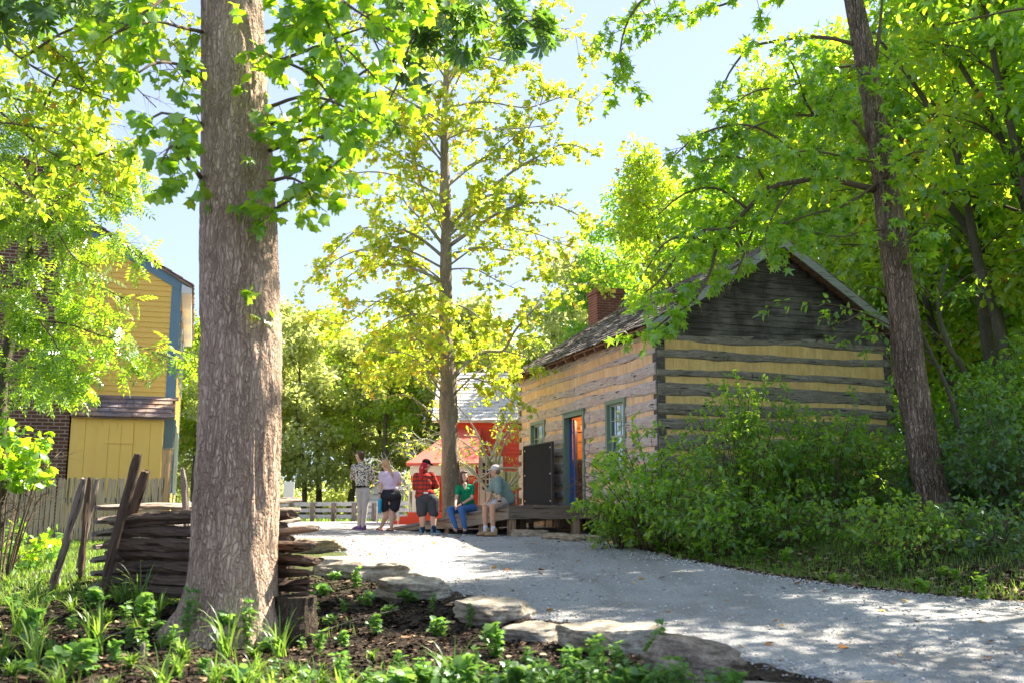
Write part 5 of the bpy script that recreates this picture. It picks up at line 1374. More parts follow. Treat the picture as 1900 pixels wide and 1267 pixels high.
# woods on the right and behind the cabin
RT = [proto_tree(301, 12, 2.9, 'oval', .20, 12000, L_MID, B_FOR, .25, .17, lean=-.10), proto_tree(302, 13.5, 2.6, 'oval', .19, 11000, L_BRIGHT, B_FOR, .3, .15, lean=-.14), proto_tree(303, 11, 3.0, 'rhomb', .19, 13000, L_MID, B_FOR, .18, .16, lean=.04), proto_tree(304, 14.5, 2.8, 'oval', .20, 11500, L_STAR, B_FOR, .33, .2, lean=-.08)]
spots = []
for k, (px, Y, sc, pi) in enumerate([(1118, 41, .82, 2), (1180, 37, .88, 0), (1240, 42, 1.0, 3), (1300, 34, .98, 1), (1365, 38, 1.08, 2), (1430, 31, .98, 3), (1500, 35, 1.1, 0), (1570, 29, 1.0, 1), (1630, 33, 1.15, 2), (1690, 26, 1.0, 3), (1735, 30, 1.1, 0),
        (1790, 23, 1.0, 1), (1840, 27, 1.1, 2), (1880, 21, .95, 3), (1935, 24, 1.1, 0), (1990, 19, 1.0, 1), (2060, 22, 1.1, 2), (1960, 30, 1.2, 3), (1770, 36, 1.2, 1), (1560, 42, 1.25, 3), (2150, 17, 1.0, 3), (1400, 45, 1.25, 0)]):
    spots.append(((px-950)/1825*Y, Y, sc, pi, random.Random(k).uniform(-.5, .5)))
for k, l in enumerate([[(1925, 1010, 26), (1890, 800, 22), (1850, 600, 19), (1813, 473, 17), (1775, 284, 14), (1732, 213, 12), (1685, 142, 9), (1620, 60, 6)], [(1960, 900, 22), (1930, 500, 18), (1889, 294, 15), (1851, 142, 12), (1827, 0, 9), (1800, -150, 6)],
        [(1985, 850, 20), (1925, 480, 16), (1860, 265, 13), (1789, 133, 10), (1732, 47, 7), (1680, -40, 5)], [(1870, 900, 26), (1830, 620, 22), (1808, 454, 20), (1761, 379, 17), (1723, 322, 13), (1661, 246, 9), (1600, 190, 6)], [(1850, 830, 14), (1790, 690, 11), (1760, 640, 10), (1740, 560, 7), (1760, 480, 5)]]):
    lims = [[(*l[j][:2],), (l[j][0]+s_*60, l[j][1]-50), (l[j][0]+s_*120, l[j][1]-60)] for j in range(2, len(l)-1) for s_ in ((-1, 1) if j % 2 else (-1,))]
    lims.append([q[:2] for q in l[-3:]])
    limb_tree(601+k, 'leaning_tree', 'dark leaning forest trunk right of the star-leaved tree, %s of five' % ['longest', 'highest', 'thinnest', 'thickest', 'lowest'][k], 'tree', None, l, [19.0, 17.5, 18.2, 20.0, 17.8][k], lims, None, [L_MID, L_STAR, L_MID, L_BRIGHT, L_MID][k], B_FOR, .13, 'oval', dict(step=.3, L=(.8, .5), droop=.2, start=.2, leaf=.07, sub=.2, subL=.3, r=.007), group='leaning trunks at the right')
OT = [proto_tree(351, 12.0, 2.7, 'oval', .17, 4200, L_MID, B_FOR, .35, .15, name='added_shade_tree', clumps=20), proto_tree(352, 13.0, 2.9, 'oval', .17, 4600, L_STAR, B_FOR, .38, .17, name='added_shade_tree', clumps=22)]  # unseen trees added for dappled shade on the near road, crowns kept sparse
for k, (x, y, pi, sc) in enumerate([(8.6, 10.2, 0, 1.0), (10.5, 13.0, 1, 1.0), (7.6, 6.6, 1, .95)]):
    o = OT[pi] if k < 2 else copy_tree(OT[pi]); o.location = (x, y, gzf(x, y)-.05); o.scale = (sc,)*3; o.rotation_euler = (0, 0, k*1.9)
    tag(o, 'unseen open-crowned tree added beyond the right edge to shade the road, %s of three' % ['middle', 'farthest', 'nearest'][k], 'tree', 'added shade trees beyond the right edge')
place(RT, spots, 'leafy forest tree behind and right of the cabin, %s from the left', 'forest trees right of and behind the cabin')
thicket('forest_undergrowth', 'dense green undergrowth filling the forest floor right of the cabin', [((px-950)/1825*Y, Y, 1.5, 1.5, h, .045) for (px, Y, h) in [(1720, 21, 1.6), (1780, 22, 2.4), (1850, 20, 2.2), (1900, 22, 3.0), (1960, 19, 2.8), (1700, 26, 3.2), (1790, 27, 3.6), (1870, 26, 4.2), (1950, 25, 4), (1690, 31, 4.2), (1760, 33, 5), (1840, 33, 5.5), (1920, 32, 5.5), (2040, 18, 3), (2020, 26, 4.5), (1640, 34, 4), (1500, 42, 4), (1400, 44, 4), (1300, 44, 3.5), (1220, 44, 3)]], 62000, .17, 'oval', L_MID, 15)
# ================================================================== SHRUBS
def shrub(seed, px, Y, w, h, label, mat, size, n_st, dens=1.0, lean=0, kind='oval', name='shrub', cat='shrub', depth=.8, keep=None, group='shrubs before the log cabin and the forest'):
    x = (px-950)/1825*Y; o = Vector((x, Y, gzf(x, Y))); root = thing(name, o, label, cat, group)
    g_ = Grower(seed)
    for k in range(n_st):
        a = g_.rng.random()*6.28; q = g_.rng.random()**.6; hh = h*g_.rng.uniform(.55, 1.0)*(1-.35*q*q)
        d = Vector((math.cos(a)*q*w*.5+lean*hh, math.sin(a)*q*w*.5*depth, 0)); s0 = o+Vector((d.x*.25, d.y*.25, -.03))
        p = [s0, s0+d*.35+Vector((0, 0, hh*.5)), s0+d*.8+Vector((0, 0, hh*.9)), s0+d*1.15+Vector((0, 0, hh*.95+g_.rng.uniform(-.15, .12)*h))]
        q_, _ = g_.limb(p, .014, .004, sides=4)
        g_.dress(q_, .14/dens, (.45, .32), ang=(.5, 1.2), droop=.15, start=.12, leaf=.05/dens, sub=.14, subL=.2, r=.004, seg=.09)
    g_.keep = keep
    g_.finish('foliage', root, TWIG, mat, size, kind, o, .35, .6, .8, 'stems')
    return root
kp1 = lambda p: not (1040 < proj(p)[0] < 1100 and 740 < proj(p)[1] < 925) and proj(p)[0] > 1052
shrub(401, 1225, 16.3, 2.5, 2.1, 'yellow-green shrub, sunlight put into its leaf colour, at the left end of the thicket, reaching before the near window', L_STAR, .088, 34, 1.25, -.12, keep=kp1)  # sun is blocked here; brighter leaf material puts the sunlight into the colour
shrub(402, 1150, 16.7, 1.3, .95, 'low green shrub at the right end of the deck, left foot of the thicket', L_SHRUB, .08, 20, 1.2, keep=kp1)
shrub(403, 1385, 16.2, 2.4, 2.6, 'tall airy shrub rising highest before the middle of the cabin gable', L_SHRUB, .085, 36, 1.15)
shrub(404, 1330, 15.0, 1.9, 1.15, 'broad leafy shrub at the road edge below the tall airy shrub', L_MID, .09, 30, 1.1)
shrub(405, 1530, 16.4, 2.6, 2.35, 'dark dense shrub before the right half of the cabin gable', L_MID, .085, 38, 1.15)
shrub(406, 1460, 14.9, 1.6, .8, 'low shrub with shaded stems at the road edge before the dark dense shrub', L_MID, .085, 20, 1.1)
shrub(407, 1610, 16.6, 1.9, 1.6, 'shrub with sunny gaps immediately left of the leaning trunk', L_SHRUB, .085, 28, 1.05)
shrub(408, 1650, 13.6, 1.5, .75, 'low bright shrub before the foot of the leaning trunk', L_SHRUB, .08, 24, 1.1)
shrub(409, 1780, 15.6, 1.9, 1.5, 'dark shrub right behind the foot of the leaning trunk', L_DARK, .09, 30, 1.15)
shrub(410, 1880, 14.6, 1.9, 2.0, 'tall dark shrub at the right edge of the photo beside the road', L_DARK, .09, 34, 1.15)
shrub(411, 1835, 17.0, 2.2, 2.9, 'tall thin understory bush right of the leaning trunk', L_MID, .10, 36, 1.0)
shrub(412, 1745, 18.2, 2.0, 2.6, 'leafy bush in the forest edge behind the leaning trunk', L_MID, .10, 30, 1.0)
shrub(413, 1960, 17.5, 2.4, 3.6, 'tallest understory bush at the right edge of the forest', L_MID, .11, 38, 1.0)
shrub(418, 1850, 12.7, 1.6, .6, 'low spreading shrub nearest to the right edge of the photo by the road', L_DARK, .08, 22, 1.1)
shrub(419, 1690, 12.9, 1.2, .42, 'lowest green shrub on the road bank below the leaning trunk', L_SHRUB, .07, 18, 1.1)
shrub(414, 1770, 13.2, 1.2, .5, 'low herb-like shrub at the road edge right of the leaning trunk', L_MID, .075, 18, 1.0)
shrub(415, 10, 12.4, 1.2, 2.15, 'tall yellow-green bush hanging in at the left edge before the brick chimney', L_STAR, .12, 16, 1.1, kind='lobed', group='bushes at the left edge', keep=lambda p: proj(p)[0] < 92 and 765 < proj(p)[1] < 900)
shrub(416, 10, 13.8, 1.3, .62, 'low sunlit bush at the foot of the picket fence, left edge', L_STAR, .11, 16, 1.0, kind='lobed', group='bushes at the left edge', keep=lambda p: proj(p)[0] < 110)

# small lichened tree before the red building, and its bare neighbour
def bare_tree(seed, px, Y, H, label, nleaf, name, w0, keepf=None):
    x = (px-950)/1825*Y; o = Vector((x, Y, gzf(x, Y))); root = thing(name, o, label, 'tree'); g_ = Grower(seed)
    pts = [o+Vector((g_.rng.uniform(-.08, .08)*i, g_.rng.uniform(-.05, .05)*i, H*.55*i/5-.1)) for i in range(6)]
    trunk_mesh(pts, [w0*(1-.09*i) for i in range(6)], m_bark('lichen_bark', (.13, .12, .07), (.42, .40, .28), 2, .5, .3), root, o, sides=14, step=.12, amp=.01, seed=seed)
    for k in range(13):
        a = k*2.39; s0 = pts[2+k % 4]; l = g_.rng.uniform(1.3, 2.3)
        q, _ = g_.limb([s0, s0+Vector((math.cos(a)*l*.4, math.sin(a)*l*.3, l*.45)), s0+Vector((math.cos(a)*l*.9, math.sin(a)*l*.5, l*.75)), s0+Vector((math.cos(a)*l*1.2, math.sin(a)*l*.6, l*.7))], .034, .010, sides=5)
        g_.dress(q, .2, (.8, .5), droop=.1, start=.2, leaf=nleaf, sub=.2, subL=.4, r=.011)
    g_.keep = keepf
    g_.finish('foliage', root, m_paint('lichen_twig', (.42, .42, .36), .9), L_TULIP, .11, 'oval', o, .3, .7)
bare_tree(451, 932, 27.5, 3.4, 'small crooked lichen-covered tree with sparse yellow leaves left of the cabin corner', .14, 'apple_tree', .13)
bare_tree(452, 770, 38, 3.6, 'pale bare-twigged little tree above the porch roof of the red building', 1.2, 'bare_tree', .12)

# ================================================================== HERBS AND GRASS
def grass_proto(seed, n, L, mat, name='grass_tuft', wd=.011):
    NP = np.random.default_rng(seed); V = []; F = []
    for k in range(n):
        a = NP.random()*6.28; d = np.array([math.cos(a), math.sin(a)]); l = L*NP.uniform(.5, 1.1); out = NP.uniform(.25, .95); w_ = wd*NP.uniform(.6, 1.2); base = NP.normal(size=2)*.03*L*2
        pr_ = np.array([-d[1], d[0]]); b = len(V); m = 7
        for i in range(m):
            t_ = i/(m-1); r_ = out*l*t_**1.6*.8; z = l*(t_*1.0-.62*out*t_**2.6)
            ww = w_*(1-t_**2.2)+.0006
            c = base+d*r_
            V.append((*(c+pr_*ww), z)); V.append((*(c-pr_*ww), z+.002))
        for i in range(m-1): F.append((b+2*i, b+2*i+1, b+2*i+3, b+2*i+2))
    return link(name, npmesh(name, V, F, True), mat)
L_GRASS = m_leaf('grass_blade', [(.05,.12,.02),(.10,.19,.03),(.20,.28,.05)], [(.16,.38,.03),(.30,.52,.05),(.50,.66,.08)], .45, .03)
L_HERB = m_leaf('leaf_herb', [(.07,.16,.04),(.11,.22,.05),(.18,.30,.08)], [(.16,.42,.06),(.28,.54,.07),(.42,.64,.10)], .4, .04)
def herb_proto(seed, h, leaf, kind='oval', stems=4, name='leafy_herb', mat=None, gap=.045, splay=.5):
    g_ = Grower(seed); root = thing(name, (0, 0, 0), None, None); sc = []
    for k in range(stems):
        a = g_.rng.random()*6.28; hh = h*g_.rng.uniform(.6, 1.1); q = splay*hh*g_.rng.random()
        p = spline([Vector((math.cos(a)*.02, math.sin(a)*.02, -.02)), Vector((math.cos(a)*q*.4, math.sin(a)*q*.4, hh*.5)), Vector((math.cos(a)*q, math.sin(a)*q, hh))], max(4, int(hh/gap)))
        g_.tw.tube(p, [.0035*(1-.6*i/(len(p)-1)) for i in range(len(p))], 5, False)
        for i, c in enumerate(p[1:]):
            f = (i+1)/len(p); b_ = i*1.57+g_.rng.uniform(-.3, .3)
            for s_ in (0, math.pi):
                g_.lp.append(c); g_.ld.append(Vector((math.cos(b_+s_), math.sin(b_+s_), .35)))
        for _ in range(3): g_.lp.append(p[-1]); g_.ld.append(Vector((g_.rng.gauss(0, 1), g_.rng.gauss(0, 1), .8)))
    g_.finish('foliage', root, m_paint('herb_stem', (.16, .22, .07), .8), mat or L_HERB, leaf, kind, Vector((0, 0, 0)), .15, .18, 1.3, 'stems')
    return root
GP = [grass_proto(501, 34, .42, L_GRASS), grass_proto(502, 22, .58, L_GRASS), grass_proto(503, 46, .26, L_GRASS)]
HP = [herb_proto(511, .26, .085, 'oval', 5), herb_proto(512, .40, .075, 'oval', 6), herb_proto(513, .16, .10, 'broad', 5, splay=1.2), herb_proto(514, .30, .11, 'lobed', 4, splay=.8)]
def ordn(n): return '%d%s' % (n, 'th' if 10 < n % 100 < 14 else {1: 'st', 2: 'nd', 3: 'rd'}.get(n % 10, 'th'))
def scatter(protos, pts, label, cat, group, s0, s1, seed):
    rg = random.Random(seed); used = set(); pts = sorted(pts)
    for k, (px, py) in enumerate(pts):
        pi = rg.randrange(len(protos)) if k >= len(protos) else k
        o = protos[pi] if pi not in used else copy_tree(protos[pi]); used.add(pi)
        g = G(px, py); s_ = rg.uniform(s0, s1); o.location = (g.x, g.y, g.z-.01); o.scale = (s_, s_, s_*rg.uniform(.85, 1.15)); o.rotation_euler = (0, 0, rg.random()*6.28)
        tag(o, label % ordn(k+1), cat, group)
rg = random.Random(60)
gp = [(60,1120),(130,1140),(200,1160),(110,1100),(250,1180),(300,1200),(180,1220),(90,1215),(30,1180),(240,1250),(340,1230),(420,1220),(330,1262),(480,1250),(545,1240),(20,1262),(130,1262),(600,1262),(660,1255),(720,1262),(400,1275),(560,1285),(500,1290),(300,1290),(200,1290),(100,1290),(640,1290),
      (50,1060),(90,1045),(160,1120),(220,1120),(15,1090),(150,1085),(70,1165),(260,1130),(285,1150),(360,1190),(440,1180),(520,1205),(470,1205),(760,1250),(840,1262),(690,1210),(380,1300),(450,1310),(10,1225),(60,1245),(170,1190)]
scatter(GP, gp, 'arching clump of long grass blades in the mulch bed, %s from the left', 'grass', 'grass clumps in the mulch bed', .5, 1.05, 61)
hp = [(600,1100),(640,1125),(610,1145),(680,1110),(720,1130),(760,1110),(700,1160),(640,1180),(590,1200),(800,1130),(815,1160),(870,1150),(900,1175),(620,1075),(660,1090),(585,1130),(920,1200),(880,1230),(940,1240),(980,1215),(830,1225),(790,1250),(740,1235),(860,1268),(910,1262),(970,1265),(1010,1240),
      (1060,1235),(1090,1225),(1120,1235),(1150,1230),(1180,1245),(1080,1255),(1110,1265),(1150,1268),(1040,1268),(1200,1262),(1240,1262),(1060,1210),(1100,1205),(1140,1208),(1290,1270),(1320,1272),(560,1190),(540,1150),(500,1190),(350,1180),(320,1215),(410,1195),(240,1200),(270,1170),(690,1262),(640,1262),(560,1262),
      (1260,1290),(1340,1290),(820,1290),(900,1290),(980,1290),(1060,1290),(1130,1290),(740,1290),(45,1255),(110,1248),(160,1262),(215,1240),(270,1225),(310,1245),(380,1255),(440,1262),(500,1268),(30,1150),(85,1130),(170,1135),(230,1160),(300,1175),(130,1180),(60,1200),(20,1140),(1205,1230),(1225,1245)]
scatter(HP, sorted(hp+[(640+22*k+(k*37)%19, 1246+(k*53)%45) for k in range(34)]), 'small leafy herb in the dark mulch bed, %s from the left', 'herb', 'herbs in the mulch bed', .38, .82, 62)
rp = [(1130+28*k+rg.uniform(-12, 12), 1008+26*k*.165+rg.uniform(-16, 10)) for k in range(26)]
RH = [herb_proto(521, .34, .075, 'oval', 7, mat=L_MID), herb_proto(522, .24, .08, 'broad', 6, mat=L_SHRUB)]
scatter(RH, rp, 'leafy weed at the right edge of the gravel road, %s from the left', 'weed', 'weeds along the right edge of the road', .35, .85, 63)
tp = [G(390,1185), G(350,1170)]
# bright sprouts at the foot of the big trunk
for k, (px, py, s_, lab) in enumerate([(380, 1178, 1.9, 'tallest bright green sprout in front of the big trunk'), (340, 1195, 1.25, 'smaller bright green sprout at the left foot of the big trunk'), (460, 1192, 1.1, 'bright leafy sprout at the right foot of the big trunk'), (520, 1140, 1.3, 'leafy vine sprout between the big trunk and the rail ends'), (1225, 1235, 1.0, 'pale variegated herb before the biggest boulder')]):
    o = copy_tree(HP[1] if k != 3 else HP[3]); g = G(px, py); o.location = g; o.scale = (s_*.6, s_*.6, s_*.85); o.rotation_euler = (0, 0, k*1.3); tag(o, lab, 'sprout', 'sprouts around the big trunk')
    if k == 4: o['group'] = 'herbs by the boulder'
# lawn and ground cover that nobody could count
def cover(name, label, n, area, h, mat, seed, wd=.006, cat='grass'):
    NP = np.random.default_rng(seed); V = []; F = []; k = 0
    P_ = area(NP, n); m = len(P_); z = gz(P_[:, 0], P_[:, 1]); a = NP.random(m)*6.28; l = h*NP.uniform(.4, 1.2, m); ben = NP.uniform(.1, .9, m); w_ = wd*NP.uniform(.6, 1.5, m)
    d = np.stack([np.cos(a), np.sin(a)], 1); q = np.stack([-d[:, 1], d[:, 0]], 1)
    rows = []
    for t_ in (0, .5, 1):
        c = P_+d*(ben*l*t_**1.6)[:, None]*.8; zz_ = z+l*(t_-.35*ben*t_*t_)-.005; ww = (w_*(1-t_*.9))[:, None]
        rows += [np.concatenate([c+q*ww, zz_[:, None]], 1), np.concatenate([c-q*ww, zz_[:, None]], 1)]
    V = np.stack(rows, 1).reshape(-1, 3); b = np.arange(m)[:, None, None]*6
    F = (b+np.array([[0, 1, 3, 2], [2, 3, 5, 4]])[None]).reshape(-1, 4)
    tag(link(name, npmesh(name, V, F), mat), label, cat, kind='stuff')
def ar_left(NP, n):
    y = 10.5+NP.random(n)**1.3*11; x = xl(y)-.6-NP.random(n)*9; k = (x < -3.2-(y-10)*.1) ; return np.stack([x, y], 1)[k]
def ar_right(NP, n):
    y = 9+NP.random(n)*13; x = xr(y)+.12+NP.random(n)**1.4*6; return np.stack([x, y], 1)
def ar_mulch(NP, n):
    y = 5.8+NP.random(n)**1.1*6; x = xl(y)-.5-NP.random(n)*7.5
    k = np.sin(x*1.9+y*1.3)+np.sin(y*2.7-x*.8) > .25+NP.random(n)*.8; return np.stack([x, y], 1)[k]
def ar_far(NP, n):
    y = 26+NP.random(n)*30; x = -30+NP.random(n)*60; k = (x < xl(y)-.2) | (x > xr(y)+.2) | (y > 47.5); return np.stack([x, y], 1)[k]
cover('lawn_grass', 'short sunlit grass before the picket fence', 60000, ar_left, .10, L_GRASS, 71)
cover('forest_floor_grass', 'low grass and weeds under the shrubs right of the road', 26000, ar_right, .11, L_GRASS, 72)
cover('mulch_weeds', 'thin grass seedlings scattered in the mulch bed', 5000, ar_mulch, .12, L_GRASS, 73, .004)
cover('meadow_grass', 'pale grass beyond the gravel yard', 50000, ar_far, .22, L_GRASS, 74, .02)
# leaf litter and wood chips
def litter(name, label, n, area, size, mat, seed, kind='chip', lift=.012):
    NP = np.random.default_rng(seed); P_ = area(NP, n); z = gz(P_[:, 0], P_[:, 1])+lift
    pos = np.concatenate([P_, z[:, None]], 1); d = NP.normal(size=pos.shape)*np.array([1, 1, .1])
    tag(link(name, leaf_mesh(name, pos, d, size, kind, NP, 0, .1, 2.6, .6), mat), label, 'litter', kind='stuff')
def lm(name, cols):
    t = NT(name); isl = t.n('NewGeometry').outputs['Random Per Island']; return t.pr(t.ramp(isl, [(i/(len(cols)-1), c) for i, c in enumerate(cols)]), .9, spec=.1)
def ar_m2(NP, n):
    y = 5.6+NP.random(n)**1.2*7; x = xl(y)-.35-NP.random(n)**.9*7.5; return np.stack([x, y], 1)
litter('wood_chips', 'dark shredded bark chips covering the planting bed', 60000, ar_m2, .045, lm('chip_dark', [(.010,.007,.005),(.022,.015,.011),(.045,.03,.021),(.12,.085,.055)]), 75)
litter('dry_leaves', 'dry tan leaves and twigs lying on the mulch', 900, ar_m2, .06, lm('dry_leaf', [(.16,.09,.05),(.34,.22,.13),(.50,.36,.24)]), 76, 'broad', .02)
def ar_road(NP, n):
    y = 7+NP.random(n)*14; a, b = xl(y), xr(y); x = a+(b-a)*NP.random(n); return np.stack([x, y], 1)
litter('fallen_leaves', 'few fallen yellow and brown leaves on the gravel', 150, ar_road, .07, lm('fallen_leaf', [(.45,.25,.04),(.30,.13,.05),(.55,.40,.10)]), 77, 'broad', .022)
litter('edge_litter', 'dry brown litter at the right edge of the road', 6000, lambda NP, n: (lambda y: np.stack([xr(y)+.02+NP.random(n)**2*1.6, y], 1))(8+NP.random(n)*11), .06, lm('litter_brown', [(.06,.04,.025),(.18,.12,.08),(.32,.24,.16)]), 78, 'broad', .015)
# a sawn stake and fallen sticks in the bed
for k, (a, b, r, lab) in enumerate([((262, 1235), (266, 1192), .022, 'short sawn stick standing upright in the mulch left of the big trunk'), ((40, 1240), (260, 1180), .012, 'long pale stick lying in the grass at the lower left'), ((590, 1160), (740, 1130), .007, 'thin curved vine stem lying on the mulch right of the stump'), ((1400, 1240), (1440, 1252), .010, 'dark twig lying on the tan slab at the road edge')]):
    p, q = G(*a), G(*b)
    if k == 0: q = P(b[0], b[1], p.y)
    else: p.z += .03; q.z += .05
    m = (p+q)/2+Vector((0, 0, .02 if k else 0)); s_ = MB(); s_.tube([tuple(v-p) for v in spline([p, m, q], 8)], [r*(1-.3*i/8) for i in range(9)], 7, True, .2, k)
    o = s_.build('stick', TWIG if k == 3 else M_SPLITL, None, True); o.location = p; tag(o, lab, 'stick')

# ================================================================== PEOPLE
def rcone(mb, p0, r0, p1, r1, n=14):
    p0, p1 = Vector(p0), Vector(p1); d = p1-p0; L = d.length
    if L < 1e-4: d = Vector((0, 0, 1)); L = 1e-4
    d = d.normalized(); pts = []; rad = []
    for i in range(5): a = math.pi/2*(1-i/4); pts.append(p0-d*r0*math.sin(a)); rad.append(max(.0005, r0*math.cos(a)))
    for i in range(1, 4): f = i/4; pts.append(p0.lerp(p1, f)); rad.append(r0+(r1-r0)*f)
    for i in range(5): a = math.pi/2*i/4; pts.append(p1+d*r1*math.sin(a)); rad.append(max(.0005, r1*math.cos(a)))
    mb.tube(pts, rad, n)
def ell(mb, c, r, ax=None, n=16):
    c = Vector(c); X, Y_, Z = ax or (Vector((1, 0, 0)), Vector((0, 1, 0)), Vector((0, 0, 1)))
    m = 12; vs = []
    for i in range(m+1):
        t_ = math.pi*i/m; s_ = max(.001, math.sin(t_))
        for k in range(n):
            a = 2*math.pi*k/n; vs.append(c+X*(math.cos(a)*s_*r[0])+Y_*(math.sin(a)*s_*r[1])+Z*(-math.cos(t_)*r[2]))
    fs = [(i*n+k, i*n+(k+1) % n, (i+1)*n+(k+1) % n, (i+1)*n+k) for i in range(m) for k in range(n)]
    fs += [tuple(range(n))[::-1], tuple(m*n+k for k in range(n))]
    mb.add(vs, fs)
def fuse(mb, name, mat, parent, org, vox=.01, smooth=4):
    mb.v = [tuple(Vector(v)-org) for v in mb.v]
    o = link(name+'_tmp', mb.mesh(name+'_tmp'), None)
    r_ = o.modifiers.new('r', 'REMESH'); r_.mode = 'VOXEL'; r_.voxel_size = vox; r_.use_smooth_shade = True
    s_ = o.modifiers.new('s', 'SMOOTH'); s_.factor = .5; s_.iterations = smooth
    dg = bpy.context.evaluated_depsgraph_get(); dg.update()
    me = bpy.data.meshes.new_from_object(o.evaluated_get(dg)); me.name = name; bpy.data.objects.remove(o)
    me.materials.clear(); me.polygons.foreach_set('use_smooth', [True]*len(me.polygons))
    return link(name, me, mat, parent)
def m_skin(name, c):
    t = NT(name); n_ = t.noise(t.co('Object'), 12, 4)
    return t.pr(t.mix(t.ramp(n_, [(.4, 0), (.7, .25)]), c, (c[0]*.9, c[1]*.68, c[2]*.62)), .5, spec=.35, Subsurface_Weight=.08, Subsurface_Radius=(.02, .008, .004))
SKIN = m_skin('skin_light', (.60, .36, .26)); SKIN2 = m_skin('skin_tan', (.56, .31, .20))
def hand(mb, wrist, d, pn, curl=.6, s=1.0):
    """palm and five fingers; d: pointing direction, pn: palm normal (fingers curl towards it)"""
    d = Vector(d).normalized(); pn = Vector(pn); pn = (pn-d*pn.dot(d)).normalized(); sd_ = d.cross(pn); w = Vector(wrist)
    rcone(mb, w, .026*s, w+d*.045*s, .03*s); ell(mb, w+d*.05*s, (.040*s, .018*s, .048*s), (sd_, pn, d))
    for k, (o, l) in enumerate(((-.030, .066), (-.010, .078), (.010, .074), (.029, .058))):
        b = w+d*.088*s+sd_*o*s; a = b; dd = d.copy()
        for j in range(3):
            dd = (dd*math.cos(curl*(.5 if j == 0 else .8))+pn*math.sin(curl*(.5 if j == 0 else .8))).normalized(); e = a+dd*l*s*(.42, .32, .26)[j]; rcone(mb, a, (.0105-.001*j)*s, e, (.0095-.001*j)*s, 8); a = e
    a = w+d*.03*s-sd_*.03*s; dd = (d*.6-sd_*.7+pn*.35).normalized()
    for j in range(2):
        e = a+dd*.034*s; rcone(mb, a, .0125*s, e, .0105*s, 8); a = e; dd = (dd*.8+d*.3+pn*.35).normalized()
def head(mb, c, fd, up=(0, 0, 1), s=1.0):
    fd = Vector(fd).normalized(); up = Vector(up); up = (up-fd*up.dot(fd)).normalized(); sx = fd.cross(up); c = Vector(c); ax = (sx, fd, up)
    A = lambda x, y, z: c+sx*x*s+fd*y*s+up*z*s
    ell(mb, A(0, -.008, .022), (.073*s, .092*s, .092*s), ax); ell(mb, A(0, .018, -.045), (.056*s, .066*s, .066*s), ax)
    rcone(mb, A(0, .052, -.088), .024*s, A(0, .04, -.075), .036*s)          # chin
    rcone(mb, A(0, .088, .018), .009*s, A(0, .103, -.018), .0145*s)          # nose
    ell(mb, A(0, .078, -.052), (.024*s, .014*s, .010*s), ax)                # lips
    for q in (-1, 1):
        ell(mb, A(q*.075, -.006, -.008), (.009*s, .020*s, .032*s), ax); ell(mb, A(q*.034, .066, -.022), (.024*s, .02*s, .022*s), ax); ell(mb, A(q*.03, .078, .030), (.022*s, .010*s, .008*s), ax)
    return A, ax
def face(A, ax, root, org, iris=(.05, .04, .03), s=1.0, lips=(.45, .14, .12)):
    eb = m_paint('eye_white', (.75, .73, .70), .3); ib = m_paint('eye_dark', iris, .2); bb = m_paint('brow', (.10, .06, .04), .8)
    for q in (-1, 1):
        mb = MB(); ell(mb, A(q*.031, .0785, .012)-org, (.0135*s, .008*s, .0075*s), ax); e = mb.build('eye', eb, root, True)
        mb = MB(); ell(mb, A(q*.031, .0855, .012)-org, (.0062*s, .003*s, .0062*s), ax); mb.build('iris', ib, e, True)
        mb = MB(); ell(mb, A(q*.031, .089, .031)-org, (.019*s, .004*s, .0035*s), ax); mb.build('eyebrow', bb, root, True)
    mb = MB(); ell(mb, A(0, .0905, -.052)-org, (.023*s, .006*s, .0085*s), ax); mb.build('lips', m_paint('lips', lips, .4), root, True)
def shoe(mb, heel, toe, s=1.0):
    h, t_ = Vector(heel), Vector(toe); d = (t_-h).normalized(); L = (t_-h).length
    rcone(mb, h+Vector((0, 0, .042)), .042*s, h+Vector((0, 0, .085)), .042*s); rcone(mb, h+Vector((0, 0, .038)), .040*s, t_+Vector((0, 0, .030))-d*.03, .036*s); rcone(mb, h+d*L*.35+Vector((0, 0, .055)), .038*s, t_+Vector((0, 0, .034))-d*.03, .034*s)
def sole(mb, heel, toe, s=1.0):
    h, t_ = Vector(heel), Vector(toe); d = (t_-h).normalized(); sd_ = Vector((-d.y, d.x, 0)).normalized(); L = (t_-h).length; pts = []
    for k in range(20):
        a = 2*math.pi*k/20; pts.append(h+d*(L*.5+math.cos(a)*(L*.5+.035))+sd_*math.sin(a)*.043*s*(1+.12*math.cos(a)))
    mb.prism([p+Vector((0, 0, .0)) for p in pts], (0, 0, .022))
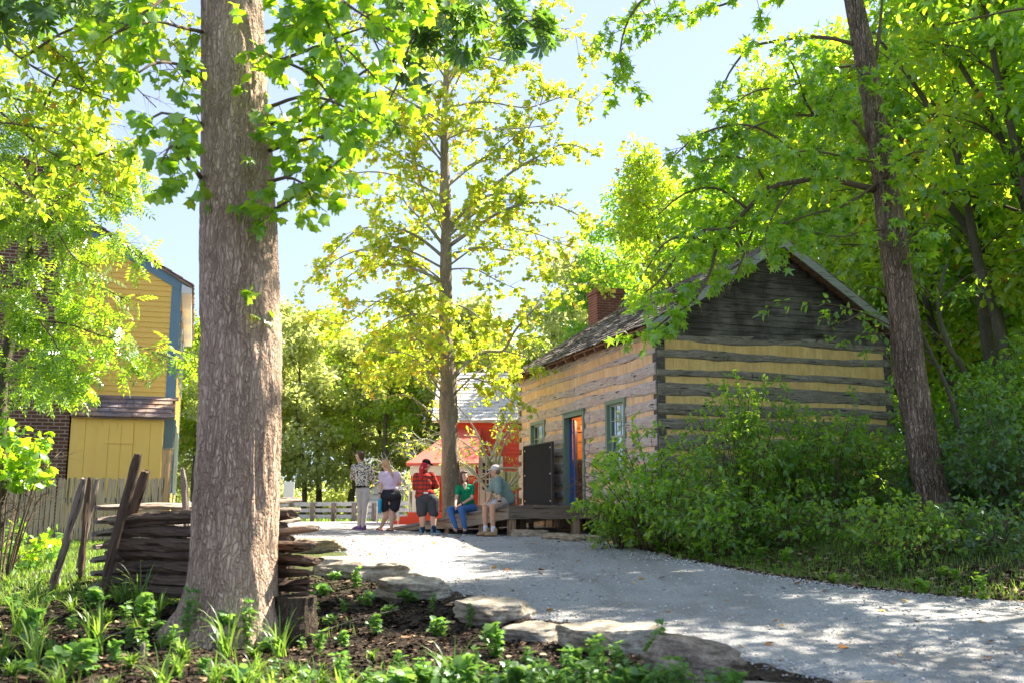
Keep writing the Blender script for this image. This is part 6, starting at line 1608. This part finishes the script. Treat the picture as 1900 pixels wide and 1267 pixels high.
# ---- fabric patterns
def m_floral():
    t = NT('floral_cloth'); v = t.co('Object'); w_ = t.mix(.08, v, t.noise(v, 9, 2, .5, out=1)); n_ = t.n('TexVoronoi', Vector=w_, Scale=22).outputs['Distance']; m_ = t.noise(w_, 17, 2, .5)
    col = t.ramp(t.math('ADD', n_, t.math('MULTIPLY', m_, .8)), [(.70, (.70, .66, .60)), (.76, (.025, .02, .02)), (.93, (.03, .025, .02)), (.97, (.62, .55, .46))])
    return t.pr(col, .9, t.bump(t.noise(v, 9, 4), .5, .02), spec=.1)
def m_plaid():
    t = NT('plaid_cloth'); v = t.co('Object'); s_ = t.n('SeparateXYZ', Vector=v).outputs
    fz = t.math('FRACT', t.math('MULTIPLY', s_[2], 11.5)); fx = t.math('FRACT', t.math('MULTIPLY', t.math('ADD', s_[0], t.math('MULTIPLY', s_[1], .7)), 11.5))
    a = t.ramp(fz, [(.0, 0), (.55, 0), (.62, .8), (.9, .8), (.97, 0)]); b = t.ramp(fx, [(.0, 0), (.55, 0), (.62, .55), (.9, .55), (.97, 0)])
    col = t.mix(a, (.52, .045, .03), (.05, .035, .03)); col = t.mix(b, col, (.07, .04, .035)); n_ = t.noise(v, 9, 4)
    return t.pr(col, .9, t.bump(n_, .6, .02), spec=.1)
def m_camo():
    t = NT('streak_cloth'); n_ = t.noise(t.co('Object'), 8, 4); return t.pr((.025, .024, .03), .8, t.bump(n_, .7, .02), spec=.2)
HAIRR = lambda n, c: (lambda t: t.pr(t.mix(t.ramp(t.noise(t.co('Object', (60, 60, 6)), 2, 4, .7), [(.3, 0), (.7, .7)]), c, tuple(q*.4 for q in c)), .5, t.bump(t.noise(t.co('Object', (80, 80, 8)), 2, 3), .6, .01), spec=.4))(NT(n))

def J(px, py, Y): return P(px, py, Y)
def ground_at(px, Y):
    x = (px-950)/1825*Y; return Vector((x, Y, gzf(x, Y) if not (xl(Y) < x < xr(Y)) else float(zbase(Y))+.014))
# person in the black and white jacket
def person_a():
    Y = 22.0; g = ground_at(673, Y); root = thing('person', g, 'standing person in a black-and-white patterned jacket and pale trousers, leftmost of all', 'person', 'people by the ramp')
    b = MB(); hc = J(668, 846, Y); A, ax = head(b, hc, (-.85, .45, -.02), s=1.02)
    rcone(b, J(669, 857, Y), .052, J(670, 866, Y), .065); rcone(b, J(671, 872, Y), .09, J(672, 900, Y), .10); 
    hipL, hipR = J(668.5, 913, Y), J(678, 913, Y-.02)
    kL, kR = J(669, 946, Y+.05), J(677, 946, Y-.05); aL = ground_at(667.5, Y+.12)+Vector((0, 0, .09)); aR = ground_at(675, Y-.06)+Vector((0, 0, .09))
    for h_, k_, a_ in ((hipL, kL, aL), (hipR, kR, aR)): rcone(b, h_, .085, k_, .052); rcone(b, k_, .052, a_, .036)
    sL, sR = J(657, 866, Y), J(686, 867, Y); eL, eR = J(653.5, 885, Y+.10), J(689, 887, Y+.06); wL, wR = J(667, 886, Y+.26), J(672, 882, Y+.27)
    for s_, e, w_ in ((sL, eL, wL), (sR, eR, wR)): rcone(b, s_, .048, e, .04); rcone(b, e, .038, w_, .027)
    hand(b, wL, (1, .1, .1), (0, -1, 0), .5); hand(b, wR, (-1, .1, 0), (0, -1, .1), .5)
    fuse(b, 'body', SKIN, root, g, .008)
    j = MB(); rcone(j, J(671, 868, Y), .12, J(672.5, 896, Y), .145); ell(j, J(671.5, 872, Y), (.19, .12, .10)); ell(j, J(672, 887, Y), (.175, .13, .20)); ell(j, J(672.5, 899, Y), (.165, .13, .07)); rcone(j, J(669.5, 860, Y), .07, J(670, 864, Y), .075)
    for s_, e, w_ in ((sL, eL, wL), (sR, eR, wR)): rcone(j, s_, .075, e, .06); rcone(j, e, .06, w_.lerp(e, .15), .045)
    fuse(j, 'jacket', m_floral(), root, g, .011)
    j = MB(); j.tube([J(672.5, 901, Y), J(672.5, 903.5, Y)], [.163, .160], 24, flat=.8); o = j; o.v = [tuple(Vector(v)-g) for v in o.v]; o.build('waistband', m_cloth('band_black', (.02, .02, .02)), root, True)
    t_ = MB(); ell(t_, J(673, 909, Y), (.165, .125, .11)); 
    for h_, k_, a_, dx in ((hipL, kL, aL, -1), (hipR, kR, aR, 1)): rcone(t_, h_+Vector((dx*.01, 0, 0)), .10, k_, .064); rcone(t_, k_, .064, a_+Vector((0, 0, .02)), .048)
    fuse(t_, 'trousers', m_cloth('khaki', (.52, .46, .42)), root, g, .011)
    h_ = MB(); ell(h_, A(0, -.028, .035), (.086, .09, .094), ax); ell(h_, A(0, .02, .085), (.07, .08, .042), ax); ell(h_, A(0, -.05, -.02), (.07, .055, .06), ax); fuse(h_, 'hair', HAIRR('hair_dark', (.09, .045, .035)), root, g, .008)
    for a_ in (aL, aR):
        s_ = MB(); h0 = a_+Vector((.03, 0, -.088)); shoe(s_, h0, h0+Vector((-.19, .08, 0)), .95); sh_ = fuse(s_, 'shoe', m_cloth('shoe_purple', (.14, .07, .20)), root, g, .009, 2)
        s_ = MB(); sole(s_, h0-g-Vector((0, 0, .003)), h0-g+Vector((-.19, .08, -.003))); s_.build('sole', m_cloth('sole_dark', (.25, .22, .22)), sh_)
person_a()
def person_b():
    Y = 21.8; g = ground_at(717, Y); root = thing('person', g, 'standing person with blond ponytail, lilac t-shirt and black shorts holding a blue bottle', 'person', 'people by the ramp')
    b = MB(); hc = J(715.5, 861.5, Y); A, ax = head(b, hc, (-.65, .75, -.12), s=.94)
    rcone(b, J(717, 869, Y), .05, J(718.5, 875, Y), .07); rcone(b, J(722, 884, Y), .09, J(724, 905, Y), .11)
    hL, hR = J(718, 925, Y), J(731, 925, Y); kL, kR = J(716, 950, Y+.05), J(727.5, 950, Y-.03); aL = ground_at(708, Y+.1)+Vector((0, 0, .08)); aR = ground_at(727, Y-.08)+Vector((0, 0, .08))
    for h_, k_, a_ in ((hL, kL, aL), (hR, kR, aR)): rcone(b, h_, .115, k_, .068); rcone(b, k_-Vector((0, 0, .08)), .066, a_, .038); rcone(b, k_, .066, k_-Vector((0, 0, .1)), .068)
    for a_ in (aL, aR): rcone(b, a_-Vector((0, 0, .05)), .032, a_+Vector((-.09, .12, -.062)), .022)
    sL, sR = J(708.5, 879, Y), J(737.5, 879, Y); eL, eR = J(707, 898, Y), J(742, 897, Y+.08); wL, wR = J(704.3, 916, Y-.10), J(730, 900, Y+.26)
    for s_, e, w_ in ((sL, eL, wL), (sR, eR, wR)): rcone(b, s_, .055, e, .044); rcone(b, e, .043, w_, .027)
    hand(b, wL, (0, .1, -1), (.8, .3, 0), 1.0, .95); hand(b, wR, (-1, 0, .1), (0, -1, 0), .6, .9)
    fuse(b, 'body', SKIN, root, g, .008)
    j = MB(); ell(j, J(720.5, 880, Y), (.19, .13, .09)); ell(j, J(724, 892, Y), (.185, .15, .2)); ell(j, J(724.5, 905, Y), (.175, .15, .08))
    for s_, e, w_ in ((sL, eL, wL), (sR, eR, wR)): rcone(j, s_+Vector((0, 0, -.01)), .078, s_.lerp(e, .62), .066)
    fuse(j, 'shirt', m_cloth('lilac', (.66, .52, .66)), root, g, .011)
    t_ = MB(); ell(t_, J(725.5, 913, Y), (.205, .165, .13)); ell(t_, J(727.5, 920, Y-.03), (.215, .18, .12))
    for h_, k_, dx in ((hL, kL, -.035), (hR, kR, .035)): rcone(t_, h_+Vector((dx, 0, .03)), .135, h_.lerp(k_, .62)+Vector((dx, 0, 0)), .118)
    fuse(t_, 'shorts', m_camo(), root, g, .011)
    h_ = MB(); ell(h_, A(0, -.03, .03), (.083, .088, .095), ax); ell(h_, A(0, .03, .09), (.06, .07, .03), ax); q = [A(0, -.09, .02), J(722.5, 870, Y-.10), J(727, 878, Y-.13), J(730.5, 887, Y-.14)]
    for i in range(3): rcone(h_, q[i], .045-.012*i, q[i+1], .036-.012*i)
    fuse(h_, 'hair', HAIRR('hair_blond', (.60, .34, .16)), root, g, .008)
    mb = MB(); mb.tube([J(704.5, 913.5, Y-.09)-g, J(704.4, 915.5, Y-.095)-g], .034, 14); mb.build('wristband', m_cloth('band_black2', (.02, .02, .02)), root, True)
    for a_, c in ((aL, (.35, .10, .05)), (aR, (.08, .05, .045))):
        s_ = MB(); h0 = a_+Vector((.03, -.03, -.08)); sole(s_, h0-g, h0-g+Vector((-.14, .17, 0))); so = s_.build('sandal', m_cloth('sandal_brown', c), root)
        s_ = MB(); m_ = h0-g+Vector((-.09, .12, .02)); s_.tube([m_+Vector((math.cos(t_*.52)*.045, math.cos(t_*.52)*.03, math.sin(t_*.52)*.04)) for t_ in range(7)], .010, 6); s_.build('strap', m_cloth('strap_dark', (.10, .05, .04)), so, True)
    bt = J(704.3, 937.5, Y-.12); bot = thing('water_bottle', bt-Vector((0, 0, .155)), 'tall blue water bottle hanging from the hand of the person in lilac', 'bottle')
    mb = MB(); mb.tube([(0, 0, z) for z in (0, .005, .02, .08, .17, .235, .25)], [.030, .036, .038, .042, .048, .048, .044], 20, True); mb.build('flask', m_paint('bottle_blue', (.02, .30, .52), .35, .05), bot, True)
    MB().tube([(0, 0, .2505), (0, 0, .29), (0, 0, .295)], [.043, .043, .035], 20).build('lid', m_paint('bottle_cyan', (.04, .46, .62), .35, .05), bot, True)
    MB().tube([(.03*math.cos(t_*.4), 0, .296+.035*math.sin(t_*.4)) for t_ in range(9)], .007, 6, False).build('carry_loop', m_paint('bottle_cyan2', (.04, .40, .58), .4), bot, True)
person_b()
def person_c():
    Y = 20.9; g = ground_at(793, Y); root = thing('person', g, 'standing person with red ponytail, black cap, red plaid shirt and grey shorts', 'person', 'people by the ramp')
    b = MB(); hc = J(791, 862, Y); A, ax = head(b, hc, (.80, .55, -.22), s=.96)
    rcone(b, J(787.5, 870, Y), .055, J(787, 878, Y), .075); rcone(b, J(786, 888, Y), .10, J(789, 912, Y), .12)
    hL, hR = J(784.5, 931, Y), J(800, 931, Y); kL, kR = J(784, 958, Y), J(804, 958, Y-.02); aL = ground_at(785, Y)+Vector((0, 0, .09)); aR = ground_at(805.5, Y-.1)+Vector((0, 0, .09))
    for h_, k_, a_ in ((hL, kL, aL), (hR, kR, aR)): rcone(b, h_, .11, k_, .07); rcone(b, k_-Vector((0, 0, .06)), .072, a_, .042)
    sL, sR = J(773, 883, Y), J(800, 881, Y+.03); eL, eR = J(771, 903, Y+.08), J(809, 900, Y+.08); wL, wR = J(790, 901, Y+.28), J(797, 906, Y+.28)
    for s_, e, w_ in ((sL, eL, wL), (sR, eR, wR)): rcone(b, s_, .06, e, .048); rcone(b, e, .045, w_, .03)
    hand(b, wL, (1, .1, .1), (0, -1, 0), .6); hand(b, wR, (-1, .1, .1), (0, -1, 0), .6)
    fuse(b, 'body', SKIN, root, g, .008)
    j = MB(); ell(j, J(786.5, 884, Y), (.19, .13, .09)); ell(j, J(786.5, 897, Y), (.195, .16, .2)); ell(j, J(788.5, 913, Y), (.21, .165, .12)); rcone(j, J(778, 920, Y), .10, J(782, 925, Y), .09); rcone(j, J(796, 915, Y+.05), .12, J(800, 919, Y+.05), .10); rcone(j, J(787, 875, Y), .08, J(787, 879, Y), .09)
    for s_, e, w_ in ((sL, eL, wL), (sR, eR, wR)): rcone(j, s_, .085, e, .075); rcone(j, e, .075, w_.lerp(e, .2), .05)
    fuse(j, 'shirt', m_plaid(), root, g, .011)
    t_ = MB(); ell(t_, J(791.5, 922, Y-.01), (.19, .17, .14))
    for h_, k_, dx in ((hL, kL, -.02), (hR, kR, .03)): rcone(t_, h_+Vector((dx, 0, .02)), .14, h_.lerp(k_, .68)+Vector((dx*.8, 0, 0)), .118)
    fuse(t_, 'shorts', m_cloth('charcoal', (.065, .065, .072)), root, g, .011)
    mb = MB(); mb.box(-.045, .045, -.012, 0, -.018, .018, Matrix.Translation(J(790, 913.5, Y-.185)-g)); mb.build('patch', m_cloth('patch_white', (.7, .7, .68)), root)
    h_ = MB(); ell(h_, A(0, -.03, .0), (.080, .085, .09), ax); q = [J(785, 862, Y-.04), J(781.5, 870, Y-.13), J(780.5, 878, Y-.17), J(781, 885, Y-.17)]
    for i in range(3): rcone(h_, q[i], .062-.012*i, q[i+1], .052-.012*i)
    fuse(h_, 'hair', HAIRR('hair_red', (.60, .01, .03)), root, g, .008)
    c_ = MB(); ell(c_, A(0, -.012, .062), (.086, .102, .075), ax); rcone(c_, A(-.04, .085, .048), .016, A(-.035, .15, .036), .012); rcone(c_, A(.04, .085, .048), .016, A(.035, .15, .036), .012); rcone(c_, A(0, .085, .05), .017, A(0, .165, .038), .012)
    fuse(c_, 'cap', m_cloth('cap_black', (.015, .015, .02)), root, g, .008)
    for a_ in (aL, aR):
        s_ = MB(); rcone(s_, a_-Vector((0, 0, .02)), .046, a_+Vector((0, 0, .05)), .052); fuse(s_, 'sock', m_cloth('sock_navy', (.025, .04, .09)), root, g, .009, 2)
        s_ = MB(); h0 = a_+Vector((-.03, 0, -.088)); d_ = Vector((.17, .06, 0)) if a_ is aR else Vector((.06, .17, 0)); shoe(s_, h0, h0+d_, 1.0); sh_ = fuse(s_, 'shoe', m_cloth('shoe_blue', (.13, .24, .30)), root, g, .009, 2)
        s_ = MB(); sole(s_, h0-g-Vector((0, 0, .003)), h0-g+d_-Vector((0, 0, .003)), 1.05); s_.build('sole', m_cloth('sole_white', (.62, .62, .60)), sh_)
person_c()
def ramp_edge(px):
    lo, hi = 0, RL
    for _ in range(40):
        m = (lo+hi)/2; q = P0+rd.normalized()*m
        if proj((q.x, q.y, zr(m)))[0] > px: lo = m
        else: hi = m
    return P0+rd.normalized()*lo+Vector((0, 0, zr(lo)+.013))
def person_d():
    e0 = ramp_edge(868); Y = e0.y; g = Vector((e0.x, e0.y-.4, float(zbase(Y-.4))+.014)); root = thing('person', g, 'seated woman with long brown hair, green v-neck t-shirt and blue jeans on the ramp edge', 'person', 'people by the ramp')
    b = MB(); hc = J(861, 883, Y-.05); A, ax = head(b, hc, (.48, -.86, .08), s=.94)
    hp_ = Vector((e0.x+.03, e0.y+.12, e0.z+.10))
    rcone(b, J(862, 893, Y-.02), .047, J(863, 899, Y), .062); ch_ = J(864.5, 910, Y+.02)
    rcone(b, ch_, .085, hp_, .09)
    hL, hR = hp_+Vector((-.10, -.05, -.01)), hp_+Vector((.07, -.07, -.01)); kL, kR = J(834.5, 945, Y-.30), J(856, 944, Y-.42)
    aL = ground_at(846, Y-.34)+Vector((0, 0, .09)); aR = ground_at(863, Y-.44)+Vector((0, 0, .09))
    for h_, k_, a_ in ((hL, kL, aL), (hR, kR, aR)): rcone(b, h_, .085, k_, .055); rcone(b, k_, .055, a_, .036)
    sL, sR = J(850.5, 904, Y-.04), J(876, 903, Y); eL, eR = J(847.5, 921, Y-.12), J(875.5, 923, Y-.10); wL, wR = J(844.5, 934.5, Y-.36), J(853.5, 936.5, Y-.42)
    for s_, e, w_ in ((sL, eL, wL), (sR, eR, wR)): rcone(b, s_, .045, e, .037); rcone(b, e, .036, w_, .025)
    hand(b, wL, (.15, -.5, -.8), (.9, 0, 0), .9, .9); hand(b, wR, (-.9, -.2, -.45), (0, 0, -1), .9, .9)
    fuse(b, 'body', SKIN, root, g, .008); face(A, ax, root, g, s=.94)
    j = MB(); ell(j, ch_+Vector((0, 0, .02)), (.165, .115, .14)); rcone(j, ch_-Vector((0, 0, .05)), .135, hp_+Vector((-.02, -.01, .06)), .15); ell(j, J(861, 909, Y-.08), (.07, .06, .06)); ell(j, J(868, 909, Y-.08), (.07, .06, .06)); rcone(j, sL, .062, sR, .062)
    for s_, e, w_ in ((sL, eL, wL), (sR, eR, wR)): rcone(j, s_, .066, s_.lerp(e, .6), .057)
    fuse(j, 'shirt', m_cloth('green_shirt', (.01, .22, .10)), root, g, .010)
    mb = MB(); v = [J(857.5, 898, Y-.115), J(867.5, 898, Y-.10), J(863, 909.5, Y-.165)]; m_ = (v[0]+v[1]+v[2])/3
    n_ = MB(); rcone(n_, J(862.4, 898, Y-.07), .05, J(862.8, 906.5, Y-.122), .018); fuse(n_, 'neckline_skin', SKIN, root, g, .007, 1)
    t_ = MB(); ell(t_, hp_, (.16, .14, .105))
    for h_, k_, a_ in ((hL, kL, aL), (hR, kR, aR)): rcone(t_, h_, .105, k_, .072); rcone(t_, k_, .071, a_+Vector((0, 0, .07)), .05)
    fuse(t_, 'jeans', m_cloth('denim', (.06, .15, .36)), root, g, .011)
    h_ = MB(); ell(h_, A(0, -.032, .032), (.088, .09, .095), ax); ell(h_, A(0, .03, .088), (.066, .06, .03), ax)
    for q in (-1, 1): rcone(h_, A(q*.07, -.01, .02), .032, A(q*.078, .0, -.10), .034); rcone(h_, A(q*.078, .0, -.10), .034, A(q*.085, .02, -.16), .016)
    rcone(h_, A(0, -.06, 0), .06, A(0, -.06, -.14), .045)
    fuse(h_, 'hair', HAIRR('hair_brown', (.13, .055, .035)), root, g, .008)
    mb = MB(); w_ = wR.lerp(eR, .12)-g; d_ = (eR-wR).normalized(); mb.tube([w_-d_*.012, w_+d_*.012], .032, 14); mb.build('watch', m_cloth('watch_black', (.02, .02, .02)), root, True)
    for a_ in (aL, aR):
        s_ = MB(); h0 = a_+Vector((.02, .04, -.088)); d_ = Vector((-.07, -.18, 0)) if a_ is aL else Vector((.02, -.19, 0)); d_ = Vector((-.13, -.13, 0)) if a_ is aL else Vector((-.03, -.18, 0)); shoe(s_, h0, h0+d_, .92); sh_ = fuse(s_, 'shoe', m_cloth('shoe_black', (.02, .02, .022)), root, g, .009, 2)
        s_ = MB(); sole(s_, h0-g-Vector((0, 0, .003)), h0-g+d_-Vector((0, 0, .003))); s_.build('sole', m_cloth('sole_white2', (.65, .65, .62)), sh_)
person_d()
def person_e():
    e0 = ramp_edge(934); Y = e0.y; g = Vector((e0.x-.3, e0.y-.35, float(zbase(Y-.35))+.014)); root = thing('person', g, 'seated man in pale cap, grey-green shirt, light shorts and tan boots', 'person', 'people by the ramp')
    b = MB(); hc = J(918.5, 873.5, Y); A, ax = head(b, hc, (-.96, .02, -.08), s=.98)
    hp_ = Vector((e0.x+.06, e0.y+.10, e0.z+.10))
    rcone(b, J(922, 882, Y), .055, J(925, 888, Y+.01), .07); ch_ = J(927.5, 900, Y+.03); rcone(b, ch_, .10, hp_, .10)
    hL, hR = hp_+Vector((-.08, -.09, 0)), hp_+Vector((-.08, .09, 0)); kN, kF = J(913.5, 938.5, Y-.30), J(900, 939, Y-.06)
    aN = ground_at(915, Y-.34)+Vector((0, 0, .10)); aF = ground_at(901, Y-.14)+Vector((0, 0, .10))
    for h_, k_, a_ in ((hL, kN, aN), (hR, kF, aF)): rcone(b, h_, .095, k_, .062); rcone(b, k_, .06, k_.lerp(a_, .35), .06); rcone(b, k_.lerp(a_, .35), .06, a_, .040)
    sN, sF = J(924.5, 890.5, Y-.17), J(917, 891, Y+.18); eN, eF = J(925.5, 915, Y-.22), J(911, 911, Y+.10); wN, wF = J(927, 931, Y-.26), J(907, 926, Y-.02)
    for s_, e, w_ in ((sN, eN, wN), (sF, eF, wF)): rcone(b, s_, .055, e, .044); rcone(b, e, .043, w_, .03)
    hand(b, wN, (-.45, -.1, -.85), (-.6, .3, .2), .5); hand(b, wF, (-.6, -.3, -.7), (0, 0, -1), .6)
    fuse(b, 'body', SKIN2, root, g, .008); face(A, ax, root, g, s=.98)
    j = MB(); ell(j, ch_, (.15, .19, .15)); rcone(j, ch_, .16, hp_+Vector((.02, 0, .05)), .165); rcone(j, J(925, 888.5, Y), .08, ch_, .1); rcone(j, sN+Vector((.02, .04, 0)), .085, sF, .08)
    for s_, e, w_ in ((sN, eN, wN), (sF, eF, wF)): rcone(j, s_, .078, s_.lerp(e, .85), .078)
    fuse(j, 'shirt', m_cloth('sage_shirt', (.20, .27, .25)), root, g, .011)
    t_ = MB(); ell(t_, hp_, (.16, .15, .11))
    for h_, k_ in ((hL, kN), (hR, kF)): rcone(t_, h_, .11, h_.lerp(k_, .80), .085)
    fuse(t_, 'shorts', m_cloth('shorts_grey', (.50, .46, .46)), root, g, .011)
    h_ = MB(); ell(h_, A(0, -.04, .0), (.078, .07, .075), ax); fuse(h_, 'hair', HAIRR('hair_grey', (.20, .15, .12)), root, g, .008)
    c_ = MB(); ell(c_, A(0, -.010, .058), (.087, .104, .078), ax)
    for q in (-.045, -.02, 0, .02, .045): rcone(c_, A(q, .08, .045), .014, A(q*.85, .155-abs(q)*.4, .035), .010)
    fuse(c_, 'cap', m_cloth('cap_pale', (.58, .50, .48)), root, g, .008)
    mb = MB(); w_ = wN.lerp(eN, .1)-g; d_ = (eN-wN).normalized(); mb.tube([w_-d_*.015, w_+d_*.015], .037, 14); mb.build('watch', m_cloth('watch_black2', (.02, .02, .02)), root, True)
    for a_ in (aN, aF):
        s_ = MB(); rcone(s_, a_, .048, a_+Vector((0, 0, .07)), .05); fuse(s_, 'sock', m_cloth('sock_white', (.72, .68, .74)), root, g, .009, 2)
        s_ = MB(); h0 = a_+Vector((.04, 0, -.098)); d_ = Vector((-.20, -.05, 0)); shoe(s_, h0, h0+d_, 1.12); rcone(s_, h0+Vector((0, 0, .08)), .05, h0+Vector((-.0, 0, .12)), .05); sh_ = fuse(s_, 'boot', m_cloth('suede', (.40, .26, .14)), root, g, .009, 2)
        s_ = MB(); sole(s_, h0-g-Vector((0, 0, .003)), h0-g+d_-Vector((0, 0, .003)), 1.1); s_.build('sole', m_cloth('sole_brown', (.14, .08, .05)), sh_)
person_e()
